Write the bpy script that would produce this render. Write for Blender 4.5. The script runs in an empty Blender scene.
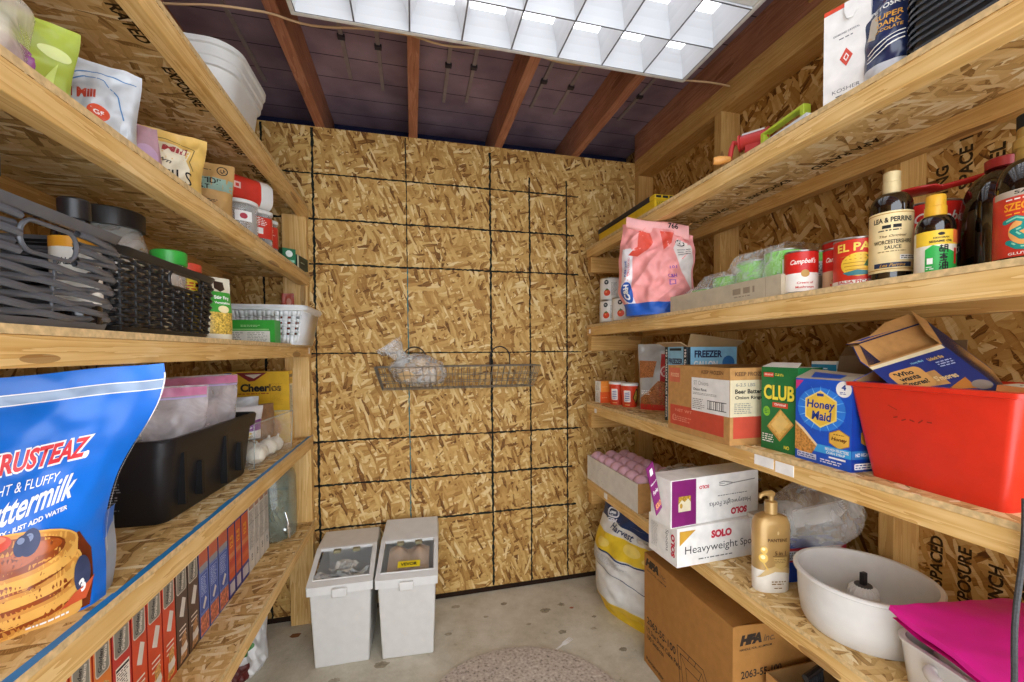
import bpy, bmesh, math, random
from mathutils import Vector, Matrix, noise
random.seed(7)
S = 0.0254                      # everything below is laid out in inches
COL = bpy.context.scene.collection
PI = math.pi
V3 = Vector

# ------------------------------------------------------------------ materials
def lin(c):
    if isinstance(c, str):
        c = c.lstrip('#'); c = [int(c[i:i+2], 16)/255 for i in (0, 2, 4)]
    return tuple(x/12.92 if x <= .04045 else ((x+.055)/1.055)**2.4 for x in c) + (1,)
_M = {}
def new_mat(name):
    m = bpy.data.materials.new(name); m.use_nodes = True
    nt = m.node_tree; b = nt.nodes['Principled BSDF']
    return m, nt, b
def N(nt, t, **kw):
    n = nt.nodes.new(t)
    for k, v in kw.items(): setattr(n, k, v)
    return n
def mth(nt, op, a, b=None, c=None, clamp=False):
    n = N(nt, 'ShaderNodeMath', operation=op); n.use_clamp = clamp
    for i, x in enumerate((a, b, c)):
        if x is None: continue
        if isinstance(x, (int, float)): n.inputs[i].default_value = x
        else: nt.links.new(x, n.inputs[i])
    return n.outputs[0]
def ramp(nt, fac, stops):
    r = N(nt, 'ShaderNodeValToRGB'); e = r.color_ramp.elements
    while len(e) < len(stops): e.new(.5)
    for k, (p, c) in enumerate(stops):
        e[k].position = p; e[k].color = c if len(c) == 4 and not isinstance(c, str) else lin(c)
    nt.links.new(fac, r.inputs[0]); return r.outputs[0]
def pl(c, rough=.55, spec=.4, var=.05, metal=0, bump=0, scale=30, trans=0):
    """plain coloured material with slight tone variation"""
    key = ('pl', c, rough, spec, var, metal, bump, scale, trans)
    if key in _M: return _M[key]
    m, nt, b = new_mat('paint_' + str(c).strip('#'))
    base = lin(c)
    if var or bump:
        tc = N(nt, 'ShaderNodeTexCoord'); no = N(nt, 'ShaderNodeTexNoise')
        no.inputs['Scale'].default_value = scale; no.inputs['Detail'].default_value = 3
        nt.links.new(tc.outputs['Object'], no.inputs['Vector'])
    if var:
        d = tuple(x*(1-var*2) for x in base[:3]) + (1,); l = tuple(min(1, x*(1+var*1.5)+var*.01) for x in base[:3]) + (1,)
        nt.links.new(ramp(nt, no.outputs[0], [(.3, d), (.7, l)]), b.inputs['Base Color'])
    else: b.inputs['Base Color'].default_value = base
    if bump:
        bp = N(nt, 'ShaderNodeBump'); bp.inputs['Strength'].default_value = bump; bp.inputs['Distance'].default_value = .004
        nt.links.new(no.outputs[0], bp.inputs['Height']); nt.links.new(bp.outputs[0], b.inputs['Normal'])
    b.inputs['Roughness'].default_value = rough; b.inputs['Specular IOR Level'].default_value = spec
    b.inputs['Metallic'].default_value = metal
    if trans: b.inputs['Transmission Weight'].default_value = trans
    _M[key] = m; return m
def film(c='#ffffff', alpha=.25, rough=.12, spec=.8, wr=1.0, scale=18):
    """thin clear plastic film: part transparent, part glossy, wrinkled"""
    key = ('film', c, alpha, rough, spec, wr, scale)
    if key in _M: return _M[key]
    m, nt, b = new_mat('film_' + c.strip('#'))
    b.inputs['Base Color'].default_value = lin(c); b.inputs['Roughness'].default_value = rough
    b.inputs['Specular IOR Level'].default_value = spec; b.inputs['Alpha'].default_value = alpha
    tc = N(nt, 'ShaderNodeTexCoord'); no = N(nt, 'ShaderNodeTexNoise', noise_dimensions='3D')
    no.inputs['Scale'].default_value = scale; no.inputs['Detail'].default_value = 3; no.inputs['Distortion'].default_value = 1.2
    nt.links.new(tc.outputs['Object'], no.inputs['Vector'])
    bp = N(nt, 'ShaderNodeBump'); bp.inputs['Strength'].default_value = wr; bp.inputs['Distance'].default_value = .012
    nt.links.new(no.outputs[0], bp.inputs['Height']); nt.links.new(bp.outputs[0], b.inputs['Normal'])
    k = mth(nt, 'POWER', mth(nt, 'MULTIPLY_ADD', no.outputs[0], 1.6, -.2, clamp=True), 2.0)
    nt.links.new(mth(nt, 'MULTIPLY_ADD', k, alpha*1.2, alpha*.55, clamp=True), b.inputs['Alpha'])
    _M[key] = m; return m
def glass(c='#e8f0ec', alpha=.3, rough=.03):
    return film(c, alpha, rough, .9, .05, 4)
def wood(axis='y', tone=0):
    """pine lumber, grain along AXIS"""
    key = ('wood', axis, tone)
    if key in _M: return _M[key]
    m, nt, b = new_mat('pine_lumber_' + axis)
    tc = N(nt, 'ShaderNodeTexCoord'); oi = N(nt, 'ShaderNodeObjectInfo')
    mp = N(nt, 'ShaderNodeMapping'); sc = {'x': (1.6, 34, 34), 'y': (34, 1.6, 34), 'z': (34, 34, 1.6)}[axis]
    mp.inputs['Scale'].default_value = sc
    ad = N(nt, 'ShaderNodeVectorMath', operation='ADD'); cm = N(nt, 'ShaderNodeCombineXYZ')
    for i in range(3): nt.links.new(mth(nt, 'MULTIPLY', oi.outputs['Random'], 3.1+i), cm.inputs[i])
    nt.links.new(tc.outputs['Object'], ad.inputs[0]); nt.links.new(cm.outputs[0], ad.inputs[1])
    nt.links.new(ad.outputs[0], mp.inputs[0])
    n1 = N(nt, 'ShaderNodeTexNoise'); n1.inputs['Scale'].default_value = 1; n1.inputs['Detail'].default_value = 4; n1.inputs['Distortion'].default_value = .6
    nt.links.new(mp.outputs[0], n1.inputs['Vector'])
    rings = mth(nt, 'FRACT', mth(nt, 'MULTIPLY', n1.outputs[0], 7.0))
    n2 = N(nt, 'ShaderNodeTexNoise'); n2.inputs['Scale'].default_value = 7; n2.inputs['Detail'].default_value = 2
    nt.links.new(ad.outputs[0], n2.inputs['Vector'])
    v = mth(nt, 'ADD', mth(nt, 'MULTIPLY', rings, .45), mth(nt, 'MULTIPLY', n2.outputs[0], .7))
    cs = [(.2, '#c0914e'), (.5, '#d6ad6a'), (.8, '#e4c184'), (1, '#ebcf9c')] if tone == 0 else [(.2, '#8c5840'), (.5, '#a0694d'), (.8, '#b37b5d'), (1, '#bd8868')]
    if tone == 2: cs = [(.2, '#ad7f40'), (.5, '#c09353'), (.8, '#cea565'), (1, '#d6b073')]
    col = ramp(nt, v, cs)
    # a few knots
    vo = N(nt, 'ShaderNodeTexVoronoi'); vo.inputs['Scale'].default_value = 1
    mp2 = N(nt, 'ShaderNodeMapping'); s2 = {'x': (2.2, 11, 11), 'y': (11, 2.2, 11), 'z': (11, 11, 2.2)}[axis]
    mp2.inputs['Scale'].default_value = s2; nt.links.new(ad.outputs[0], mp2.inputs[0]); nt.links.new(mp2.outputs[0], vo.inputs['Vector'])
    kn = mth(nt, 'MULTIPLY', mth(nt, 'LESS_THAN', vo.outputs['Distance'], .13), .55)
    mx = N(nt, 'ShaderNodeMix', data_type='RGBA'); nt.links.new(kn, mx.inputs[0]); nt.links.new(col, mx.inputs[6]); mx.inputs[7].default_value = lin('#6e3f1c')
    nt.links.new(mx.outputs[2], b.inputs['Base Color'])
    b.inputs['Roughness'].default_value = .6; b.inputs['Specular IOR Level'].default_value = .25
    _M[key] = m; return m
def osb(ax, rot0=0.0, tone=0):
    """oriented strand board on the plane of the two axes in AX"""
    key = ('osb', ax, rot0, tone)
    if key in _M: return _M[key]
    m, nt, b = new_mat('strand_board_' + ax)
    tc = N(nt, 'ShaderNodeTexCoord'); sp = N(nt, 'ShaderNodeSeparateXYZ'); nt.links.new(tc.outputs['Object'], sp.inputs[0])
    cb = N(nt, 'ShaderNodeCombineXYZ')
    nt.links.new(sp.outputs['xyz'.index(ax[0])], cb.inputs[0]); nt.links.new(sp.outputs['xyz'.index(ax[1])], cb.inputs[1])
    dn = N(nt, 'ShaderNodeTexNoise', noise_dimensions='2D'); dn.inputs['Scale'].default_value = 38; dn.inputs['Detail'].default_value = 1
    nt.links.new(cb.outputs[0], dn.inputs['Vector'])
    off = N(nt, 'ShaderNodeVectorMath', operation='MULTIPLY_ADD'); nt.links.new(dn.outputs['Color'], off.inputs[0])
    off.inputs[1].default_value = (.006,)*3
    wn = N(nt, 'ShaderNodeTexNoise', noise_dimensions='2D'); wn.inputs['Scale'].default_value = 5; wn.inputs['Detail'].default_value = 0
    nt.links.new(cb.outputs[0], wn.inputs['Vector'])
    wo = N(nt, 'ShaderNodeVectorMath', operation='MULTIPLY_ADD'); nt.links.new(wn.outputs['Color'], wo.inputs[0]); wo.inputs[1].default_value = (.03,)*3
    nt.links.new(cb.outputs[0], wo.inputs[2]); nt.links.new(wo.outputs[0], off.inputs[2])
    val = None; P0 = off.outputs[0]
    angs = [.2, 1.35, -.7, .75, 2.45, 1.75, -.3, 1.1]
    for i, a in enumerate(angs):
        ro = N(nt, 'ShaderNodeVectorRotate', rotation_type='Z_AXIS'); ro.inputs['Angle'].default_value = a + rot0
        nt.links.new(P0, ro.inputs['Vector'])
        sm = N(nt, 'ShaderNodeVectorMath', operation='MULTIPLY_ADD'); nt.links.new(ro.outputs[0], sm.inputs[0])
        L = .098 - .006*i; W = .0155 - .0014*(i % 4)
        sm.inputs[1].default_value = (1/L, 1/W, 0); sm.inputs[2].default_value = (3.7*i, 9.1*i, 0)
        vo = N(nt, 'ShaderNodeTexVoronoi', voronoi_dimensions='2D'); vo.inputs['Scale'].default_value = 1; vo.inputs['Randomness'].default_value = 1
        nt.links.new(sm.outputs[0], vo.inputs['Vector'])
        sc = N(nt, 'ShaderNodeSeparateColor'); nt.links.new(vo.outputs['Color'], sc.inputs[0])
        # fine grain along the strand
        if i in (0, 2, 4, 6):
            gm = N(nt, 'ShaderNodeVectorMath', operation='MULTIPLY'); nt.links.new(sm.outputs[0], gm.inputs[0]); gm.inputs[1].default_value = (.9, 9, 0)
            g = N(nt, 'ShaderNodeTexNoise', noise_dimensions='2D'); g.inputs['Scale'].default_value = 1; g.inputs['Detail'].default_value = 2
            nt.links.new(gm.outputs[0], g.inputs['Vector']); gr = g.outputs[0]
        edge = mth(nt, 'MULTIPLY', mth(nt, 'POWER', vo.outputs['Distance'], 3.0), -.3)
        x = mth(nt, 'ADD', mth(nt, 'MULTIPLY_ADD', gr, .35, -.17), mth(nt, 'ADD', sc.outputs[0], edge))
        if val is None: val = x
        else:
            mk = mth(nt, 'GREATER_THAN', sc.outputs[1], .62)
            mx = N(nt, 'ShaderNodeMix'); nt.links.new(mk, mx.inputs[0]); nt.links.new(val, mx.inputs[2]); nt.links.new(x, mx.inputs[3]); val = mx.outputs[0]
    cs = [(-.0, '#6b451e'), (.06, '#966a34'), (.28, '#b08648'), (.55, '#c19857'), (.8, '#cfab69'), (1, '#e2c893')]
    if tone == 1: cs = [(0, '#8f6a38'), (.06, '#b58d54'), (.28, '#cca566'), (.55, '#d9b578'), (.8, '#e3c68e'), (1, '#f0deb4')]
    if tone == 2: cs = [(0, '#5c3613'), (.06, '#87581f'), (.28, '#a5763a'), (.55, '#b68a49'), (.8, '#c59b5a'), (1, '#d8b882')]
    nt.links.new(ramp(nt, val, cs), b.inputs['Base Color'])
    bp = N(nt, 'ShaderNodeBump'); bp.inputs['Strength'].default_value = .35; bp.inputs['Distance'].default_value = .002
    nt.links.new(val, bp.inputs['Height']); nt.links.new(bp.outputs[0], b.inputs['Normal'])
    b.inputs['Roughness'].default_value = .62; b.inputs['Specular IOR Level'].default_value = .2
    _M[key] = m; return m
def emit(c, s):
    m, nt, b = new_mat('lamp_light'); b.inputs['Base Color'].default_value = lin('#ffffff')
    b.inputs['Emission Color'].default_value = lin(c); b.inputs['Emission Strength'].default_value = s
    return m

# ------------------------------------------------------------------ text outlines
_T = {}
def text_mesh(s, shear=0, bold=0):
    k = (s, shear, bold)
    if k in _T: return _T[k]
    cu = bpy.data.curves.new('t', 'FONT'); cu.body = s; cu.shear = shear; cu.offset = bold; cu.resolution_u = 3
    ob = bpy.data.objects.new('t', cu); COL.objects.link(ob)
    dg = bpy.context.evaluated_depsgraph_get(); dg.update()
    me = bpy.data.meshes.new_from_object(ob.evaluated_get(dg))
    vs = [(v.co.x, v.co.y) for v in me.vertices]; fs = [tuple(p.vertices) for p in me.polygons]
    bpy.data.objects.remove(ob); bpy.data.curves.remove(cu); bpy.data.meshes.remove(me)
    if vs:
        x0 = min(v[0] for v in vs); x1 = max(v[0] for v in vs); y0 = min(v[1] for v in vs); y1 = max(v[1] for v in vs)
        w = max(x1-x0, 1e-6); h = max(y1-y0, 1e-6)
        vs = [((x-x0)/w-.5, (y-y0)/h-.5) for x, y in vs]; asp = w/h
    else: asp = 1
    _T[k] = (vs, fs, asp); return _T[k]

# ------------------------------------------------------------------ surface maps for printing on things
def flat(o, u, v):
    o, u, v = V3(o), V3(u).normalized(), V3(v).normalized(); n = u.cross(v)
    return lambda a, b, h: o + u*a + v*b + n*h
def cyl(r, a0=-PI/2, c=(0, 0)):
    """u runs to the right seen from outside, u = 0 at angle a0"""
    def f(u, v, h):
        a = a0 + u/r; return V3((c[0]+(r+h)*math.cos(a), c[1]+(r+h)*math.sin(a), v))
    return f
def surf(fn, w, d=.05):
    """map u in [-w/2, w/2] and v in inches onto grid function fn(u, v)"""
    def f(u, v, h):
        p = V3(fn(u, v)); a = V3(fn(u+d, v))-V3(fn(u-d, v)); b = V3(fn(u, v+d))-V3(fn(u, v-d))
        n = a.cross(b); n.normalize(); return p + n*h
    return f

# ------------------------------------------------------------------ mesh builder
class M:
    def __init__(s): s.v = []; s.f = []; s.mi = []; s.mats = []; s.lvl = 0
    def m(s, mat):
        if mat not in s.mats: s.mats.append(mat)
        return s.mats.index(mat)
    def add(s, vs, fs, mat, xf=None):
        b = len(s.v); k = s.m(mat)
        for p in vs: s.v.append(xf @ V3(p) if xf else V3(p))
        for f in fs: s.f.append(tuple(b+i for i in f)); s.mi.append(k)
        return s
    def box(s, x0, y0, z0, x1, y1, z1, mat, xf=None, **faces):
        vs = [(x, y, z) for z in (z0, z1) for x, y in ((x0, y0), (x1, y0), (x1, y1), (x0, y1))]
        F = dict(bottom=(3, 2, 1, 0), top=(4, 5, 6, 7), front=(0, 1, 5, 4), right=(1, 2, 6, 5), back=(2, 3, 7, 6), left=(3, 0, 4, 7))
        b = len(s.v)
        for p in vs: s.v.append(xf @ V3(p) if xf else V3(p))
        for n, f in F.items():
            mm = faces.get(n, mat)
            if mm is None: continue
            s.f.append(tuple(b+i for i in f)); s.mi.append(s.m(mm))
        return s
    def quad(s, *p, mat): return s.add(p, [tuple(range(len(p)))], mat)
    def slab(s, pts, mat, t, n=None):
        """polygon of 3-D points thickened by t"""
        p = [V3(q) for q in pts]
        n = V3(n) if n else (p[1]-p[0]).cross(p[2]-p[0]).normalized()
        k = len(p); vs = p + [q - n*t for q in p]
        fs = [tuple(range(k)), tuple(reversed(range(k, 2*k)))] + [(i, i+k, (i+1) % k+k, (i+1) % k) for i in range(k)]
        return s.add(vs, fs, mat)
    def prism(s, pts2, z0, z1, mat, xf=None, top=1.0, cap=True):
        """2-D outline extruded in z, scaled by TOP at z1"""
        k = len(pts2); vs = [(x, y, z0) for x, y in pts2] + [(x*top, y*top, z1) for x, y in pts2]
        fs = [(i, (i+1) % k, (i+1) % k+k, i+k) for i in range(k)]
        if cap: fs += [tuple(reversed(range(k))), tuple(range(k, 2*k))]
        return s.add(vs, fs, mat, xf)
    def lathe(s, prof, mat, c=(0, 0, 0), n=28, sx=1, sy=1, xf=None):
        """prof: (r, z[, mat]) from bottom to top; r = 0 closes"""
        vs = []; idx = []
        for q in prof:
            r, z = q[0], q[1]
            if r < 1e-6: idx.append([len(vs)]); vs.append((c[0], c[1], c[2]+z))
            else:
                idx.append(list(range(len(vs), len(vs)+n)))
                vs += [(c[0]+sx*r*math.cos(2*PI*i/n), c[1]+sy*r*math.sin(2*PI*i/n), c[2]+z) for i in range(n)]
        b = len(s.v)
        for p in vs: s.v.append(xf @ V3(p) if xf else V3(p))
        for k in range(len(prof)-1):
            A, B = idx[k], idx[k+1]; mm = prof[k][2] if len(prof[k]) > 2 else mat; mi = s.m(mm)
            for i in range(n):
                j = (i+1) % n
                if len(A) == 1 and len(B) == 1: continue
                if len(A) == 1: f = (A[0], B[j], B[i])
                elif len(B) == 1: f = (A[i], A[j], B[0])
                else: f = (A[i], A[j], B[j], B[i])
                s.f.append(tuple(b+q for q in f)); s.mi.append(mi)
        return s
    def tube(s, pts, r, mat, n=8, closed=False, cap=True, xf=None):
        p = [V3(q) for q in pts]; k = len(p); vs = []; up = None
        for i in range(k):
            t = (p[(i+1) % k]-p[i-1]) if closed else (p[min(i+1, k-1)]-p[max(i-1, 0)])
            t.normalize()
            if up is None: up = V3((0, 0, 1)) if abs(t.z) < .9 else V3((1, 0, 0))
            a = t.cross(up); a.normalize(); up = a.cross(t)
            rr = r[i] if isinstance(r, (list, tuple)) else r
            vs += [p[i]+a*rr*math.cos(2*PI*j/n)+up*rr*math.sin(2*PI*j/n) for j in range(n)]
        fs = []
        for i in range(k if closed else k-1):
            for j in range(n):
                a, c = i*n, ((i+1) % k)*n; fs.append((a+j, a+(j+1) % n, c+(j+1) % n, c+j))
        if cap and not closed: fs += [tuple(reversed(range(n))), tuple(range((k-1)*n, k*n))]
        return s.add(vs, fs, mat, xf)
    def grid(s, fn, nu, nv, mat, cu=False, cv=False):
        """fn(a, b), a and b in 0..1"""
        vs = [fn(i/nu, j/nv) for j in range(nv+(0 if cv else 1)) for i in range(nu+(0 if cu else 1))]
        w = nu + (0 if cu else 1); h = nv + (0 if cv else 1)
        fs = [(j*w+i, j*w+(i+1) % w, ((j+1) % h)*w+(i+1) % w, ((j+1) % h)*w+i) for j in range(nv) for i in range(nu)]
        return s.add(vs, fs, mat)
    def ball(s, c, r, mat, n=16, m=10, sq=(1, 1, 1), jit=0, seed=0):
        c = V3(c)
        def fn(a, b):
            th = 2*PI*a; ph = -PI/2+PI*b
            d = V3((math.cos(ph)*math.cos(th), math.cos(ph)*math.sin(th), math.sin(ph)))
            k = 1+jit*noise.noise(d*1.6+V3((seed*3.1, seed, 0))) if jit else 1
            return c+V3((d.x*sq[0], d.y*sq[1], d.z*sq[2]))*r*k
        return s.grid(fn, n, m, mat, cu=True)
    # ---- printing
    def _pr(s, W, pts, fs, mat, h, sub):
        if sub:
            bm = bmesh.new(); vv = [bm.verts.new((p[0], p[1], 0)) for p in pts]
            for f in fs:
                try: bm.faces.new([vv[i] for i in f])
                except ValueError: pass
            bmesh.ops.triangulate(bm, faces=[f for f in bm.faces if len(f.verts) > 3])
            for _ in range(7):
                es = [e for e in bm.edges if e.calc_length() > sub]
                if not es: break
                bmesh.ops.subdivide_edges(bm, edges=es, cuts=1); bmesh.ops.triangulate(bm, faces=[f for f in bm.faces if len(f.verts) > 3])
            bm.verts.index_update(); pts = [(v.co.x, v.co.y) for v in bm.verts]; fs = [tuple(v.index for v in f.verts) for f in bm.faces]; bm.free()
        s.lvl += 1
        hh = h + (.0025 if sub else .0006)*s.lvl
        return s.add([W(p[0], p[1], hh) for p in pts], fs, mat)
    def poly(s, W, pts, mat, h=.012, sub=0): return s._pr(W, pts, [tuple(range(len(pts)))], mat, h, sub)
    def rect(s, W, u0, v0, u1, v1, mat, h=.012, sub=0): return s.poly(W, [(u0, v0), (u1, v0), (u1, v1), (u0, v1)], mat, h, sub)
    def ell(s, W, cu, cv, ru, rv, mat, h=.012, sub=0, n=28, rot=0):
        c, d = math.cos(rot), math.sin(rot)
        P = [(ru*math.cos(2*PI*i/n), rv*math.sin(2*PI*i/n)) for i in range(n)]
        return s.poly(W, [(cu+x*c-y*d, cv+x*d+y*c) for x, y in P], mat, h, sub)
    def rrect(s, W, u0, v0, u1, v1, r, mat, h=.012, sub=0):
        P = []
        for cx, cy, a in ((u1-r, v0+r, -PI/2), (u1-r, v1-r, 0), (u0+r, v1-r, PI/2), (u0+r, v0+r, PI)):
            P += [(cx+r*math.cos(a+PI/2*k/5), cy+r*math.sin(a+PI/2*k/5)) for k in range(6)]
        return s.poly(W, P, mat, h, sub)
    def line(s, W, pts, w, mat, h=.012, sub=0, closed=False):
        k = len(pts)
        for i in range(k if closed else k-1):
            (x0, y0), (x1, y1) = pts[i], pts[(i+1) % k]; d = math.hypot(x1-x0, y1-y0) or 1
            a, b = -(y1-y0)/d*w/2, (x1-x0)/d*w/2
            s.poly(W, [(x0-a, y0-b), (x1-a, y1-b), (x1+a, y1+b), (x0+a, y0+b)], mat, h, sub); s.lvl -= 1
        s.lvl += 1; return s
    def text(s, W, t, cu, cv, w, h, mat, lift=.014, sub=0, rot=0, shear=0, bold=.02, arc=0):
        vs, fs, asp = text_mesh(t, shear, bold)
        if w is None: w = h*asp
        c, d = math.cos(rot), math.sin(rot)
        P = [(x*w, y*h + (arc*(1-(2*x)**2) if arc else 0)) for x, y in vs]
        return s._pr(W, [(cu+x*c-y*d, cv+x*d+y*c) for x, y in P], fs, mat, lift, sub)
    def fine(s, W, u0, v0, u1, v1, mat, rows=4, seed=0, h=.014, sub=0, fill=.45):
        """rows of tiny unreadable print drawn as short strokes"""
        R = random.Random(seed)
        if fill < .6: rows = max(rows, int((v1-v0)/.2))
        dv = (v1-v0)/rows
        for i in range(rows):
            y = v1-dv*(i+.5); x = u0; end = u1-(u1-u0)*R.uniform(0, .25)
            while x < end:
                l = R.uniform(.3, 1.1)*dv*2.2; s.rect(W, x, y-dv*fill/2, min(x+l, end), y+dv*fill/2, mat, h, sub); s.lvl -= 1; x += l+dv*.5
        s.lvl += 1; return s
    # ---- finish
    def build(s, name, parent=None, bevel=0, recalc=False, ang=38, solid=0, segs=2):
        me = bpy.data.meshes.new(name)
        me.from_pydata([tuple(p*S) for p in s.v], [], s.f)
        for q in s.mats: me.materials.append(q)
        me.polygons.foreach_set('material_index', s.mi)
        me.polygons.foreach_set('use_smooth', [True]*len(s.f))
        if recalc:
            bm = bmesh.new(); bm.from_mesh(me); bmesh.ops.recalc_face_normals(bm, faces=bm.faces); bm.to_mesh(me); bm.free()
        me.update(); me.validate()
        me.set_sharp_from_angle(angle=math.radians(ang))
        o = bpy.data.objects.new(name, me); COL.objects.link(o)
        if parent: o.parent = parent
        if solid:
            q = o.modifiers.new('thickness', 'SOLIDIFY'); q.thickness = abs(solid)*S; q.offset = -1 if solid > 0 else 1
        if bevel:
            q = o.modifiers.new('edge', 'BEVEL'); q.width = bevel*S; q.segments = segs; q.limit_method = 'ANGLE'; q.angle_limit = math.radians(50)
        return o

def tag(o, label=None, cat=None, group=None, kind=None):
    if label: o['label'] = label
    if cat: o['category'] = cat
    if group: o['group'] = group
    if kind: o['kind'] = kind
    return o
def put(o, loc, rz=0, rx=0, ry=0):
    o.location = V3(loc)*S; o.rotation_euler = (math.radians(rx), math.radians(ry), math.radians(rz)); return o
def thing(name, label, cat, loc, rz=0, group=None, rx=0, ry=0):
    o = bpy.data.objects.new(name, None); COL.objects.link(o); o.empty_display_size = .03
    put(o, loc, rz, rx, ry); return tag(o, label, cat, group)
def solo(mb, name, label, cat, loc, rz=0, group=None, rx=0, ry=0, **kw):
    o = mb.build(name, None, **kw); put(o, loc, rz, rx, ry); return tag(o, label, cat, group)
def struct(mb, name, label=None, **kw):
    o = mb.build(name, None, **kw); return tag(o, label, None, None, 'structure')
def clone(o, parent=None):
    kids = [c for c in bpy.data.objects if c.parent == o]
    c = o.copy(); COL.objects.link(c); c.parent = parent
    for k in kids: clone(k, c)
    return c
def sstep(a, b, x):
    t = max(0, min(1, (x-a)/(b-a))); return t*t*(3-2*t)
def nz(x, y=0, z=0): return noise.noise(V3((x, y, z)))

WHITE = pl('#f1f0ec', .5); PAPER = pl('#e9e6df', .6); BLACK = pl('#141414', .5); INK = pl('#1d1c1c', .7)
RED = pl('#c8281e', .45); KRAFT = pl('#b98a52', .75, .2, .06, scale=60); KRAFT_IN = pl('#9c7446', .8, .15)
CARD = pl('#b9b0a0', .75, .2)
# ================================================================== the room
XL, XR, YF, ZT = -17.1, 67.0, -104.0, 94.0
m = M()
conc, nt, b = new_mat('concrete')
tc = N(nt, 'ShaderNodeTexCoord')
n1 = N(nt, 'ShaderNodeTexNoise'); n1.inputs['Scale'].default_value = 3.5; n1.inputs['Detail'].default_value = 6; n1.inputs['Roughness'].default_value = .65
n2 = N(nt, 'ShaderNodeTexNoise'); n2.inputs['Scale'].default_value = 16; n2.inputs['Detail'].default_value = 5; n2.inputs['Roughness'].default_value = .7
n3 = N(nt, 'ShaderNodeTexNoise'); n3.inputs['Scale'].default_value = 130; n3.inputs['Detail'].default_value = 2
for q in (n1, n2, n3): nt.links.new(tc.outputs['Object'], q.inputs['Vector'])
v = mth(nt, 'ADD', mth(nt, 'MULTIPLY', n1.outputs[0], .55), mth(nt, 'ADD', mth(nt, 'MULTIPLY', n2.outputs[0], .35), mth(nt, 'MULTIPLY', n3.outputs[0], .12)))
c1 = ramp(nt, v, [(.3, '#a8a08b'), (.46, '#c2baa5'), (.56, '#cfc8b6'), (.72, '#dfdacb')])
st = ramp(nt, n2.outputs[0], [(.28, (1, 1, 1, 1)), (.36, (0, 0, 0, 1))])
mx = N(nt, 'ShaderNodeMix', data_type='RGBA'); nt.links.new(mth(nt, 'MULTIPLY', st, .6), mx.inputs[0]); nt.links.new(c1, mx.inputs[6]); mx.inputs[7].default_value = lin('#7d735f')
nt.links.new(mx.outputs[2], b.inputs['Base Color']); b.inputs['Roughness'].default_value = .7; b.inputs['Specular IOR Level'].default_value = .25
bp = N(nt, 'ShaderNodeBump'); bp.inputs['Strength'].default_value = .25; bp.inputs['Distance'].default_value = .003
nt.links.new(n2.outputs[0], bp.inputs['Height']); nt.links.new(bp.outputs[0], b.inputs['Normal'])
m.box(XL, YF, -3, XR, 1, 0, conc)
W = flat((0, 0, 0), (1, 0, 0), (0, 1, 0)); R = random.Random(5)
stain = pl('#978c77', .8, .1, .14, scale=60); stain2 = pl('#aaa08a', .8, .1, .14, scale=60); rust = pl('#a8664a', .8, .1)
for x, y, r, mm in ((40, -9, 1.1, stain), (43.5, -8, .8, stain), (45, -9.5, .45, rust), (33, -5, .7, stain), (24, -3.5, .9, stain2), (48, -13, .5, stain), (41, -15.5, .8, stain), (22, -11, .7, stain2),
                    (46.5, -16, .6, stain2), (36, -12, .5, stain2), (49, -22, .8, stain), (29, -8, .5, stain2), (11.5, -15.5, 1.2, stain), (2, -3, .5, stain2), (5, -17, .9, stain2)):
    r *= .7; P = [(x+r*(.8+.5*nz(a*.9, x, y)+.3*R.random())*math.cos(a*PI/12)*1.3, y+r*(.7+.4*nz(a*.9, y, x)+.3*R.random())*math.sin(a*PI/12)) for a in range(24)]
    m.poly(W, P, mm, .004)
struct(m, 'floor', 'mottled bare concrete floor of the pantry')

# back wall with its printed nail lines
m = M(); OSBW = osb('xz', .1)
m.box(XL, 0, 0, XR, .5, 88.2, OSBW)
W = flat((0, 0, 0), (1, 0, 0), (0, 0, 1)); R = random.Random(3); ink = pl('#20221e', .8, .1); teal = pl('#3f6f74', .8, .1)
def inkline(p, q, w, mat):
    (x0, y0), (x1, y1) = p, q; L = math.hypot(x1-x0, y1-y0); k = int(L/.45); dx, dy = (x1-x0)/L, (y1-y0)/L; up = []; dn = []
    for i in range(k+1):
        t = L*i/k; a = w*(.46+.26*R.uniform(-1, 1)); c = w*(.46+.26*R.uniform(-1, 1)); o = .03*math.sin(t*.35)
        up.append((x0+dx*t-dy*(a+o), y0+dy*t+dx*(a+o))); dn.append((x0+dx*t+dy*(c-o), y0+dy*t-dx*(c-o)))
    for i in range(k): m.poly(W, [dn[i], dn[i+1], up[i+1], up[i]], mat, .01); m.lvl = 0
for x, z0, z1, w, mm in ((-8, 0, 88, .38, ink), (.1, 0, 88, .42, ink), (16.1, 64, 88, .22, ink), (16.1, 14, 64, .22, teal), (32, 1, 87, .46, ink), (40, 0, 83, .34, ink), (47.9, 0, 83, .34, ink)):
    inkline((x, z0), (x, z1), w, mm)
for z, xa, xb, w in ((80, -16, 50.5, .3), (72, -16, 49.5, .34), (64, -16, 50.5, .34), (48, -16, 51, .26), (32, -16, 51, .36), (24, -16, 49, .38), (16, -16, 49.8, .4)):
    inkline((xa, z), (xb, z), w, ink)
struct(m, 'wall_back', 'strand board back wall ruled with black nail lines')
m = M(); m.box(XL-.5, YF, 0, XL, 10, ZT, osb('yz', .3)); struct(m, 'wall_left')
m = M(); m.box(XR, YF, 0, XR+.5, 10, ZT, osb('yz', .9, 2))
W = flat((XR, 0, 0), (0, -1, 0), (0, 0, 1))
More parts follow.
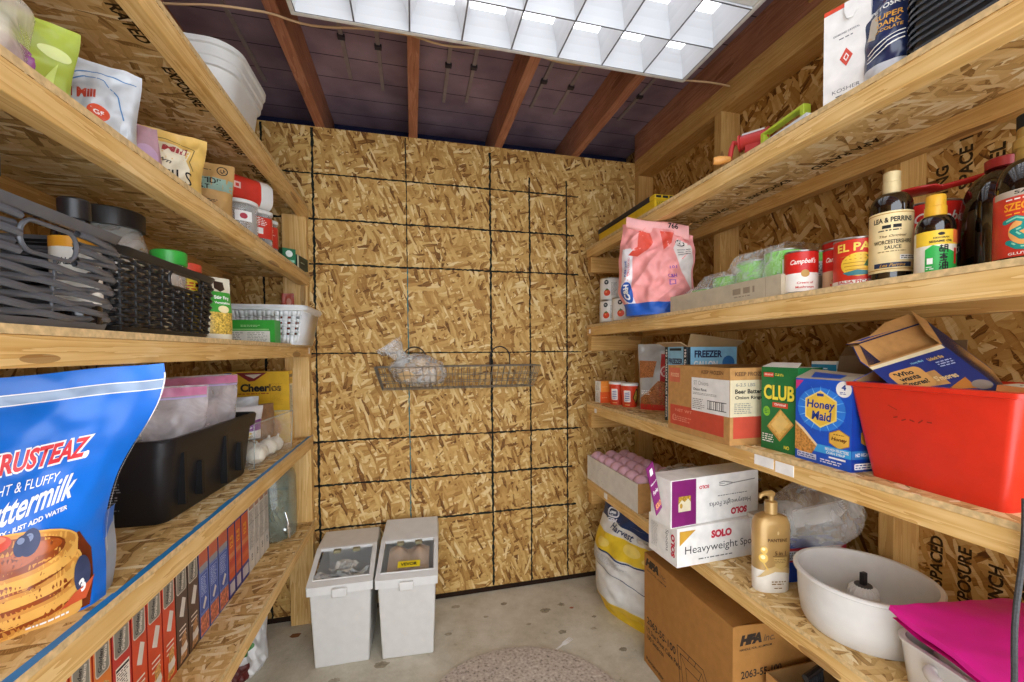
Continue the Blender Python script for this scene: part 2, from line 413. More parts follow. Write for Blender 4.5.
for (y, z0, dz, t) in ((52.4, 72, 2.2, 'RATED'), (52.4, 62, 2.0, 'SHEATHING'), (54.2, 66, 2.2, 'SPACE 1/8'), (56.4, 64, 2.4, 'PANEL'), (56.4, 71, 2.2, 'GAUGED'),
                       (52.6, 27, 2.4, 'SPACED'), (54.8, 26, 2.0, 'EXPOSURE'), (57.0, 26, 2.4, '1/8 INCH'), (59.2, 26, 2.2, 'PLACE')):
    m.text(W, t, y, z0, None, 1.05, pl('#3a2a16', .8, .1, .3, scale=90), rot=PI/2, bold=.03)
struct(m, 'wall_right')

# roof: dark boards above the rafters
deck, nt, b = new_mat('roof_boards'); tc = N(nt, 'ShaderNodeTexCoord'); sp = N(nt, 'ShaderNodeSeparateXYZ'); nt.links.new(tc.outputs['Object'], sp.inputs[0])
fr = mth(nt, 'FRACT', mth(nt, 'MULTIPLY', sp.outputs[1], 1/(5.5*S)))
seam = mth(nt, 'LESS_THAN', fr, .035)
no = N(nt, 'ShaderNodeTexNoise'); no.inputs['Scale'].default_value = 5; no.inputs['Detail'].default_value = 4
nt.links.new(tc.outputs['Object'], no.inputs['Vector'])
c1 = ramp(nt, no.outputs[0], [(.3, '#745f69'), (.55, '#8d757d'), (.75, '#a1888e')])
mx = N(nt, 'ShaderNodeMix', data_type='RGBA'); nt.links.new(mth(nt, 'MULTIPLY', seam, .8), mx.inputs[0]); nt.links.new(c1, mx.inputs[6]); mx.inputs[7].default_value = lin('#1c1620')
nt.links.new(mx.outputs[2], b.inputs['Base Color']); b.inputs['Roughness'].default_value = .75; b.inputs['Specular IOR Level'].default_value = .15
m = M(); m.box(XL-1, YF, ZT, XR+1, 12, ZT+1, deck); struct(m, 'ceiling', 'dark board roof between the rafters')
m = M(); m.box(XL, 10, 87, XR, 10.6, ZT, pl('#1f2240', .8, .1)); struct(m, 'trim_1', 'dark blue eave board at the far end of the rafters')
m = M(); m.box(XL, .5, 85.5, XR, 11, 86, pl('#23243c', .8, .1)); struct(m, 'trim_2')
for i, x in enumerate((-14.7, 1.5, 17.5, 33.7, 49.8)):
    m = M(); m.box(x-.8, YF, 88.2, x+.8, 10, ZT, wood('y', 1)); struct(m, 'rafter', 'reddish brown roof rafter', bevel=.08)
m = M(); m.box(63.5, YF, 88.5, 65, 0, ZT, wood('y', 1)); struct(m, 'rafter', 'rim rafter along the right wall')
lath = pl('#8c7d77', .7, .2); nail = pl('#2a2024', .6)
for x, y0, y1 in ((-6.5, -40, -2), (7.5, -24, -6), (12.5, -24, -4), (23, -22, -3), (27, -22, -4), (39, -20, -5), (44, -20, -4), (57, -20, -5)):
    m = M(); m.box(x-.28, y0, ZT-.3, x+.28, y1, ZT, lath); m.box(x-.5, (y0*.55+y1*.45)-.35, ZT-.6, x+.5, (y0*.55+y1*.45)+.35, ZT-.1, nail)
    struct(m, 'roof_batten', 'thin pale batten on the roof boards')
# cable stapled under the rafters
m = M(); P = []
for i in range(60):
    t = i/59; x = -12+t*75; P.append((x, -26.5-2*t+.6*math.sin(x*.4), 88-.25-.9*abs(math.sin((x-1.5)/16.15*PI))))
m.tube(P, .13, pl('#c9a67c', .6), 6); tag(m.build('ceiling_cable'), 'pale tan cable sagging between rafters by the light', 'cable')

# framing of the right wall
for y in (0, -24.6, -49.6, -74.6):
    m = M(); m.box(63.5, y-1.5, 0, 67, y, 85, wood('z', 2)); struct(m, 'stud', 'pine wall stud on the right', bevel=.06)
m = M(); m.box(63.5, YF, 85, 67, 0, 88.5, wood('y', 2)); struct(m, 'top_plate', 'pine top plate of right wall', bevel=.06)
m = M(); m.box(63.2, -46.5, 89.5, 64, -41, 93.4, wood('y', 2)); struct(m, 'blocking', 'short wood block nailed on the rim rafter', bevel=.06)
# framing of the left wall and the corner post
for y in (-24, -48, -72):
    m = M(); m.box(XL, y-1.5, 0, XL+3.5, y, ZT, wood('z', 2)); struct(m, 'stud', 'pine wall stud on the left', bevel=.06)
m = M(); m.box(-4.6, -1.8, 0, -.75, -.25, 72, wood('z')); struct(m, 'corner_post', 'pine post carrying the far ends of left shelves', bevel=.08)
# thin dark strip painting the shadow where back wall meets floor
m = M(); m.box(-10, -.12, 0, 63, 0, .9, pl('#2b1d14', .8, .1)); struct(m, 'shadow_strip_back')

# ------------------------------------------------------------------ shelves
tapeblue = pl('#2180bf', .5)
def shelf(label, zt, zb, side, y0, y1, depth=13.0, tone=0, xf=None, cleat=True, extra=None):
    """side +1: right (front edge faces -X), -1: left"""
    xf = (50.47 if side > 0 else -.65) if xf is None else xf
    t = thing('storage_shelf', label, 'shelf', (xf, y0, zt), group=None)
    d = depth*side; L = y1-y0
    m = M(); a, c = sorted((0, d))
    ed = pl('#d2b482', .75, .15, .12, scale=90); m.box(a, L, -.46, c, 0, 0, osb('yx', .15 if side > 0 else .5, 1), left=ed, right=ed, front=ed, back=ed)
    if extra: extra(m, d, L)
    m.build('shelf_board', t)
    a, c = sorted((side*.02, side*1.5)); m = M(); m.box(a, L, zb-zt, c, 0, -.47, wood('y')); m.build('front_rail', t, bevel=.07)
    a, c = sorted((d, d-side*1.5)); m = M(); m.box(a, L, zb-zt-.2, c, -1.6, -.47, wood('y', 2)); m.build('back_rail', t, bevel=.07)
    if cleat:
        a, c = sorted((side*.3, d-side*1.6)); m = M(); m.box(a, -1.6, zb-zt-3.0, c, -.05, zb-zt-.02, wood('x', 2)); m.build('end_cleat', t, bevel=.07)
    return t
def tags(t, spec, mat=WHITE):
    """small paper price tags on a front rail: (y along, z, w, h) seen from the aisle"""
    for y, z, w, h, sd in spec:
        m = M(); x0, x1 = (-.03, .02) if sd > 0 else (-.02, .03)
        m.box(x0, y-w/2, z-h/2, x1, y+w/2, z+h/2, mat); m.build('paper_tag', t)
def stamp(m, d, L):
    W = flat((0, 0, -.46), (0, 1, 0), (1, 0, 0)) if d > 0 else flat((0, 0, -.46), (0, 1, 0), (1, 0, 0))
    # lettering printed on the underside, read from below
    Wd = lambda u, v, h: V3((v, u, -.46-h))
    for y, s_ in ((-14, 'SHEATHING'), (-24, 'SPAN 24/16'), (-34, 'EXPOSURE 1'), (-44, 'APA RATED')):
        m.text(Wd, s_, y, -3.2 if d < 0 else 9.5, 7.0, 1.0, pl('#3a2a16', .8, .1, .3, scale=90), rot=0, bold=.03)
RS1 = shelf('topmost shelf on the right wall, under the sugar-free clutter by the rafters', 68.44, 66.48, 1, -4.2, -80, extra=stamp)
RS2 = shelf('right wall shelf holding soup cans and dark sauce bottles', 53.24, 51.13, 1, -4.2, -80)
RS3 = shelf('right wall shelf holding cracker boxes and the red bin', 37.98, 35.88, 1, -4.2, -80)
RS4 = shelf('lowest right wall shelf holding the white bowl and egg tray', 22.8, 20.7, 1, -4.2, -80)
RS1['label'] = 'topmost shelf on the right wall, holding the white salt carton and black trays'
tags(RS2, [(-1.6, -1.3, .7, .8, 1)]); tags(RS3, [(-4.2, -1.3, .9, .8, 1), (-43.9, -1.0, 2.3, 1.0, 1), (-46.3, -1.1, 2.0, 1.05, 1)]); tags(RS4, [(-8.5, -1.1, 1.2, 1.0, 1)])
def tape(m, d, L):
    W = flat((0, 0, 0), (0, 1, 0), (-1, 0, 0)); R = random.Random(9); k = 40
    P = [(-.3-(-L-.6)*i/k*-1, .05+.05*R.uniform(-1, 1)) for i in range(k+1)]
    for i in range(k):
        y0 = -.3+(L+.6)*i/k; y1 = -.3+(L+.6)*(i+1)/k
        Wt = lambda u, v, h: V3((-v, u, h)); m.poly(Wt, [(y0, .02), (y1, .02), (y1, .5+.08*R.uniform(-1, 1)), (y0, .5+.08*R.uniform(-1, 1))], tapeblue, .01); m.lvl = 0
LS1 = shelf('topmost shelf on the left wall, carrying the white tub', 73.9, 71.76, -1, -.3, -98, extra=stamp, cleat=False)
LS2 = shelf('left wall shelf holding the flour pouches and red-lidded jars', 61.85, 59.87, -1, -.3, -98, cleat=False)
LS3 = shelf('left wall shelf holding two woven baskets and white basket', 49.5, 47.47, -1, -.3, -98, cleat=False)
LS4 = shelf('left wall shelf edged with blue tape, holding the black tote', 33.47, 31.3, -1, -.3, -98, cleat=False, extra=tape)
LS5 = shelf('lowest left wall shelf holding the row of cracker boxes', 18.3, 16.3, -1, -.3, -98, cleat=False)
tags(LS3, [(-1.7, -1.0, .55, 1.0, -1)])

# ------------------------------------------------------------------ fluorescent troffer
t = thing('ceiling_light', 'large white louvred fluorescent ceiling light fixture', 'light', (28.72, -46, 84))
Lx, Ly = 23.9, 14.0                     # half sizes
m = M(); fr = pl('#cfccc4', .5); g = .5
for x0, y0, x1, y1 in ((-Lx, -Ly, Lx, -Ly+g), (-Lx, Ly-g, Lx, Ly), (-Lx, -Ly+g, -Lx+g, Ly-g), (Lx-g, -Ly+g, Lx, Ly-g)):
    m.box(x0, y0, 0, x1, y1, 4.0, fr)
m.build('frame', t, bevel=.08)
m = M(); m.box(-Lx+.1, -Ly+.1, 3.9, Lx-.1, Ly-.1, 4.1, pl('#d8d8d4', .4)); m.build('housing', t)
lou = pl('#d3d5d8', .3, .5, 0); m = M()
def blade(p, q, wx, wy):
    """tapered louvre blade, thin below and wide above"""
    (x0, y0), (x1, y1) = p, q; ts = [(.05, .05), (.14, .9), (.32, 1.8), (.62, 2.6), (.95, 3.2)]
    for (a, z0), (c, z1) in zip(ts, ts[1:]):
        for sgn in (-1, 1):
            pts = [(x0+wx*a*sgn, y0+wy*a*sgn, z0), (x1+wx*a*sgn, y1+wy*a*sgn, z0), (x1+wx*c*sgn, y1+wy*c*sgn, z1), (x0+wx*c*sgn, y0+wy*c*sgn, z1)]
            m.quad(*(pts if sgn*(wx-wy) < 0 else pts[::-1]), mat=lou)
    m.quad((x0-wx*.09, y0-wy*.09, .04), (x0+wx*.09, y0+wy*.09, .04), (x1+wx*.09, y1+wy*.09, .04), (x1-wx*.09, y1-wy*.09, .04), mat=pl('#6a6a6e', .3))
xs = [-Lx+g+(2*Lx-2*g)*i/8 for i in range(9)]
rows = [Ly-g, Ly-g-5.9, Ly-g-11.8, -Ly+g+11.8, -Ly+g+5.9, -Ly+g]
for x in xs:
    blade((x, rows[0]), (x, rows[2]), 1, 0); blade((x, rows[3]), (x, rows[5]), 1, 0)
for y in rows: blade((xs[0], y), (xs[-1], y), 0, 1)
m.build('louvre', t)
m = M(); m.box(xs[0], rows[3]+.1, .2, xs[-1], rows[2]-.1, 3.6, pl('#dededb', .45)); m.build('ballast_cover', t, bevel=.15)
LAMP = emit('#f6f8ff', 2.5); m = M()
for ya, yb in ((rows[2], rows[0]), (rows[5], rows[3])):
    m.quad((xs[0]+.2, yb-.2, 3.5), (xs[-1]-.2, yb-.2, 3.5), (xs[-1]-.2, ya+.2, 3.5), (xs[0]+.2, ya+.2, 3.5), mat=LAMP)
m.build('lamp_panel', t)
# even world light added as fill, entering the side left open behind the camera
w = bpy.data.worlds.new('outside'); bpy.context.scene.world = w; w.use_nodes = True
w.node_tree.nodes['Background'].inputs[0].default_value = lin('#e8eef6'); w.node_tree.nodes['Background'].inputs[1].default_value = 4.7

# ------------------------------------------------------------------ camera
cam = bpy.data.cameras.new('camera'); co = bpy.data.objects.new('camera', cam); COL.objects.link(co); bpy.context.scene.camera = co
f_, yaw, pit, rol, cx_, cy_ = 420.7755, .25091953, -.02934766, -.00741965, 520.605, 364.034
cam.sensor_width = 36; cam.lens = f_*36/1024; cam.shift_x = (512-cx_)/1024; cam.shift_y = (cy_-341)/1024
cam.clip_start = .01
F = V3((math.sin(yaw)*math.cos(pit), math.cos(yaw)*math.cos(pit), math.sin(pit))); Rt = V3((math.cos(yaw), -math.sin(yaw), 0)); Up = Rt.cross(F)
R2 = Rt*math.cos(rol)+Up*math.sin(rol); U2 = Up*math.cos(rol)-Rt*math.sin(rol)
mw = Matrix(((R2.x, U2.x, -F.x, 16.8323*S), (R2.y, U2.y, -F.y, -82.3278*S), (R2.z, U2.z, -F.z, 48.0605*S), (0, 0, 0, 1)))
co.matrix_world = mw
sc_ = bpy.context.scene
sc_.view_settings.view_transform = 'Standard'; sc_.view_settings.look = 'None'; sc_.view_settings.gamma = 1; sc_.view_settings.use_curve_mapping = False
sc_.view_settings.exposure = 0.0
# ================================================================== kinds of packaging used more than once
FONTH = .02
def maps(w, d, h):
    return dict(front=flat((-w/2, -d/2, 0), (1, 0, 0), (0, 0, 1)), right=flat((w/2, -d/2, 0), (0, 1, 0), (0, 0, 1)), left=flat((-w/2, d/2, 0), (0, -1, 0), (0, 0, 1)),
                top=flat((-w/2, -d/2, h), (1, 0, 0), (0, 1, 0)), back=flat((w/2, d/2, 0), (-1, 0, 0), (0, 0, 1)))
def carton(w, d, h, mat, **faces):
    m = M(); m.box(-w/2, -d/2, 0, w/2, d/2, h, mat, **faces); return m, maps(w, d, h)
def open_carton(w, d, h, mat, inner, th=.12, **faces):
    """carton open on top with visible wall thickness and inside"""
    m = M(); m.box(-w/2, -d/2, 0, w/2, d/2, h, mat, **dict(dict(top=None), **faces))
    m.box(-w/2+th, -d/2+th, th, w/2-th, d/2-th, h, inner, top=None)
    for a in ((-w/2, -d/2, w/2, -d/2+th), (-w/2, d/2-th, w/2, d/2), (-w/2, -d/2+th, -w/2+th, d/2-th), (w/2-th, -d/2+th, w/2, d/2-th)):
        m.quad((a[0], a[1], h), (a[2], a[1], h), (a[2], a[3], h), (a[0], a[3], h), mat=inner)
    return m, maps(w, d, h)
def flap(t, pts, mat, inner=None, th=.07, name='flap'):
    m = M(); m.slab(pts, mat, th)
    if inner: 
        p = [V3(q) for q in pts]; n = (p[1]-p[0]).cross(p[2]-p[0]).normalized()
        m.add([q+n*.006 for q in p], [tuple(range(len(p)))], inner)
    return m.build(name, t)
METAL = pl('#b9b9b6', .28, .5, .03, 1.0); BRASS = pl('#c9a45a', .35, .5, .03, .6)
def can_body(m, r, h, rim=True, mat=METAL):
    p = [(0, .06), (r-.12, .06), (r-.08, 0), (r, 0), (r+.03, .04), (r+.03, .12), (r-.02, .17), (r-.02, h-.17), (r+.03, h-.12), (r+.03, h-.04), (r, h), (r-.1, h), (r-.14, h-.1), (0, h-.1)]
    return m.lathe(p, mat, n=36)
def can(name, label, loc, r, h, wrap, paint=None, rz=0, group=None, cat='can'):
    """steel can with a paper wrap; PAINT(m, W, r, h) prints on it. u=0 faces local -Y"""
    t = thing(name, label, cat, loc, rz, group)
    m = M(); can_body(m, r, h); m.build('can_body', t)
    m = M(); m.lathe([(r+.005, .18), (r+.005, h-.18)], wrap, n=48)
    if paint: paint(m, cyl(r+.005), r, h)
    m.build('paper_label', t); return t
def pouch_fn(w, h, d, wr=.12, seed=0, topw=1.0, botw=.9, low=.75, topt=.04, flare=None, lean=0, amp2=0):
    """standing pouch: returns front(u, v), back(u, v) in inches"""
    def dep(u, v):
        a = max(-1, min(1, 2*u/w)); b = max(0, min(1, v/h))
        e = (1-a*a)**.55 if abs(a) < 1 else 0
        pv = min(1, low+b*1.6)*(1-sstep(.35, 1.0, b)*(1-topt))
        q = wr*(nz(u*.55+seed*7.3, v*.5, seed)+.6*nz(u*1.3, v*.9+seed*3.7, seed+4.1))*min(1, e*1.6)*(1-.5*sstep(.9, 1, b))
        return d/2*e*pv, q
    def xy(u, v):
        b = max(0, min(1, v/h)); k = botw+(topw-botw)*sstep(.3, 1, b)
        return u*k + amp2*nz(v*.35, seed*5.1, u*.2), lean*b*b
    def front(u, v):
        t, q = dep(u, v); x, l = xy(u, v); return V3((x, -t+q+l, v+(.12*nz(u*.5, seed+9) if v > h*.98 else 0)))
    def back(u, v):
        t, q = dep(u, v); x, l = xy(u, v); return V3((x, t+q*.6+l, v+(.12*nz(u*.5, seed+9) if v > h*.98 else 0)))
    return front, back
def pouch(m, w, h, d, mat, back_mat=None, nu=36, nv=44, band=None, **kw):
    """band: list of (z_from, mat) colour zones on the front, bottom up"""
    f, b = pouch_fn(w, h, d, **kw)
    if band:
        zs = [z for z, _ in band] + [h]
        for (z0, mm), z1 in zip(band, zs[1:]):
            k = max(2, int(nv*(z1-z0)/h)); m.grid(lambda i, j: f((i-.5)*w, z0+j*(z1-z0)), nu, k, mm)
    else: m.grid(lambda i, j: f((i-.5)*w, j*h), nu, nv, mat)
    m.grid(lambda i, j: b((.5-i)*w, j*h), nu, nv, back_mat or mat)
    # closed underside
    m.grid(lambda i, j: f((i-.5)*w, 0)*(1-j)+b((i-.5)*w, 0)*j, nu, 3, back_mat or mat)
    return f, surf(f, w)
def bottle_prof(r, h, neck, hs, hn, base=.15):
    """body radius, total height to lip, neck radius, shoulder start, neck start"""
    p = [(0, .05), (r-.2, 0), (r, base), (r, hs)]
    for i in range(1, 9):
        a = i/8*PI/2; p.append((neck+(r-neck)*math.cos(a)**.9, hs+(hn-hs)*math.sin(a)))
    return p+[(neck, h)]
# ================================================================== right wall, topmost shelf
Z1, Z2, Z3, Z4 = 68.44, 53.24, 37.98, 22.8
YEL = pl('#e2bc1e', .45); DARK = pl('#23232a', .5); NAVY = pl('#1d2a52', .4)
t = thing('tool_case', 'long yellow case with black lid at the far end of the top right shelf', 'case', (53.9, -16.5, Z1))
m = M(); m.box(-1.9, -9.6, 0, 1.9, 9.8, 2.2, YEL)
W = flat((-1.9, -9.6, 0), (1, 0, 0), (0, 0, 1)); m.fine(W, .3, 1.0, 3.5, 2.0, INK, 2, 4)
m.build('case_body', t, bevel=.12)
m = M(); m.box(-2.0, -8.2, 2.2, 2.0, 9.9, 3.0, DARK); m.box(-1.95, -9.7, 2.2, 1.95, -8.2, 2.9, YEL)
W = flat((-1.95, -9.7, 2.2), (1, 0, 0), (0, 0, 1)); m.fine(W, .2, .15, 3.6, .6, INK, 1, 5, fill=.8)
m.build('lid', t, bevel=.1)
m = M(); m.lathe([(0, .1), (3.2, 0), (3.9, .5), (4.1, 1.4), (4.05, 1.45), (3.3, 2.4), (1.6, 2.9), (0, 3.0)], pl('#6e675c', .35, .5, .05, .5), n=40)
solo(m, 'pan_lid', 'dull grey domed lid lying behind the front rail on the top right shelf', 'lid', (57.6, -29.6, Z1))
# apple peeler crank
t = thing('crank_strainer', 'red crank tool with wooden handle on the top right shelf', 'kitchen tool', (53.2, -43.3, Z1), -55)
RP = pl('#b8322e', .35, .5)
m = M(); m.tube([(-1.1, 0, 2.6), (1.5, 0, 2.6)], .75, RP, 18); m.tube([(-1.3, 0, 2.6), (-1.1, 0, 2.6)], .9, RP, 18); m.tube([(1.5, 0, 2.6), (1.75, 0, 2.6)], .9, RP, 18)
m.box(-.6, -.5, 0, 1.2, .5, 2.4, RP); m.box(-.9, -.8, 0, 1.5, .8, .25, RP); m.build('tool_body', t, bevel=.06)
m = M(); m.box(-.9, -.45, 3.22, 1.3, .3, 3.4, pl('#d9d9d6', .3, .5, .02, .6)); m.build('steel_plate', t)
m = M(); m.tube([(-1.3, 0, 2.7), (-1.8, 0, 2.9), (-2.05, -.1, 2.2), (-2.2, -.2, 1.05)], [.26, .3, .28, .26], RP, 10); m.build('crank_arm', t)
m = M(); m.tube([(-2.1, -.2, 1.1), (-2.6, -.45, 1.1), (-3.2, -.75, 1.1), (-3.7, -1.0, 1.1)], [.3, .42, .5, .38], pl('#d99a4e', .45), 12); m.build('wooden_handle', t)
# lime folding handle + white roll
t = thing('mandoline_slicer', 'white slicer with lime green folding handle on the top right shelf', 'kitchen tool', (53.3, -47.5, Z1), -96)
LIME = pl('#b9cf3e', .4); m = M()
m.box(-3.4, -1.2, .15, 3.9, 1.2, 1.1, pl('#d9dde2', .35)); m.box(-3.2, -1.25, .3, 3.7, -1.2, .8, pl('#9fb0c6', .4)); m.build('slicer_body', t, bevel=.25)
m = M(); m.box(-2.9, -.5, .9, -2.4, .3, 2.5, LIME); m.box(2.3, -.5, .9, 2.8, .3, 2.5, LIME); m.box(-2.9, -.5, 2.35, 2.8, .3, 2.65, LIME); m.box(2.3, -.9, .8, 3.4, .3, 1.2, pl('#6f8a2e', .5)); m.build('folding_handle', t, bevel=.08)
m = M(); f, W = pouch(m, 5, 2.9, 2.6, pl('#c9cbd0', .3, .5), wr=.25, seed=3, low=.9)
solo(m, 'plastic_bag', 'crumpled pale grey bag lying against the white salt carton', 'bag', (55.8, -50.2, Z1), -80)
# white salt carton
t = thing('salt_carton', 'white carton with red diamond and orange red top on the top right shelf', 'carton', (53.2, -54.1, Z1), -68)
w, d, h = 3.2, 2.6, 8.3
WB = pl('#eceae6', .5); OR = pl('#d8492a', .5)
m, F = carton(w, d, h, WB, top=OR); f = F['front']; g = pl('#6d6f76', .6); rd = pl('#cf4a3a', .5)
m.poly(f, [(1.6, 3.1), (2.05, 3.85), (1.6, 4.6), (1.15, 3.85)], rd); m.poly(f, [(1.6, 3.5), (1.8, 3.85), (1.6, 4.2), (1.4, 3.85)], WHITE); m.poly(f, [(1.6, 3.62), (1.72, 3.85), (1.6, 4.08), (1.48, 3.85)], rd)
m.text(f, 'KOSHER', 1.6, 1.3, 1.9, .3, g, bold=0); m.fine(f, .9, .75, 2.4, .95, g, 1, 2); m.text(f, 'DIAMOND CRYSTAL', 1.6, 5.9, 1.8, .16, g); m.fine(f, 1.1, 5.4, 2.1, 5.6, g, 1, 3)
m.rect(f, 0, h-.35, w, h, OR); m.rect(F['right'], 0, h-.6, d, h, OR); m.fine(F['right'], .7, 2, 1.9, 3.5, pl('#c9c7c3', .6), 7, 7); m.build('carton_body', t)
m = M(); P = [(-.15, -1.32, 8.25), (.75, -1.32, 8.25), (.8, -1.5, 7.2), (.55, -1.55, 6.7), (.1, -1.55, 6.75), (-.1, -1.5, 7.3)]; m.slab(P, WB, .06); m.build('pour_flap', t)
# navy pouch
t = thing('chip_pouch', 'glossy navy pouch with gold letters between salt carton and black trays', 'pouch', (53.2, -57.05, Z1), -72)
m = M(); f, W = pouch(m, 3.5, 8.0, 2.4, pl('#1f2c55', .22, .6), wr=.34, seed=8, band=[(0, pl('#cfd3da', .3, .6)), (1.6, pl('#1f2c55', .22, .6))], topw=1.05)
gold = pl('#e0a63c', .4)
m.text(W, 'PETOSKY', 0, 6.1, 2.2, .38, WHITE, sub=.4); m.text(W, 'SUPER', .15, 5.2, 1.7, .45, gold, sub=.4); m.text(W, 'DARK', .2, 4.6, 1.5, .45, gold, sub=.4); m.text(W, 'CHOCOLATE', 0, 4.05, 2.2, .28, gold, sub=.4)
m.poly(W, [(-1.3, 4), (-1.0, 5.6), (-.6, 5.8), (-.4, 4.6), (-.6, 3.6)], pl('#c9c0b0', .5), sub=.5)
for k in range(3): m.line(W, [(-1.3, 2.2+k*.35), (1.3, 2.9+k*.3)], .09, WHITE, sub=.4)
m.build('pouch_body', t)
m = M(); m.box(-.1, -3, 0, .1, 3, 10.0, pl('#e6e0d2', .6)); solo(m, 'cutting_board', 'thin white board standing behind the navy pouch', 'board', (60.4, -57.3, Z1), -35)
# stack of black deli trays
trp = None; BP = pl('#2a2d33', .22, .7)
def rr_out(w, d, r, n=7):
    P = []
    for cx, cy, a in ((w/2-r, -d/2+r, -PI/2), (w/2-r, d/2-r, 0), (-w/2+r, d/2-r, PI/2), (-w/2+r, -d/2+r, PI)):
        P += [(cx+r*math.cos(a+PI/2*k/n), cy+r*math.sin(a+PI/2*k/n)) for k in range(n+1)]
    return P
def loop_loft(m, rings, mat, close_bottom=True, close_top=False):
    k = len(rings[0]); vs = [p for r in rings for p in r]; fs = []
    for j in range(len(rings)-1):
        for i in range(k): fs.append((j*k+i, j*k+(i+1) % k, (j+1)*k+(i+1) % k, (j+1)*k+i))
    if close_bottom: fs.append(tuple(reversed(range(k))))
    if close_top: fs.append(tuple((len(rings)-1)*k+i for i in range(k)))
    m.add(vs, fs, mat); return m
m = M(); ring = lambda w, d, r, z: [(x, y, z) for x, y in rr_out(w, d, r)]
loop_loft(m, [ring(8.2, 6.2, 1.2, .0), ring(8.6, 6.6, 1.3, .42), ring(9.0, 7.0, 1.4, .44), ring(9.05, 7.05, 1.45, .3), ring(9.1, 7.1, 1.45, .3), ring(9.1, 7.1, 1.45, .5), ring(8.5, 6.5, 1.3, .5), ring(8.1, 6.1, 1.2, .06)], BP, True, True)
first = None
for k in range(17):
    if first is None: o = first = solo(m, 'food_tray', 'glossy black food tray, lowest of the stack beside the navy pouch', 'tray', (55.3, -63.1, Z1), -90, 'stacked black trays on the top right shelf')
    else:
        o = clone(first); o.location.z = (Z1+.5*k)*S; o.location.x = (55.3+.06*math.sin(k*2.1))*S
        o['label'] = 'glossy black food tray inside the tall stack beside the navy pouch'

# ================================================================== right wall, second shelf: cans and bottles
CW = pl('#e4e2dc', .45)
def tomato(m, W, r, h):
    for u0 in (-1.0, 2.9):
        m.ell(W, u0, 1.35, .62, .58, pl('#d8482a', .4), sub=.5); m.ell(W, u0-.15, 1.5, .2, .16, pl('#f08a5a', .4), sub=.3); m.poly(W, [(u0-.4, 1.85), (u0, 1.75), (u0+.4, 1.9), (u0+.1, 2.05), (u0, 2.2), (u0-.1, 2.05)], pl('#4c6b2b', .5), sub=.4)
        m.ell(W, u0-.1, 3.25, .42, .42, pl('#333a3c', .5), sub=.4); m.text(W, 'W', u0-.1, 3.25, .4, .36, WHITE, sub=.3)
        m.fine(W, u0+.75, .8, u0+1.9, 3.2, pl('#8a8780', .6), 7, 3, sub=.4)
for k, (x, y, z, l) in enumerate(((52.7, -10.3, 0, 'white tomato can at the bottom, below another can, beside the pink sugar bag'), (52.75, -10.2, 4.12, 'white tomato can stacked on top of another, beside the pink sugar bag'),
                                  (53.0, -14.6, 0, 'white tomato can half hidden by the pink sugar bag'))):
    can('tomato_can', l, (x, y, Z2+z), 1.95, 4.1, CW, tomato, -22+k*5, 'white tomato cans by the pink bag')
def bluep(m, W, r, h): m.rect(W, -1.2, .8, 1.2, 1.6, pl('#7a3a2a', .5), sub=.5); m.fine(W, -1.4, 2, 1.4, 3.4, WHITE, 4, 2, sub=.4)
can('tuna_can', 'small blue can stacked at the far end behind tomato cans', (53.9, -6.9, Z2+4.1), 1.6, 3.6, pl('#2a6f9e', .4), bluep, -60)
can('bean_can', 'plain white can under the small blue can at the far end', (53.9, -6.9, Z2), 1.7, 4.1, CW, lambda m, W, r, h: m.fine(W, -1.4, .8, 1.4, 3.2, pl('#8a8780', .6), 8, 2, sub=.4), -60)

# pink sugar bag with rolled top
PINK = pl('#eb9a96', .42, .4, .05); PK2 = pl('#d8503e', .42, .4, .08); SBLUE = pl('#2458b0', .4)
t = thing('sugar_bag', 'pink paper sugar bag with blue base and rolled top on right shelf', 'bag', (51.2, -27.4, Z2), -38)
def sug(u, v):      # front surface
    a = u/5.2; b = v/13.6
    wd = 4.05+1.15*sstep(0, .3, b)-.5*sstep(.75, 1, b)+.25*nz(v*.4, 3, 8)
    e = max(0, 1-abs(a)**3.2)
    th = (1.9+.6*sstep(0, .2, b))*(1-.62*sstep(.55, 1, b))
    w_ = .6*nz(u*.45+2, v*.33, 1.7)+.4*nz(u*.9+1, v*.8, 7.7)+.75*abs(nz(u*.5-v*.4, v*.2, 3.1))+.55*abs(nz(u*.3+v*.5, u*.3, 8.3))-.35
    return V3((a*wd+.35*sstep(.4, .9, b), -th*e+w_*min(1, 2*e)*sstep(0, .12, b)-.8*b*b, v*(.99-.1*(a+1)*b)))
def sugb(u, v):
    p = sug(u, v); b = v/13.6; a = u/5.2; e = max(0, 1-abs(a)**3.2)
    return V3((p.x, (1.9+.5*sstep(0, .2, b))*(1-.62*sstep(.55, 1, b))*e+.3*nz(u*.5, v*.4, 5)-.8*b*b, p.z))
m = M(); Hs = 13.6
m.grid(lambda i, j: sug((i-.5)*10.4, j*1.75), 80, 16, SBLUE); m.grid(lambda i, j: sug((i-.5)*10.4, 1.75+j*(Hs-1.75)), 90, 100, PINK)
m.grid(lambda i, j: sugb((.5-i)*10.4, j*Hs), 30, 40, PINK)
m.grid(lambda i, j: sug((i-.5)*10.4, 0)*(1-j)+sugb((i-.5)*10.4, 0)*j, 30, 2, SBLUE)
W = surf(sug, 10.4)
m.rect(W, -4.6, 1.75, -2.9, 9.9, pl('#e9e3e6', .45), sub=.5); m.ell(W, -3.7, 3.4, .9, 1.55, SBLUE, .05, sub=.15)
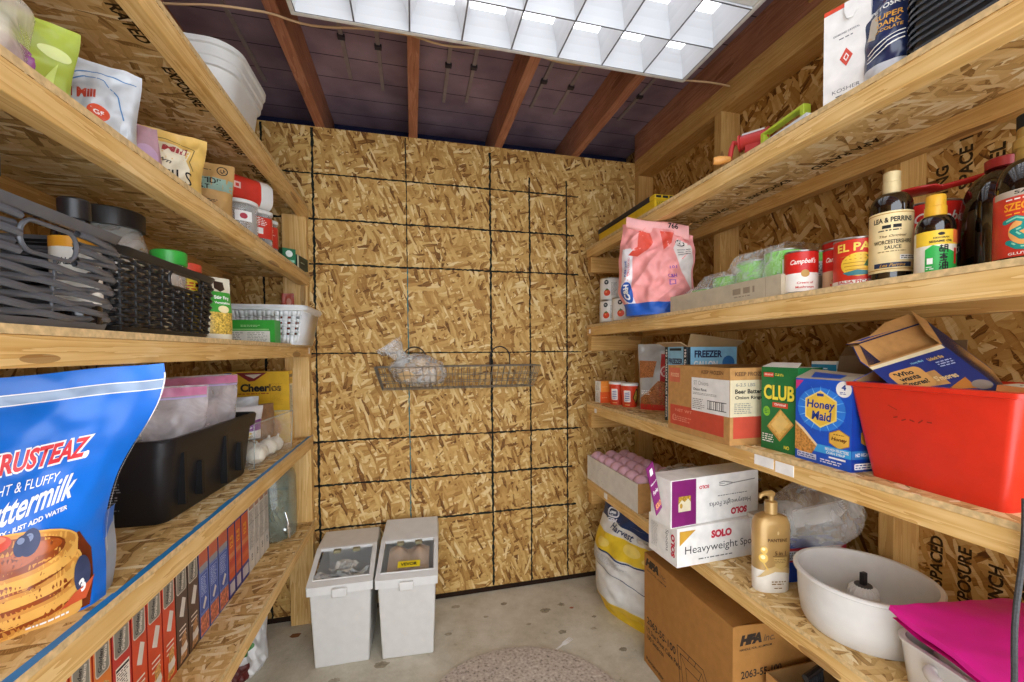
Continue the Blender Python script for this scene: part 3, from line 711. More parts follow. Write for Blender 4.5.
m.text(W, 'C&H', -3.7, 3.4, 2.2, .85, WHITE, lift=.12, sub=.15, rot=PI/2, bold=.05); m.text(W, 'PURE CANE', -3.9, 6.9, 2.4, .32, SBLUE, lift=.09, sub=.4, rot=PI/2); m.text(W, 'GRANULATED', -3.45, 7.2, 2.7, .28, pl('#d06a80', .5), sub=.4, rot=PI/2)
m.poly(W, [(-3.6, 8.9), (-2.2, 8.6), (-1.0, 9.6), (-.4, 11.2), (-.9, 12.6), (-2.6, 12.9), (-1.6, 11.4), (-2.4, 10.2)], PK2, sub=.5)
m.poly(W, [(.6, 13.2), (2.6, 13.3), (2.2, 11.2), (1.2, 9.8)], PK2, sub=.5)
m.text(W, 'C&H', 2.6, 5.6, 1.1, .55, pl('#7a3f9a', .5), lift=.09, sub=.3, rot=.1); m.text(W, '101', 2.7, 7.0, .9, .5, pl('#9c5aa0', .5), sub=.3, rot=.2)
m.rect(W, 2.2, 4.2, 3.1, 5.0, pl('#9c5aa0', .5), sub=.4); m.rect(W, 2.35, 4.35, 2.95, 4.85, PINK, sub=.4)
m.poly(W, [(3.0, 8.5), (4.9, 3.4), (5.0, 8.0), (4.7, 11.2), (3.0, 12.2), (2.4, 10.2)], pl('#dfd6d0', .5), sub=.5)
m.ell(W, 3.3, 11.3, .62, .62, INK, sub=.4); m.ell(W, 3.3, 11.3, .45, .45, pl('#dfd6d0', .5), sub=.4); m.ell(W, 3.3, 11.3, .2, .2, INK, sub=.3)
for k in range(3): m.line(W, [(2.9+.1*k, 9.9-.45*k), (4.6, 10.4-.45*k)], .1, INK, sub=.4)
m.build('bag_body', t, ang=80)
m = M()
def roll(i, j):
    a = j*2*PI; x = (i-.5)*8.4; q = .12*nz(x*.6, a)
    return V3((x+.45, -1.45+.38*math.cos(a)+q, 13.45-2.4*i+(.85+.2*i)*math.sin(a)*.95+.1*math.sin(x)))
m.grid(roll, 30, 14, pl('#efaeab', .45), cv=True)
W = lambda u, v, h: V3((u+.45, -1.83-h, 12.5-.27*u+v)); m.text(W, '766', 2.2, .2, 1.3, .75, INK, lift=.12)
m.build('rolled_top', t, ang=70)
m = M(); m.grid(lambda i, j: V3((3.0+i*2.0, -1.2+.9*j-.4*i, 11.5+.8*i*i+.5*j*(1-i)+.2*nz(i*4, j*4))), 10, 6, KRAFT); m.build('torn_fold', t, solid=.04)

# shrink-wrapped tray of green cans
t = thing('cardboard_tray', 'low kraft tray of green cans under plastic film on right shelf', 'tray', (54.6, -41.0, Z2), -90)
TRAY = pl('#b5a78f', .75, .2)
w, d, h = 17.6, 8.0, 2.0
m, F = open_carton(w, d, h, TRAY, TRAY); gk = pl('#8b7b66', .7); m.fine(F['front'], 11.4, .7, 14.6, 1.4, gk, 1, 3, fill=.9); m.fine(F['front'], 11.6, .35, 14.4, .6, gk, 1, 6); m.line(F['front'], [(15.8, .1), (15.8, 1.9)], .04, gk); m.build('tray_body', t)
GRN = pl('#72c545', .35, .5)
def grp(m, W, r, h):
    for u0 in (-1.9, 2.4): m.rect(W, u0-.9, .6, u0+.9, 3.4, pl('#dfe6df', .4), sub=.5); m.fine(W, u0-.7, .8, u0+.7, 3.2, pl('#5d6b70', .5), 7, 4, sub=.4)
GP = 'green cans in the wrapped tray'
for k, (y, x, z, a) in enumerate(((-36.4, 53.0, 0, 10), (-40.2, 53.1, 0, 40), (-44.1, 53.0, 0, 70), (-47.9, 53.0, .9, -40), (-40.0, 57.0, 0, 20), (-44.0, 56.9, 0.6, 0), (-47.8, 56.9, .9, 90))):
    lab = ['green can lying lowest at the far end of the wrapped tray', 'green can second from the far end of the wrapped tray', 'green can in the middle of the wrapped tray front row', 'green can with white panel at the near end of the wrapped tray',
           'green can behind the second one in the wrapped tray', 'green can behind the middle one in the wrapped tray', 'green can at the back near end of the wrapped tray'][k]
    hh = 2.4 if k == 0 else 3.3 if k in (1, 4) else 4.2
    can('green_can', lab, (x, y, Z2+.13), 1.8, hh if hh < 4.2 else 4.2+z*.3, GRN, grp if k in (3, 6) else (lambda m, W, r, h: m.fine(W, -1.3, .7, 1.3, h-.8, pl('#a8dd84', .4), 3, 2, sub=.4)), a-60, GP)
m = M()
def shr(i, j):
    x = -8.5+17.0*i; top = 2.0+(.7*sstep(-8.5, -5, x)+1.2*sstep(-5, -2.6, x)+1.3*sstep(.9, 2.2, x)-.1)
    if j < .35: k = j/.35; y = -3.85+.5*k; z = 2.0-.6*(1-k)+(top-2.0)*k
    else: k = (j-.35)/.65; y = -3.35+7*k; z = top+.1
    return V3((x, y+.12*nz(x, z), z+.12*nz(x*.9, y*.9, 4)))
m.grid(shr, 50, 18, film('#f4f8f4', .28, .1, .9, 1.0, 30)); m.build('plastic_film', t)

# soup cans
CR = pl('#c9241b', .4); CRW = pl('#efe9df', .45); GOLD = pl('#b98d3a', .4)
def soup(m, W, r, h, sub='Condensed'):
    m.rect(W, -PI*r*.98, h*.47, PI*r*.98, h-.18, CR, .006, sub=.45)
    for u0 in (-.25, 3.8):
        m.text(W, "Campbell's", u0+.35, h*.72, 2.3*r/1.45, .62*r/1.45, CRW, sub=.25, shear=.35, bold=.02, rot=.03)
        m.ell(W, u0+.5, h*.45, .34, .34, GOLD, sub=.3); m.text(W, 'Cream of', u0+.5, h*.24, 1.3, .2, CR, sub=.25); m.text(W, 'Mushroom', u0+.5, h*.14, 1.5, .2, CR, sub=.25)
can('soup_can', 'red and white soup can nearest the wrapped tray', (52.35, -50.3, Z2), 1.35, 3.95, CRW, soup, -44)
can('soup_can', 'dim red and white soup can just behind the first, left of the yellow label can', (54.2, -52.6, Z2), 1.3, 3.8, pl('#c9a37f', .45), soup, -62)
can('soup_can', 'tall red soup can standing at the back above the smaller ones', (57.9, -50.2, Z2), 1.9, 5.3, CR, lambda m, W, r, h: [m.text(W, "Campbell's", u, h*.6, 3.6, .9, CRW, sub=.25, shear=.35) for u in (-1.2, 3.2)], -50)
def elp(m, W, r, h):
    m.ell(W, .15, h*.44, 1.3, .95, pl('#e8bd3e', .4), sub=.4)
    for k in range(5): m.line(W, [(-1.2+.1*k, h*.62-k*.28), (1.6-.1*k, h*.62-k*.28)], .05, pl('#b07a20', .5), sub=.4)
    m.poly(W, [(-1.0, h*.28), (0, h*.33), (1.3, h*.27), (1.1, h*.22), (-.6, h*.22)], pl('#3f7f86', .5), sub=.4); m.poly(W, [(.4, h*.4), (.7, h*.56), (.55, h*.62), (.85, h*.6), (1.1, h*.58), (.8, h*.5), (.75, h*.38)], pl('#48704a', .5), sub=.3)
    m.text(W, 'EL PATO', .35, h*.8, 3.6, .68, pl('#f0cf5a', .4), sub=.3, bold=.03); m.rect(W, -2.4, .2, 2.6, .5, CRW, sub=.4); m.text(W, 'SALSA PICANTE', .1, .36, 3, .24, CR, sub=.3)
can('sauce_can', 'red can with a yellow oval label beside the worcestershire bottle', (53.3, -54.75, Z2), 1.62, 4.0, pl('#cf3320', .4), elp, -52)
# worcestershire bottle
GLB = pl('#170d08', .06, .9, 0); t = thing('sauce_bottle', 'tall dark worcestershire bottle with cream label and foil neck', 'bottle', (53.25, -57.35, Z2), -50); t.scale = (.82, .82, .93)
m = M(); r = 1.62; m.lathe(bottle_prof(r, 8.0, .62, 6.1, 7.4), GLB, n=40); m.build('glass_bottle', t)
m = M(); m.lathe([(.66, 7.0), (.68, 8.3), (.62, 8.35), (.64, 8.4), (.66, 9.15), (.5, 9.25), (0, 9.25)], pl('#cdb98a', .5, .4, .08, .2), n=24); m.build('foil_cap', t)
CRM = pl('#ecd6a0', .5); m = M(); m.lathe([(r+.02, .75), (r+.02, 5.7)], CRM, n=48); W = cyl(r+.02)
for z in (.95, 5.5): m.rect(W, -5, z, 5, z+.07, GOLD, sub=.4)
m.text(W, 'LEA & PERRINS', 0, 5.0, 3.0, .42, INK, sub=.2, bold=.03); m.fine(W, -.8, 4.3, .8, 4.6, INK, 1, 1, sub=.3, fill=.9); m.fine(W, -1.1, 4.05, 1.1, 4.25, INK, 1, 2, sub=.3)
m.text(W, 'The Original', 0, 3.65, 2.0, .24, pl('#7a5a30', .5), sub=.2, shear=.3); m.text(W, 'WORCESTERSHIRE', 0, 3.2, 2.9, .32, pl('#3a2a14', .5), sub=.2); m.text(W, 'SAUCE', 0, 2.75, 1.2, .3, pl('#3a2a14', .5), sub=.2); m.fine(W, -1.1, 2.35, 1.1, 2.5, pl('#8a6a3a', .5), 1, 3, sub=.3)
m.rect(W, .5, 1.7, 2.0, 2.1, WHITE, sub=.3); m.fine(W, .6, 1.75, 1.9, 2.05, INK, 2, 3, sub=.3); m.rect(W, -1.4, 1.12, 1.5, 1.5, pl('#25324e', .4), sub=.3); m.text(W, 'Lea Perrins', 0, 1.3, 1.9, .26, GOLD, sub=.2, shear=.4); m.build('paper_label', t)
def soup2(m, W, r, h):
    m.text(W, "Campbell's", .6, h*.78, 4.0, 1.0, CRW, sub=.3, shear=.35); m.rect(W, -6, h*.18, 6, h*.45, pl('#1e2438', .4), .006, sub=.5); m.rect(W, -6, .2, 6, h*.18, pl('#6b8a4a', .4), .006, sub=.5); m.text(W, 'CHUNKY', .6, h*.37, 2.0, .45, CRW, sub=.3)
can('soup_can', 'large red and navy soup can behind the worcestershire bottle', (57.2, -57.4, Z2), 2.0, 6.2, CR, soup2, -42)
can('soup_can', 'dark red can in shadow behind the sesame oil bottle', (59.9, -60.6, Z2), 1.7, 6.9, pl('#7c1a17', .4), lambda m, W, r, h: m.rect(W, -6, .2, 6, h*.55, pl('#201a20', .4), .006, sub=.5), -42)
# sesame oil
t = thing('oil_bottle', 'small dark sesame oil bottle with yellow cap and green label', 'bottle', (52.75, -60.55, Z2), -46); t.scale = (.82, .82, .9)
m = M(); r = 1.3; m.lathe([(q[0], q[1]) for q in bottle_prof(r, 5.2, .6, 3.5, 4.6)], GLB, n=36); m.build('glass_bottle', t)
m = M(); m.lathe([(.68, 4.2), (.74, 4.3), (.72, 5.3), (.66, 5.35), (.66, 6.1), (.6, 6.2), (0, 6.2)], pl('#e0a92c', .4), n=28); m.build('screw_cap', t)
m = M(); m.lathe([(r+.02, .15), (r+.02, 3.3)], pl('#e7e2cf', .45), n=48); W = cyl(r+.02); GR2 = pl('#2fae4c', .4)
m.rect(W, -1.7, 2.2, 1.7, 3.3, pl('#edc53a', .4), sub=.3); m.poly(W, [(-.9, .15), (-.9, 1.9), (-.4, 2.2), (1.6, 1.4), (1.6, .15)], GR2, sub=.3); m.rect(W, .95, 2.3, 1.7, 3.3, pl('#e8743a', .4), sub=.3); m.rect(W, 1.05, .7, 1.35, 1.9, CR, sub=.3)
m.ell(W, .1, 3.0, .22, .12, INK, sub=.2); m.text(W, 'KIKKOMAN', .1, 2.72, 1.0, .15, INK, sub=.2); m.text(W, 'SESAME OIL', .1, 2.45, 1.5, .17, INK, sub=.2, bold=.03)
def glyph(u, v, s, kind):
    L = [[(-.4, .35), (-.05, .35)], [(-.25, .5), (-.25, -.1)], [(-.4, .1), (-.08, .1), (-.08, -.3), (-.4, -.3), (-.4, .1)], [(.1, .45), (.1, -.2), (0, -.45)], [(.1, .45), (.42, .45), (.42, -.45)], [(.1, .2), (.4, .2)], [(.1, -.05), (.4, -.05)]] if kind == 0 else \
        [[(-.4, .3), (.4, .3)], [(0, .5), (0, -.1)], [(0, .2), (-.4, -.1)], [(0, .2), (.4, -.1)], [(-.3, -.2), (0, 0), (.3, -.2)], [(0, -.1), (0, -.5)], [(-.35, -.45), (.3, -.4)]] if kind == 1 else \
        [[(-.4, .4), (-.3, .25)], [(-.45, .1), (-.33, 0)], [(-.4, -.45), (-.25, -.1)], [(-.1, .3), (-.1, -.45), (.4, -.45), (.4, .3), (-.1, .3)], [(.15, .5), (.15, -.45)], [(-.1, -.05), (.4, -.05)]]
    for l in L: m.line(W, [(u+x*s, v+y*s) for x, y in l], s*.13, INK, sub=.25)
for k in range(3): glyph(.25, 1.85-.62*k, .62, k)
m.rect(W, -.75, .75, -.4, 1.2, WHITE, sub=.2); m.fine(W, -.8, .3, -.35, .6, WHITE, 2, 2, sub=.2); m.build('paper_label', t)
# dark jug and the flat red lid in front of it
t = thing('sauce_jug', 'big black plastic sauce jug with red cap on right shelf', 'jug', (56.4, -62.35, Z2), -30); t.scale = (.8, .7, .78)
m = M(); loop_loft(m, [[(x*k, y*k, z) for x, y in rr_out(5.2, 4.6, 1.4)] for k, z in ((.94, 0), (1, .2), (1, 5.5), (.96, 6.6), (.86, 7.6), (.68, 8.5), (.45, 9.0), (.32, 9.1), (.32, 9.5))], GLB, True, True); m.build('jug_body', t)
m = M(); m.lathe([(.95, 9.1), (1.35, 9.15), (1.38, 9.9), (1.25, 10.0), (0, 10.0)], pl('#9a2320', .35, .5), n=32); m.build('screw_cap', t)
m = M(); RDL = pl('#b32420', .25, .6)
def spn(i, j):
    x = -4+8*i; wv = (1.3*(1-((x+2.4)/1.7)**2)**.5 if x < -1.0 and abs((x+2.4)/1.7) < 1 else 0); wv = max(wv, .32+.3*sstep(.5, 4, x))
    return V3((x, (j-.5)*2*wv, .25*math.cos((j-.5)*PI)*-1+.35*sstep(-1, 4, x)))
m.grid(spn, 50, 8, RDL)
solo(m, 'plastic_spatula', 'flat glossy red plastic scoop lying across the cans behind sesame oil', 'scoop', (57.4, -59.2, Z2+7.55), -66, solid=.12)
# dragon sauce bottle
t = thing('sauce_bottle', 'dark sauce bottle with red dragon label and gold neck at frame edge', 'bottle', (53.2, -65.2, Z2), -56); t.scale = (.92, .92, .86)
m = M(); r = 1.75; m.lathe(bottle_prof(r, 8.4, .75, 4.9, 7.2), GLB, n=40); m.build('glass_bottle', t)
m = M(); m.lathe([(.95, 6.4), (.86, 7.4), (.86, 7.9), (.98, 8.0), (.98, 8.6), (.84, 8.7), (.8, 9.4)], pl('#bd9a52', .35, .5, .05, .5), n=28); m.build('gold_neck_wrap', t)
m = M(); m.lathe([(.82, 9.4), (.84, 10.3), (0, 10.35)], BLACK, n=28); m.build('cap', t)
m = M(); m.lathe([(r+.02, .3), (r+.02, 4.9)], pl('#cf3b2a', .4), n=48); W = cyl(r+.02); m.rect(W, -2.4, 4.45, 2.4, 4.9, pl('#b8aa98', .4), sub=.3)
m.text(W, 'SAN-J', -.35, 4.67, 1.5, .3, INK, sub=.2); m.text(W, 'SZECHUAN', -.3, 3.75, 2.6, .55, pl('#f0a02c', .4), sub=.2, bold=.03); m.fine(W, -1.5, 3.15, .9, 3.35, pl('#f0a02c', .4), 1, 3, sub=.3); m.fine(W, -1.5, 4.15, .9, 4.35, CRW, 1, 3, sub=.3)
m.ell(W, -.3, 2.0, 1.05, 1.0, pl('#e8a35a', .4), sub=.3)
TEAL = pl('#1f8f86', .4); dr = [(-1.5, 2.75), (-1.0, 2.95), (-.5, 2.7), (-.6, 2.3), (-1.1, 2.05), (-.7, 1.6), (-.1, 1.5), (.1, 1.15), (-.3, .85), (-.9, .95), (-1.3, 1.3)]
m.line(W, dr, .34, TEAL, sub=.25); m.line(W, [(x+.05, y+.03) for x, y in dr], .1, pl('#8fd0b0', .4), .02, sub=.25)
for u, v in dr: m.ell(W, u, v, .17, .17, TEAL, sub=.2, n=12)
m.text(W, 'GLUTEN FREE', -.3, .5, 2.0, .18, CRW, sub=.2); m.build('paper_label', t)
# ================================================================== right wall, third shelf
ORG = pl('#ee8a35', .45); WHT = pl('#ecebe6', .45); TUBR = pl('#d9421f', .4)
for k, (z, c) in enumerate(((0, '#e8632a'), (2.12, '#f0953c'))):
    m, F = carton(2.3, 2.6, 2.1, pl(c, .45), front=WHT); m.fine(F['front'], .3, .3, 2.0, 1.2, pl('#9a9790', .6), 3, k+1); m.ell(F['front'], 1.1, 1.55, .5, .35, pl('#d8d4cc', .5)); m.fine(F['right'], .3, .9, 1.6, 1.1, pl('#f8c690', .5), 1, 3)
    solo(m, 'snack_box', ('small orange box at the far end, under a lighter orange one', 'small light orange box stacked on another at the far end')[k], 'box', (53.3, -6.1, Z3+z), -90+k*4, 'small orange boxes at the far end')
def tub(label, loc, rz, win):
    t = thing('snack_tub', label, 'tub', loc, rz, 'red tubs with white rims'); r = 1.5
    m = M(); m.lathe([(0, .1), (1.25, .1), (1.3, 0), (r, 3.9)], TUBR, n=40); W = lambda u, v, h: cyl(1.3+.2*v/3.9)(u, v, h)
    m.rrect(W, -.62, .9, .62, 3.0, .2, pl('#eee8e0', .45), sub=.3)
    for k in range(5): m.line(W, [(-.42, 1.2+k*.32), (.42, 1.3+k*.32)], .14, pl('#4c62a8', .5), sub=.3)
    m.rect(W, -.4, .3, .5, .5, pl('#f0b06a', .5), sub=.3)
    if win: m.poly(W, [(1.0, 1.7), (1.7, .5), (2.3, 1.4), (2.2, 3.2), (1.7, 3.3)], pl('#2b2320', .5), sub=.3); m.poly(W, [(1.15, 1.7), (1.65, .8), (2.1, 1.6), (2.0, 2.9), (1.7, 3.0)], pl('#c9a040', .5, var=.3, scale=400), sub=.3)
    m.build('tub_body', t)
    m = M(); m.lathe([(r-.05, 3.8), (r+.08, 3.82), (r+.1, 4.2), (r-.05, 4.3), (0, 4.25)], WHT, n=40); m.build('lid', t)
tub('red tub with white lid next to the small orange boxes', (54.4, -9.6, Z3), -50, 0); tub('red tub with white lid and snack window beside the nut pouch', (54.9, -13.4, Z3), -48, 1)
# snack pouch
t = thing('snack_pouch', 'grey and red foil pouch with nut picture left of blue bag box', 'pouch', (57.0, -18.6, Z3), -42)
m = M(); f, W = pouch(m, 6.0, 11.2, 2.6, pl('#a9a7a2', .25, .6), wr=.18, seed=21, topw=1.0)
NUT = pl('#a8693a', .5, .3, .3, scale=220); m.rect(W, .9, 1.2, 2.9, 9.5, pl('#b3231e', .35), sub=.5); m.poly(W, [(-2.7, .5), (2.8, .5), (2.6, 4.8), (.6, 5.0), (-1.2, 3.2), (-2.7, 2.0)], NUT, sub=.4); m.poly(W, [(-2.9, 5.4), (-.3, 5.6), (.2, 8.3), (-2.8, 8.4)], NUT, sub=.4)
m.rect(W, -2.8, .02, 2.8, 1.0, pl('#c8372a', .35), sub=.4); m.ell(W, 1.7, 6.6, .8, .9, pl('#d8b0a8', .5), sub=.4); m.ell(W, 1.7, 6.6, .6, .7, pl('#b3231e', .4), sub=.4); m.fine(W, -2.5, 2.6, -.6, 3.4, WHITE, 2, 4, sub=.4)
m.build('pouch_body', t)
m = M(); pouch(m, 4.5, 8.5, 2.5, pl('#26221f', .35, .5), wr=.2, seed=5); solo(m, 'snack_pouch', 'dark brown pouch in shadow behind the red tubs', 'pouch', (58.8, -14.2, Z3), -55)
# blue freezer bag box
t = thing('bag_box', 'tall light blue box with black edge strips and open kraft flaps', 'box', (56.0, -31.2, Z3), -92)
LB = pl('#8cc3df', .45); LBD = pl('#1f2a30', .5); KR2 = pl('#a88a62', .7, .2); w, d, h = 5.3, 7.6, 10.6
m, F = open_carton(w, d, h, LB, KR2); f = F['front']
m.rect(f, 0, 0, .75, h, LBD); m.rect(f, w-.8, 0, w, h, LBD)
m.text(f, '192 GALLON PLUS FREEZER', w-.4, h*.5, 9.8, .42, WHITE, rot=-PI/2, bold=.03); m.text(f, '192 GALLON PLUS FREEZER', .38, h*.5, 9.8, .4, WHITE, rot=-PI/2, bold=.03)
NV2 = pl('#1e2b55', .5); m.rect(f, 1.2, h-.55, 4.0, h-.2, LBD); m.text(f, 'FREEZER', w/2, 8.6, 3.4, .75, NV2, bold=.04); m.text(f, 'GALLON', w/2-.2, 7.4, 2.9, .7, WHITE, bold=.03); m.text(f, 'PLUS', w/2-.5, 6.3, 2.0, .7, WHITE, bold=.03)
f = F['right']; m.rect(f, 0, 0, .5, h, LBD); m.text(f, 'FREEZER', 3.2, 9.6, 4.2, .95, NV2, bold=.04); m.text(f, 'GALLON', 2.8, 8.25, 3.6, .85, WHITE, bold=.03); m.text(f, 'PLUS', 2.1, 7.0, 2.2, .85, WHITE, bold=.03); m.ell(f, 6.3, 8.4, .95, .95, pl('#2d6fae', .5)); m.rect(F['left'], 6.9, 0, d, h, LBD); m.text(F['left'], 'GALLON PLUS FREEZER', 7.25, h/2, 9.5, .4, WHITE, rot=-PI/2)
m.build('box_body', t)
flap(t, [(-w/2, -d/2, h), (w/2, -d/2, h), (w/2+.2, -d/2-1.2, h+.55), (-w/2-.2, -d/2-1.2, h+.55)], pl('#d6bf95', .6), KR2)
fl = flap(t, [(w/2, -d/2, h), (w/2, d/2, h), (w/2+1.2, d/2+.3, h+.75), (w/2+1.2, -d/2-.3, h+1.7)][::-1], KR2, KR2)
# frozen food carton
t = thing('cardboard_box', 'brown cardboard box with red base band and white shipping label', 'box', (54.9, -39.6, Z3), -91)
w, d, h = 11.3, 11.6, 8.2; RB = pl('#c24a34', .6); KD = pl('#6d4a2c', .7)
m, F = open_carton(w, d, h, KRAFT, KRAFT_IN, .18); f = F['front']
m.rect(f, .5, .7, w-.9, 3.2, RB); m.rect(f, .3, 6.1, 2.6, 7.9, pl('#c8694c', .6)); m.text(f, 'FOODS', 1.5, 7.0, 1.7, .5, pl('#e0b48c', .6)); m.text(f, 'NET WT', 3.3, 2.6, 3.4, .35, pl('#d98a72', .6)); m.fine(f, 1, 1.2, 5, 1.9, pl('#d98a72', .6), 3, 3); m.ell(f, 1.4, 1.6, .42, .42, pl('#d98a72', .6)); m.ell(f, 1.4, 1.6, .32, .32, RB)
m.text(f, 'KEEP FROZEN', 8.5, 7.6, 3.6, .42, KD, bold=.03); m.rect(f, 4.9, 3.0, w-.05, 6.9, pl('#e6e4df', .5)); gy = pl('#8b8884', .6); m.text(f, 'ST Onions', 6.6, 6.3, 2.6, .5, gy, bold=0); m.text(f, 'Onion Rings', 6.4, 5.5, 2.4, .42, INK); m.fine(f, 5.1, 4.9, 9.5, 5.2, gy, 2, 3)
for k in range(9): m.rect(f, 7.8+k*.32, 3.45, 7.8+k*.32+(.08, .16, .05)[k % 3], 4.4, INK); m.lvl -= 1
m.lvl += 1; m.rect(f, 7.7, 3.42, 10.8, 3.5, INK); m.rect(f, 7.7, 4.35, 10.8, 4.43, INK); m.fine(f, 5.1, 3.2, 7.3, 4.5, gy, 5, 5)
f = F['right']; CR2 = pl('#d8cba8', .55); m.rect(f, 0, 3.0, 6.2, 6.9, CR2); m.rect(f, .4, .7, d-.5, 3.0, RB); m.text(f, 'KEEP FROZEN', 2.6, 7.55, 4.0, .45, KD, bold=.03); m.text(f, 'Beer Battered', 2.6, 5.7, 4.0, .48, INK, bold=.03); m.text(f, 'Onion Rings', 2.3, 5.0, 3.4, .45, INK, bold=.03); m.text(f, '6-2.5 LBS', 1.9, 6.4, 2.4, .36, gy); m.fine(f, .5, 3.3, 3.0, 4.5, gy, 5, 6)
m.build('box_body', t)
for pts in ([(-w/2, -d/2, h), (w/2, -d/2, h), (w/2-.1, -d/2+4.5, h-1.5), (-w/2+.1, -d/2+4.5, h-1.5)], [(w/2, d/2, h), (-w/2, d/2, h), (-w/2+.1, d/2-5, h-.6), (w/2-.1, d/2-5, h-.6)]): flap(t, pts, KRAFT, KRAFT_IN)
# green cracker box
GRC = pl('#14713a', .4, .5); YC = pl('#f2e24a', .4)
t = thing('cracker_box', 'green cracker box with yellow lettering between brown box and blue box', 'box', (53.3, -48.45, Z3), -90)
w, d, h = 4.25, 2.9, 8.35
m, F = carton(w, d, h, GRC, top=WHT); f = F['front']
m.text(f, 'CLUB', 2.2, 5.75, 3.6, 1.5, pl('#14502a', .4), bold=.05); m.text(f, 'CLUB', 2.12, 5.82, 3.6, 1.5, YC, lift=.02, bold=.035)
m.rect(f, .3, 7.35, 1.5, 7.8, pl('#d0492e', .4)); m.text(f, 'Original', .9, 7.57, 1.0, .26, WHITE); m.fine(f, 1.7, 7.45, 2.7, 7.75, YC, 2, 3); m.rect(f, 1.4, 4.35, 3.2, 4.85, pl('#d0492e', .4)); m.text(f, 'Original', 2.3, 4.62, 1.3, .3, WHITE)
m.ell(f, .7, 3.85, .42, .5, pl('#7fbf2c', .4)); m.fine(f, .45, 3.6, .95, 4.1, GRC, 3, 3)
m.poly(f, [(.75, 2.3), (2.3, 1.0), (3.9, 2.9), (2.35, 4.25)], pl('#b8843a', .5)); m.poly(f, [(.85, 2.4), (2.3, 1.25), (3.75, 2.95), (2.4, 4.15)], pl('#dcb15c', .5, .3, .12, scale=150)); m.poly(f, [(1.25, 2.55), (2.25, 1.75), (3.3, 2.95), (2.4, 3.75)], pl('#e6c373', .5))
m.fine(f, .2, .7, 1.6, 1.6, WHITE, 4, 7); m.text(f, 'NO', 3.1, .55, .6, .35, YC, bold=.03); m.rect(F['right'], .2, 6.8, d-.2, 8, GRC); m.build('box_body', t)
flap(t, [(-w/2, -d/2, h), (w/2, -d/2, h), (w/2-.6, -d/2+1.1, h+.45), (-w/2+.2, -d/2+1.1, h+.45)], GRC, WHT)
# blue graham box
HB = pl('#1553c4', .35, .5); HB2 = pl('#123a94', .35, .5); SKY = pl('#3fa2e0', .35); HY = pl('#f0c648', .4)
t = thing('graham_box', 'blue graham cracker box with yellow hexagon and opened top flaps', 'box', (53.7, -53.45, Z3), -92)
w, d, h = 5.35, 4.6, 7.45
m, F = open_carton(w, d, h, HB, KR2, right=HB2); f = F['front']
m.ell(f, 2.55, 4.85, 2.3, 1.9, pl('#2f7fe0', .4))
for k in range(16):
    a = k*PI/8; m.poly(f, [(2.55+1.2*math.cos(a-.06), 4.85+1.1*math.sin(a-.06)), (2.55+2.4*math.cos(a), 4.85+2.1*math.sin(a)), (2.55+1.2*math.cos(a+.06), 4.85+1.1*math.sin(a+.06))], pl('#7fc4f2', .4)); m.lvl -= 1
hexa = lambda cx, cy, rx, ry, ph=0: [(cx+rx*math.cos(PI/6+PI/3*i+ph), cy+ry*math.sin(PI/6+PI/3*i+ph)) for i in range(6)]
m.lvl += 1; m.poly(f, hexa(2.55, 4.85, 1.75, 1.65), pl('#f7de7a', .4)); m.poly(f, hexa(2.55, 4.85, 1.6, 1.5), HY); m.text(f, 'Honey', 2.55, 5.15, 2.7, .95, HB2, bold=.03, shear=.1); m.text(f, 'Maid', 2.65, 4.25, 1.9, .8, HB2, bold=.03, shear=.1); m.fine(f, 2.2, 5.95, 2.9, 6.25, HB2, 1, 1, fill=.8)
m.poly(f, [(.02, 6.4), (.02, 7.3), (.85, 7.3)], pl('#c8327a', .4)); m.ell(f, 4.65, 6.75, .68, .68, WHITE); m.text(f, '4', 4.65, 6.9, .4, .45, HB2, bold=.05); m.fine(f, 4.3, 6.3, 5.0, 6.55, HB2, 2, 2)
m.poly(f, hexa(4.3, 2.5, 1.05, .85), pl('#b8842c', .4)); m.poly(f, hexa(4.3, 2.5, .97, .78), pl('#e2b24a', .4)); m.text(f, 'Honey', 4.3, 2.45, 1.4, .4, pl('#6b3a12', .4), bold=.04, shear=.2); m.fine(f, 3.8, 2.8, 4.8, 2.95, pl('#6b3a12', .4), 1, 4)
m.rect(f, 1.5, 1.05, w, 1.75, SKY); m.text(f, 'NO HIGH FRUCTOSE', 4.1, 1.5, 2.1, .26, WHITE, bold=.02); m.text(f, 'CORN SYRUP', 4.0, 1.2, 1.7, .2, WHITE)
m.poly(f, [(0, .9), (1.6, .5), (2.2, 1.5), (.8, 2.7), (0, 3.3)], pl('#c98d45', .5, .3, .25, scale=200)); m.poly(f, [(0, 3.3), (.8, 2.7), (2.2, 1.5), (2.3, 1.7), (.9, 2.95), (0, 3.5)], pl('#ecd6a8', .5)); m.rect(f, .25, .25, 2.2, .75, pl('#c9cfe0', .5)); m.fine(f, .35, .3, 2.1, .7, HB2, 2, 3); m.fine(f, 2.6, .2, 4.9, .6, WHITE, 2, 5); m.rect(f, 3.4, .75, 4.9, .9, WHITE)
f = F['right']; m.rect(f, 0, 1.05, d, 1.75, pl('#2c6fb0', .4)); m.text(f, 'NO HIGH FRUCTOSE', 1.8, 1.4, 2.8, .3, WHITE); m.poly(f, hexa(1.7, 2.8, .9, .8), pl('#c8922f', .4)); m.rrect(f, .3, .2, 2.6, .7, .1, WHITE); m.fine(f, .4, .25, 2.5, .65, HB2, 2, 3)
m.build('box_body', t)
flap(t, [(-w/2, -d/2, h), (w/2, -d/2, h), (w/2-.5, -d/2+2.0, h+.5), (-w/2-1.0, -d/2+2.0, h+.85)], HB, pl('#b9ad98', .7))
flap(t, [(w/2, -d/2, h), (w/2, d/2, h), (w/2+.3, d/2, h+1.4), (w/2+.3, -d/2+2.2, h+1.0)], HB, KR2)
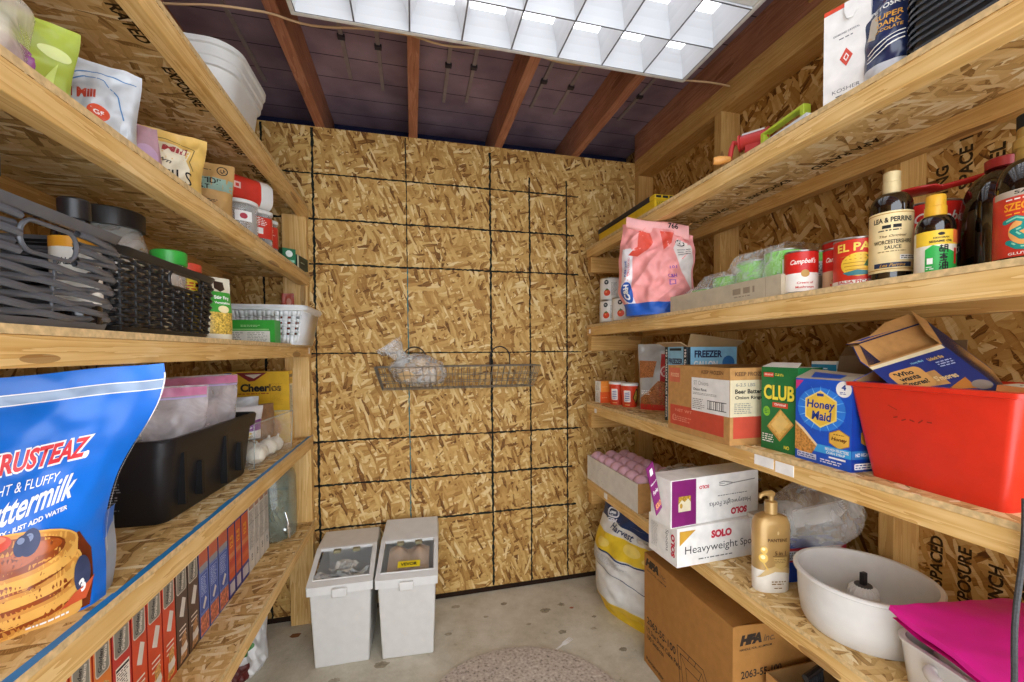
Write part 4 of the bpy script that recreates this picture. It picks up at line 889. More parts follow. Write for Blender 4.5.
flap(t, [(-w/2, d/2, h), (w/2, d/2, h), (w/2, d/2+.4, h+2.2), (-w/2, d/2+.4, h+2.0)], HB, pl('#7a6650', .8))
t = thing('tea_box', 'small white and blue box peeking over the green cracker box', 'box', (57.4, -49.4, Z3), -90)
m, F = carton(2.6, 2.2, 8.9, WHT); m.rect(F['front'], 0, 7.6, 2.6, 8.6, pl('#2f8fb8', .4)); m.fine(F['front'], .2, 7.9, 2.3, 8.3, WHITE, 2, 2); m.build('box_body', t)
t = thing('cardboard_box', 'brown open box in shadow against wall behind the cracker boxes', 'box', (60.2, -53.5, Z3), -90)
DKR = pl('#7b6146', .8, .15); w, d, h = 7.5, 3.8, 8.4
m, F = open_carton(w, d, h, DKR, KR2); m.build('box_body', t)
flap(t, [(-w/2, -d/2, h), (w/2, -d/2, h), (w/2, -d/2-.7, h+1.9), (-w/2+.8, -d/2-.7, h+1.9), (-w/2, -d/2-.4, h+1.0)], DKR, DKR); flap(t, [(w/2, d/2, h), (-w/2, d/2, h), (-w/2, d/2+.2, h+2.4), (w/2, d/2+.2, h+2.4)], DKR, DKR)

# red bin
t = thing('storage_bin', 'bright red flared plastic bin at the near end of right shelf', 'bin', (56.0, -61.3, Z3), -94)
RBN = pl('#d6301c', .32, .5, .03); m = M()
def binr(w, d, z, r=.5): return [(x, y, z) for x, y in rr_out(w, d, r, 4)]
loop_loft(m, [binr(8.3, 8.2, 0), binr(10.4, 10.2, 7.1), binr(10.4, 10.2, 7.1), binr(10.9, 10.7, 7.15), binr(10.95, 10.75, 7.45), binr(10.2, 10.0, 7.5), binr(8.0, 7.9, .2)], RBN, True, True)
W = lambda u, v, h: V3((u, -4.1-1.0*v/7.1-h, v)); R = random.Random(2); sc = pl('#8a2418', .6)
for k in range(5): m.line(W, [(-1.9+k*.55, 5.0-.15*(k % 2)), (-1.6+k*.55, 5.1-.2*(k % 3)*.5)], .09, sc)
m.line(W, [(-2.2, 5.9), (-1.6, 5.6)], .04, sc); m.build('bin_body', t)
# torn blue box standing in the bin
P0, P1, P2 = V3((51.9, -56.9, 46.6)), V3((57.0, -58.6, 48.4)), V3((57.6, -61.6, 45.3)); tt = V3((1.5, 2.0, 2.0)); a = (P2-P1)*1.25
O = V3((54, -60, 45)); t = thing('graham_box', 'dark blue torn open box sticking out of the red bin', 'box', (54, -60, 45))
DB = pl('#182d74', .35, .5); q = [p-O for p in (P0, P1, P1+a, P0+a*.8+V3((.3, 0, 0)))]; k = [p+tt for p in q]
m = M(); m.quad(*q[::-1], mat=DB); m.quad(*k, mat=pl('#14204c', .4)); m.quad(q[1], k[1], k[2], q[2], mat=pl('#16204a', .35)); m.quad(q[0], q[3], k[3], k[0], mat=pl('#14204c', .4)); m.quad(q[3], q[2], k[2], k[3], mat=DB)
inn = .08; c = sum(q+k, V3())/8; qi = [p+tt*.06 for p in q]; ki = [p-tt*.06 for p in k]
for f4 in ((qi[0], qi[1], qi[2], qi[3]), (ki[0], ki[1], ki[2], ki[3]), (qi[1], ki[1], ki[2], qi[2]), (qi[0], ki[0], ki[3], qi[3]), (qi[3], qi[2], ki[2], ki[3])): m.quad(*f4, mat=KRAFT)
ex = (q[1]-q[0]); ey = (q[0]-q[3]); lx, ly = ex.length, ey.length; nn = ex.cross(ey).normalized()
if nn.y > 0: nn = -nn
W = lambda u, v, h: q[3] + (q[0]-q[3])*(v/ly)*(1-u/lx) + (q[1]-q[2])*(v/ly)*(u/lx) + (q[2]-q[3])*(u/lx) + nn*h
KB = pl('#c99552', .5); m.rrect(W, .5, ly-2.6, 2.8, ly-.9, .4, KB); m.text(W, "'Who", 1.5, ly-1.25, 1.3, .4, INK, bold=.04); m.text(W, 'wants', 1.55, ly-1.7, 1.4, .36, INK, bold=.04); m.text(W, "S'mores?", 1.6, ly-2.15, 1.7, .4, INK, bold=.04)
m.text(W, "S'mores", 3.6, ly-2.2, 1.5, .4, pl('#d9c08a', .5), bold=.03); m.text(W, 'Honey Maid', 3.0, ly-.7, .9, .22, pl('#7fb0c8', .5)); m.text(W, 'Unlock the', 4.3, ly-.75, 1.1, .26, pl('#c9a85c', .5), bold=.03); m.fine(W, 4.0, ly-1.5, 5.2, ly-1.0, pl('#a9b6d8', .5), 3, 3)
m.poly(W, [(2.9, ly-3.1), (4.6, ly-2.5), (4.5, ly-3.4)], pl('#b8742f', .5)); m.ell(W, 5.0, ly-3.2, .6, .35, pl('#8a8078', .6)); m.rect(W, 0, ly-.28, lx*.98, ly, pl('#d8c9a4', .6))
Ws = lambda u, v, h: q[1]+(k[1]-q[1])*u+(q[2]-q[1])*v+(k[1]-q[1]).cross(q[2]-q[1]).normalized()*-h*-1
m.poly(Ws, [(.25, .1), (.75, .1), (.95, .22), (.75, .38), (.25, .38), (.08, .24)], KB); m.text(Ws, 'Honey', .5, .24, .5, .13, INK)
m.build('box_body', t)
flap(t, [q[1], k[1], k[1]+V3((-.4, .9, .9)), q[1]+V3((-.4, .8, .9))], pl('#b58b54', .6), KRAFT)
flap(t, [k[0], k[1], k[1]+V3((-.6, 1.0, .6)), k[1]*.6+k[0]*.4+V3((-.5, .8, .6)), k[1]*.3+k[0]*.7+V3((-.5, .3, .1)), k[0]+V3((-.6, .6, -.1))], DB, KRAFT)
flap(t, [q[0], q[0]+tt*.9, q[0]+tt*.7+V3((-1.3, -.3, .3)), q[0]+tt*.2+V3((-1.2, -.4, .1))], DB, KRAFT)
m = M(); m.box(-2.4, -1.6, 0, 2.4, 1.6, 1.5, pl('#d98a4e', .5)); W = flat((-2.4, -1.6, 1.5), (1, 0, 0), (0, 1, 0)); m.text(W, 'CRACKERS', 2.4, 1.6, 3.6, .5, INK); m.rect(W, .2, .2, 1.2, 3, WHT)
solo(m, 'snack_box', 'orange printed packet lying near the top of the red bin', 'packet', (57.9, -64.3, Z3+5.8), -80, ry=6)

# ================================================================== right wall, lowest shelf
t = thing('egg_tray', 'long white carton full of pink balls at the far end of lowest right shelf', 'carton', (54.9, -14.6, Z4), -90)
EGW = pl('#dcdad3', .55); w, d, h = 19.4, 9.2, 4.6
m, F = open_carton(w, d, h, EGW, pl('#cbbfae', .6), .14, right=KRAFT); R = random.Random(4)
for q_ in range(10): m.line(F['front'], [(R.uniform(.5, 9), R.uniform(.4, 4.2)) for _ in (0, 1)][:1]*1+[(R.uniform(.5, 9), R.uniform(.4, 4.2))], .02, pl('#a9a49a', .6)) if q_ < 2 else m.ell(F['front'], R.uniform(.5, 8), R.uniform(.5, 4), .08, .06, pl('#8a857a', .6))
m.build('carton_body', t)
PB = pl('#e0b0bc', .45, .4, .04); pb0 = None; n_ = 0
for c_ in range(7):
    for r_ in range(3):
        x, y = 51.9+r_*2.95, -6.3-c_*2.72; z = Z4+4.2+.12*nz(c_*1.7, r_*2.3)
        if pb0 is None: m = M(); m.ball((0, 0, 0), 1.32, PB, 24, 16); o = pb0 = solo(m, 'pink_ball', '', 'ball', (x, y, z))
        else: o = clone(pb0); o.location = V3((x, y, z))*S
        tag(o, 'smooth pink ball packed in the white carton on the lowest right shelf', 'ball', 'pink balls in the white carton')
m = M()
def cb(i, j): x = -6+12*i; y = -4+8*j; return V3((x, y, 1.2+1.3*math.sin(PI*i)*math.sin(PI*j)+.7*nz(x*.5, y*.5, 3)))
m.grid(cb, 34, 24, film('#e8e6e0', .5, .12, .9, 1, 22)); solo(m, 'plastic_wrap', 'crinkled clear plastic wrap on the carton behind the purple striped box', 'plastic wrap', (56.6, -31.8, Z4+6.3), -60)
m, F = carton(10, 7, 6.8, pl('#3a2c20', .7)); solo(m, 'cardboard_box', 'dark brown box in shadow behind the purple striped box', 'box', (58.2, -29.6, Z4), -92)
PUR = pl('#7c1f66', .4); RS = pl('#c2203a', .4); SW = pl('#e9e7e2', .5); gy2 = pl('#6a6a6a', .6)
t = thing('cutlery_box', 'white cutlery box with gold corner, lying under the purple striped one', 'box', (52.75, -37.1, Z4), 2.5)
w, d, h = 13.4, 5.6, 4.6
m, F = carton(w, d, h, SW); f = F['front']
m.poly(f, [(.35, 2.5), (.35, 4.2), (2.6, 4.2)], pl('#c99a35', .4)); m.text(f, 'SOLO', 6.3, 3.35, 3.0, .95, RS, bold=.06); m.text(f, 'Heavyweight', 4.9, 1.75, 7.6, 1.2, pl('#3a3a3c', .5), bold=0); m.text(f, 'Spoons', 10.8, 1.75, 3.4, 1.1, pl('#3a3a3c', .5), bold=0); m.fine(f, 3.0, .5, 9.5, .8, gy2, 1, 2)
f = F['left']; m.text(f, 'SOLO', d-.75, h/2, 2.7, .72, RS, rot=PI/2, bold=.06); m.text(f, 'Spoons', d-1.9, h/2+.2, 2.6, .7, gy2, rot=-PI/2, bold=0); m.fine(f, .6, .8, 2.0, 3.8, pl('#b4b2ac', .6), 6, 3); m.build('box_body', t)
t = thing('cutlery_box', 'white cutlery box with purple stripe, stacked upside down on another', 'box', (52.0, -37.55, Z4+4.62), 6)
w, d, h = 13.6, 3.6, 5.6
m, F = carton(w, d, h, SW); f = F['front']
m.rect(f, .15, .1, 3.7, h-.1, PUR); m.rect(f, 1.1, 1.8, 2.9, 3.6, pl('#d8cdb0', .5)); m.poly(f, [(1.1, 2.7), (1.6, 3.2), (2.0, 2.9), (2.5, 3.3), (2.9, 2.8), (2.9, 3.6), (1.1, 3.6)], pl('#b08a2e', .5, var=.3, scale=250)); m.ell(f, 1.5, 2.5, .2, .3, pl('#b08a2e', .5))
m.text(f, 'SOLO', 4.9, 4.35, 1.5, .42, RS, rot=PI, bold=.05); m.text(f, 'Heavyweight Forks', 9.0, 2.1, 6.6, .8, pl('#4a4a4c', .5), rot=PI, bold=0); m.text(f, 'SOLO', 10.4, .85, 2.6, .85, RS, rot=PI, bold=.06); m.fine(f, 7.0, 2.9, 12, 3.1, gy2, 1, 3)
LN = pl('#8a8884', .6); m.line(f, [(7.2, 4.6), (7.9, 4.7), (9.5, 4.35), (13, 4.5)], .12, LN); m.line(f, [(7.2, 4.3), (7.9, 4.15), (9.5, 4.35)], .1, LN); m.line(f, [(7.2, 4.45), (8.1, 4.45)], .07, LN); m.build('box_body', t)
fl = M(); fl.slab([(-9.2, -.4, 6.9), (-8.2, -.3, 7.7), (-6.9, -.35, 2.1), (-7.7, -.35, 1.2)], PUR, .08)
W = lambda u, v, h: V3((-9.2, -.4, 6.9))*v*(1-u)+V3((-8.2, -.3, 7.7))*v*u+V3((-6.9, -.35, 2.1))*(1-v)*u+V3((-7.7, -.35, 1.2))*(1-v)*(1-u)+V3((0, -1, 0))*h
fl.rect(W, .25, .8, .65, .93, WHITE, .2); fl.text(W, 'Heavyweight', .5, .63, .9, .06, WHITE, lift=.2); fl.text(W, 'Forks', .5, .45, .7, .09, WHITE, lift=.2); fl.text(W, 'SOLO', .5, .16, .8, .12, pl('#e8a06a', .5), lift=.2, bold=.05); fl.build('torn_flap', t)
# pump bottle
t = thing('pump_bottle', 'gold and white shampoo pump bottle on the lowest right shelf', 'bottle', (53.2, -46.3, Z4), -12); t.scale = (.9, .9, 1)
GLD = pl('#b8945a', .3, .5, .04, .25); PW = pl('#e6e0d4', .3); m = M()
ov = lambda w, d, z: [(w*math.copysign(abs(math.cos(a))**.7, math.cos(a)), d*math.copysign(abs(math.sin(a))**.8, math.sin(a)), z) for a in [2*PI*i/40 for i in range(40)]]
loop_loft(m, [ov(1.9, 1.05, 0), ov(2.0, 1.12, .12), ov(2.05, 1.15, 2.4)], PW, True, False); loop_loft(m, [ov(2.05, 1.15, 2.4), ov(2.1, 1.18, 5.5), ov(2.08, 1.15, 7.1), ov(1.75, 1.0, 7.75), ov(.95, .8, 8.05), ov(.6, .6, 8.1)], GLD, False, True)
def W(u, v, h):
    c = max(-1, min(1, u/2.07)); k = abs(c)**(1/.7); return V3((u, -(1.2+h)*max(0, (1-k*k))**.4, v))
GLT = pl('#d0b27a', .3); m.poly(W, [(-2.0, 1.5), (-1.2, 2.6), (-.2, 2.9), (.5, 2.6), (1.2, 2.75), (2.0, 2.3), (2.0, 1.9), (1.0, 2.2), (-.2, 2.3), (-1.2, 1.9)], GLT, sub=.3)
BRN = pl('#5a3a1c', .5); m.text(W, 'PANTENE', .1, 5.6, 2.3, .34, BRN, lift=.03, sub=.2); m.ell(W, .1, 6.35, .12, .2, GLT, .03, sub=.2); m.text(W, '5 in 1', .4, 4.25, 1.3, .42, BRN, lift=.03, sub=.2); m.line(W, [(-.5, 3.95), (1.2, 3.95)], .05, BRN, .03, sub=.2)
m.poly(W, [(-.4, 3.8), (1.3, 3.8), (1.2, 3.0), (.6, 2.5), (-.2, 2.8)], pl('#c9a868', .35), .03, sub=.2); m.fine(W, -.3, 3.2, 1.1, 3.7, BRN, 3, 3, .04, sub=.2, fill=.3)
for u, v, r in ((-1.4, 4.55, .33), (-1.45, 3.7, .42)): m.ell(W, u, v, r, r*1.15, pl('#e2bc58', .3), .03, sub=.2); m.ell(W, u-.08, v+.1, r*.5, r*.5, pl('#f4e2ae', .3), .04, sub=.2)
m.line(W, [(-1.45, 3.2), (-1.0, 2.5)], .12, pl('#e2bc58', .3), .03, sub=.2); m.fine(W, -.6, .9, 1.2, 1.4, pl('#8a6a3a', .5), 2, 4, .03, sub=.2); m.fine(W, -.3, .5, .9, .7, pl('#8a6a3a', .5), 1, 5, .03, sub=.2); m.build('bottle_body', t)
m = M(); m.lathe([(.62, 8.0), (.68, 8.05), (.68, 9.3), (.6, 9.35), (.3, 9.4), (.3, 9.9)], GLD, n=28); m.tube([(.3, 0, 10.05), (0, 0, 10.15), (-.8, -.1, 10.2), (-1.35, -.2, 10.05), (-1.45, -.2, 9.75)], [.3, .36, .27, .22, .18], GLD, 12); m.build('pump_head', t)
# clear bag of plates and blue pack
m = M()
def pb(a, b):
    th = 2*PI*a; ph = -PI/2+PI*b; r = 1+.16*nz(math.cos(th)*2, math.sin(th)*2, b*3)
    return V3((4.9*r*math.cos(ph)*math.cos(th), 3.4*r*math.cos(ph)*math.sin(th), 3.0*r*math.sin(ph)+.8*math.cos(th)))
t = thing('plastic_bag', 'clear plastic bag of white plates leaning behind the pump bottle', 'bag', (60.2, -45.4, Z4+7.1), 10); t.scale = (1.0, 1.25, 1.1)
m.grid(pb, 48, 24, film('#f0efea', .3, .1, .9, 1, 16), cu=True); m.build('bag_film', t)
pm = M(); pm.lathe([(0, -.35), (2.6, -.35), (3.6, .3), (3.7, .35), (2.7, -.2), (0, -.2)], pl('#dedad2', .5), n=36, xf=Matrix.Rotation(-.5, 4, 'X')); o = pm.build('paper_plate', None); put(o, (59.8, -45.2, Z4+6.1), 10); tag(o, 'white plate inside the clear bag behind the pump bottle', 'plate', 'white plates in the clear bag')
for k in range(4): c = clone(o); c.location.z += .22*S*(k+1); c.location.y += .1*S*(k+1)
m, F = carton(8.0, 2.6, 3.7, pl('#1d3f96', .4)); m.rect(F['front'], 0, 2.2, 8, 3.7, pl('#b03038', .4)); m.rect(F['front'], .5, 2.4, 2.4, 3.4, pl('#b9c2c8', .4)); m.fine(F['front'], .7, 2.5, 2.2, 3.3, INK, 4, 2)
solo(m, 'plate_pack', 'blue and red pack between pump bottle and white bowl', 'pack', (59.2, -45.0, Z4), -6)
m, F = carton(5.0, 4.0, 5.0, pl('#c5c0b6', .6)); solo(m, 'carton', 'plain pale carton under the clear plate bag', 'carton', (59.6, -38.9, Z4), -4)
# white mixer bowl
t = thing('mixer_bowl', 'large round white bowl with centre post on the lowest right shelf', 'bowl', (56.3, -53.5, Z4)); t.scale = (.95, .95, .9)
BW = pl('#d9d7d2', .25, .5, .02); m = M(); r = 5.45
m.lathe([(0, .25), (4.3, .2), (4.6, 0), (4.75, .05), (5.0, .6), (5.25, 2.5), (5.35, 5.0), (5.55, 5.02), (5.68, 5.12), (5.68, 5.32), (5.55, 5.42), (5.25, 5.38), (5.1, 4.8), (4.95, 2.4), (4.7, .8), (4.3, .45), (0, .4)], BW, n=72); m.build('bowl_body', t)
m = M(); m.lathe([(1.25, .4), (1.22, 3.4), (1.0, 3.9), (.7, 4.15), (0, 4.15)], BW, n=40)
for k in range(20): a = 2*PI*k/20; m.tube([(1.26*math.cos(a), 1.26*math.sin(a), 3.0), (1.06*math.cos(a), 1.06*math.sin(a), 3.88), (.72*math.cos(a), .72*math.sin(a), 4.18)], .075, BW, 6)
m.build('centre_post', t)
m = M(); m.box(-.28, -.2, 4.1, .28, .2, 5.5, pl('#3a3a3c', .3, .5, .03, .7)); m.lathe([(0, 4.14), (.75, 4.14), (.7, 4.3), (0, 4.3)], pl('#4a4a4a', .4), n=24); m.build('drive_shaft', t, bevel=.06)
wire = pl('#55524c', .3, .5, .02, .8); m = M()
for s_ in (0, PI):
    for dz, l in ((1.3, 3.6), (1.6, 3.2), (2.2, 3.4)):
        P = [(math.cos(s_+.5)*(1.2+l*k/8), math.sin(s_+.5)*(1.2+l*k/8)+.5*math.sin(k/8*PI)*dz*.4, 1.3+dz*math.sin(PI*(k+1.5)/10)) for k in range(9)]; m.tube(P, .06, wire, 6)
m.build('wire_whisk', t)
# white dishes and the pink tablecloth
DW = pl('#dddbd6', .25, .5, .02); t = thing('baking_dish', 'white rectangular baking dish under the folded pink tablecloth', 'dish', (55.9, -63.9, Z4), -97)
m = M(); loop_loft(m, [[(x, y, z) for x, y in rr_out(w, d, r_, 5)] for w, d, r_, z in ((8.6, 7.6, 1.0, 0), (8.9, 7.9, 1.1, .2), (9.6, 8.6, 1.3, 3.3), (9.9, 8.9, 1.4, 3.4), (9.9, 8.9, 1.4, 3.6), (9.2, 8.2, 1.2, 3.6), (8.5, 7.5, 1.0, .4))], DW, True, True); m.build('dish_body', t)
m = M(); P = [(-.0+1.9*math.cos(a), -4.4-.9*math.sin(a), 2.7) for a in [PI*k/10 for k in range(11)]]; m.tube(P, .38, DW, 10); m.build('handle', t)
t = thing('ramekin', 'round white dish nested in the rectangular dish beneath the pink cloth', 'dish', (55.8, -62.9, Z4+.45)); m = M()
m.lathe([(0, .15), (2.7, .1), (2.9, 0), (3.0, .1), (3.4, 4.2), (3.5, 4.3), (3.4, 4.42), (3.2, 4.3), (2.8, .5), (0, .4)], DW, n=56); m.build('dish_body', t)
MG = pl('#d11a86', .38, .4, .05, scale=12); MGD = pl('#b01070', .4)
m = M()
def clo(i, j):     # i along the left edge toward the wall, j toward the camera
    A, B, C_, D = V3((51.0, -59.3, 29.0)), V3((62.3, -60.2, 28.3)), V3((62.3, -71, 27.8)), V3((50.4, -66.0, 27.7))
    p = (A*(1-i)+B*i)*(1-j)+(D*(1-i)+C_*i)*j
    return p+V3((0, 0, .22*nz(i*2.2, j*2.6, 2)+.08*nz(i*7, j*6, 4)+.3*math.sin(PI*j)*sstep(0, .5, i)))
def clo2(dz, ins): return lambda i, j: clo(ins+i*(1-ins), j*(1-ins)+ins*.5)+V3((.25*ins*8, .1, dz+.1*nz(i*5, j*4, dz*9)))
def layer(m, f, g, nu=30, nv=30):
    m.grid(f, nu, nv, MG); m.grid(lambda i, j: g(1-i, j), nu, nv, MG)
    for e in (lambda i, j: f(i, 0)*(1-j)+g(i, 0)*j, lambda i, j: f(1-i, 1)*(1-j)+g(1-i, 1)*j, lambda i, j: f(0, 1-i)*(1-j)+g(0, 1-i)*j, lambda i, j: f(1, i)*(1-j)+g(1, i)*j): m.grid(e, nu, 2, MG)
O = V3((56, -63, Z4+4.6))
sh = lambda f: (lambda i, j: f(i, j)-O)
layer(m, sh(clo), sh(clo2(-.42, 0))); layer(m, sh(clo2(-.5, .03)), sh(clo2(-.85, .04))); layer(m, sh(clo2(-.95, .02)), sh(clo2(-1.25, .05)))
solo(m, 'tablecloth', 'folded magenta pink tablecloth lying over the white dishes', 'tablecloth', tuple(O), recalc=True)
# hanging cord
m = M(); P = [(49.9+.16*math.sin(k*.5), -66.75+.02*k, 39.6-k*.75) for k in range(24)]; m.tube(P, .15, pl('#3a3b3d', .45, .4, .2, scale=300), 8)
solo(m, 'power_cord', 'dark braided cord hanging at the right edge in front of the shelf', 'cord', (0, 0, 0))
# ================================================================== left wall, topmost shelf
A1, A2, A3, A4, A5 = 73.9, 61.85, 49.5, 33.47, 18.3
TUBW = pl('#dcdcd8', .35, .5, .02)
t = thing('storage_tub', 'large white plastic tub with ribbed rim on the topmost left shelf', 'tub', (-7.9, -23.2, A1), 0)
m = M(); loop_loft(m, [[(x, y, z) for x, y in rr_out(w, d, r, 7)] for w, d, r, z in ((9.4, 8.6, 1.6, 0), (9.9, 9.1, 1.8, .3), (11.4, 10.8, 2.6, 5.7), (12.0, 11.4, 2.7, 5.75), (12.1, 11.5, 2.7, 6.5), (12.4, 11.8, 2.8, 6.6), (12.5, 11.9, 2.8, 7.6), (13.0, 12.4, 3.0, 7.7), (13.1, 12.5, 3.0, 8.2), (12.2, 11.6, 2.8, 8.2), (9.3, 8.5, 1.6, .25))], TUBW, True, True)
m.build('tub_body', t)

# ================================================================== left wall, second shelf: pouches and jars
m = M()
def cbag(i, j):
    th = 2*PI*i; b = j; r = 3.3*(1-.55*sstep(.55, .8, b)+.5*sstep(.82, 1, b))*(1+.16*nz(math.cos(th)*1.7, math.sin(th)*1.7, b*3))
    return V3((r*1.25*math.cos(th)+.9*b, r*math.sin(th)+1.2*b, 7.6*b+.4*nz(math.cos(th)*2, b*4, 3)))
t_ = None; m.grid(cbag, 40, 30, film('#efe6d6', .5, .2, .7, .9, 14), cu=True); t = thing('plastic_bag', 'knotted clear plastic bag of beige flour at the near end of left shelf', 'bag', (-6.7, -55.4, A2)); t.scale = (.95, .95, 1.0); m.build('bag_film', t)
m = M(); m.ball((.3, .2, 2.4), 2.6, pl('#dccbb0', .7), 20, 12, (1.25, 1, .92), .15); m.build('flour', t)
LG = pl('#a3b347', .3, .6, .1, scale=14)
t = thing('snack_pouch', 'lime green pouch with purple round panel on the second left shelf', 'pouch', (-4.6, -52.6, A2), 38)
t.scale = (1, 1, .82); m = M(); f, W = pouch(m, 5.6, 6.6, 2.2, LG, wr=.4, seed=31, topw=1.08, topt=.1)
m.ell(W, -.7, 2.6, 1.9, 1.7, pl('#8a3f7e', .3, .5), sub=.4); m.ell(W, -.7, 3.3, 1.3, .75, pl('#6d2d66', .3, .5), sub=.3); m.rect(W, -2.4, 1.9, .9, 2.2, pl('#c49ac0', .3), sub=.4); m.text(W, 'ORGANIC', -.7, 3.3, 1.6, .35, pl('#d8c0d6', .4), sub=.3)
m.ell(W, -1.8, 5.5, .9, .7, pl('#6b6f35', .4), sub=.4); m.poly(W, [(-.2, 4.9), (.6, 5.0), (.5, 6.2), (0, 6.2)], pl('#7d8440', .4), sub=.3); m.ell(W, 1.9, 4.3, .7, .5, pl('#d3dd94', .3), sub=.3); m.poly(W, [(1.2, 1.2), (2.1, 3.6), (1.9, 1.4), (1.6, .4)], pl('#cfe07e', .3), sub=.3); m.build('pouch_body', t)
GRP = pl('#c3c8cc', .3, .6, .05); MR = pl('#b0402c', .5)
t = thing('flour_pouch', 'white flour pouch with thin blue lines and red script on left shelf', 'pouch', (-4.5, -47.9, A2), 30); t.scale = (.95, 1, .86)
m = M(); f, W = pouch(m, 7.2, 7.0, 3.2, GRP, wr=.65, seed=12, topw=1.02, topt=.05, lean=.5)
BL = pl('#4a78a8', .5)
m.line(W, [(-3.2, 5.2), (-1.8, 4.7), (-.4, 4.8), (.6, 5.5), (1.6, 5.6), (2.4, 4.3), (2.8, 2.4)], .09, BL, sub=.3); m.line(W, [(-.2, 5.4), (.8, 6.0), (2.0, 6.2), (3.3, 6.0)], .08, BL, sub=.3)
m.rect(W, -2.8, 6.1, -.6, 6.5, pl('#e2562a', .4), sub=.4); m.fine(W, -2.8, 5.2, -1.4, 5.5, pl('#8a8f94', .5), 1, 3, sub=.3)
m.text(W, "Bob's", -1.6, 3.5, 1.2, .5, MR, sub=.25, bold=.03, rot=.1); m.text(W, 'Red Mill', .1, 3.6, 2.4, .85, MR, sub=.25, bold=.04, rot=.12, shear=.2); m.ell(W, 1.4, 2.3, .62, .62, pl('#cf4e2e', .4), sub=.3); m.text(W, 'GF', 1.4, 2.3, .6, .4, WHITE, sub=.25)
m.build('pouch_body', t)
m = M(); f, W = pouch(m, 3.2, 4.4, 2.0, pl('#b8909a', .3, .5, .08), wr=.4, seed=44, topw=.75); m.ell(W, -.6, 1.6, .8, 1.2, pl('#c8b98a', .4), sub=.3); m.ell(W, .6, 1.9, .8, .9, pl('#c8a4c2', .4), sub=.3)
solo(m, 'snack_pouch', 'small dusty pink pouch between the white and cream pouches', 'pouch', (-4.0, -42.1, A2), 25)
t = thing('lentil_pouch', 'cream pouch with red script and large black letters on left shelf', 'pouch', (-5.0, -37.6, A2), 26); t.scale = (.86, 1, .84)
CRM2 = pl('#e9dfc4', .4); m = M(); f, W = pouch(m, 8.2, 7.4, 3.4, pl('#dfb864', .4, .4), wr=.55, seed=52, topw=1.05, topt=.05)
m.poly(W, [(-4.0, .05), (2.9, .05), (2.9, 3.3), (2.5, 4.3), (2.8, 5.4), (1.6, 6.0), (.4, 6.1), (-1, 6.6), (-4.0, 6.4)], CRM2, sub=.4); m.line(W, [(-3.6, 6.8), (-1, 7.0), (.2, 6.5), (1.8, 6.4), (3.1, 5.7), (2.8, 4.3), (3.2, 3.2)], .08, pl('#6b5a30', .5), sub=.3)
m.text(W, "Bob's", -1.6, 5.4, 1.0, .4, INK, sub=.25); m.text(W, 'Mill', 1.50, 5.35, 2.1, .75, pl('#a3343a', .5), sub=.25, bold=.04, shear=.1); m.text(W, 'brown', 0.00, 3.9, 2.6, .5, pl('#6d6454', .5), sub=.25, shear=.3, rot=-.08); m.text(W, 'LENTILS', 0.30, 2.3, 5.6, 1.25, INK, sub=.25, bold=0); m.build('pouch_body', t)
t = thing('kraft_pouch', 'brown kraft pouch with grey green band beside the red jars', 'pouch', (-4.4, -30.9, A2), 22)
KP = pl('#b9925a', .55, .3); m = M(); f, W = pouch(m, 6.0, 6.4, 2.8, KP, wr=.5, seed=61, topw=1.0, topt=.1)
m.rect(W, -2.8, 3.3, 2.9, 4.7, pl('#8aa595', .5), sub=.4); m.text(W, 'MAIN TIDE', -.2, 4.3, 4.0, .6, INK, sub=.25, bold=.03); m.text(W, 'SEA SALT', -.6, 3.6, 2.8, .5, INK, sub=.25, bold=.03); m.ell(W, 1.9, 5.6, .5, .5, INK, sub=.25); m.ell(W, 1.9, 5.6, .4, .4, KP, sub=.25); m.text(W, 'U', 1.9, 5.6, .3, .4, INK, sub=.25); m.fine(W, -1.9, 5.5, 1.1, 5.7, INK, 1, 3, sub=.3); m.ell(W, -.4, 1.8, 1.6, .8, pl('#a57c46', .5), sub=.3); m.fine(W, .2, 2.0, 1.8, 2.3, INK, 2, 5, sub=.3)
m.build('pouch_body', t)
RJ = pl('#d0392a', .35, .5); CLR = film('#e4e6e2', .35, .06, .9, .15, 8)
def jar(label, loc, w, d, h, rz, col=RJ):
    t = thing('storage_jar', label, 'jar', loc, rz, 'red labelled jars by the corner post')
    m = M(); loop_loft(m, [[(x*k, y*k, z) for x, y in rr_out(w, d, 1.0)] for k, z in ((.94, 0), (1, .2), (1, h-.9), (.9, h-.5))], CLR, True, False); m.build('jar_wall', t)
    m = M(); loop_loft(m, [[(x*.9, y*.9, z) for x, y in rr_out(w, d, .9)] for z in (.15, h*.3)], pl('#6b5446', .6, .3, .3, scale=200), True, True); m.build('contents', t)
    m = M(); loop_loft(m, [[(x*1.01, y*1.01, z) for x, y in rr_out(w, d, 1.0)] for z in (h*.3, h-1.0)], col, False, False); W = flat((-w/2, -d/2*1.012, 0), (1, 0, 0), (0, 0, 1)); m.rect(W, w*.35, h*.4, w*.65, h*.55, WHITE); m.fine(W, w*.2, h*.6, w*.8, h*.8, WHITE, 2, 2); m.build('paper_label', t)
    m = M(); loop_loft(m, [[(x*k, y*k, z) for x, y in rr_out(w, d, 1.0)] for k, z in ((.95, h-.55), (1.03, h-.5), (1.03, h-.05), (.98, h))], TUBW, True, True); m.build('lid', t)
jar('red labelled jar with white lid under the tipped red canister', (-4.2, -17.6, A2), 4.4, 4.4, 5.4, 40)
jar('narrow red labelled jar with white lid nearest the corner post', (-4.4, -11.9, A2), 3.4, 3.4, 5.8, 40)
t = thing('storage_jar', 'clear jar of beads with white label under the tipped red canister', 'jar', (-3.4, -23.4, A2), 30); t.scale = (1, 1, .86)
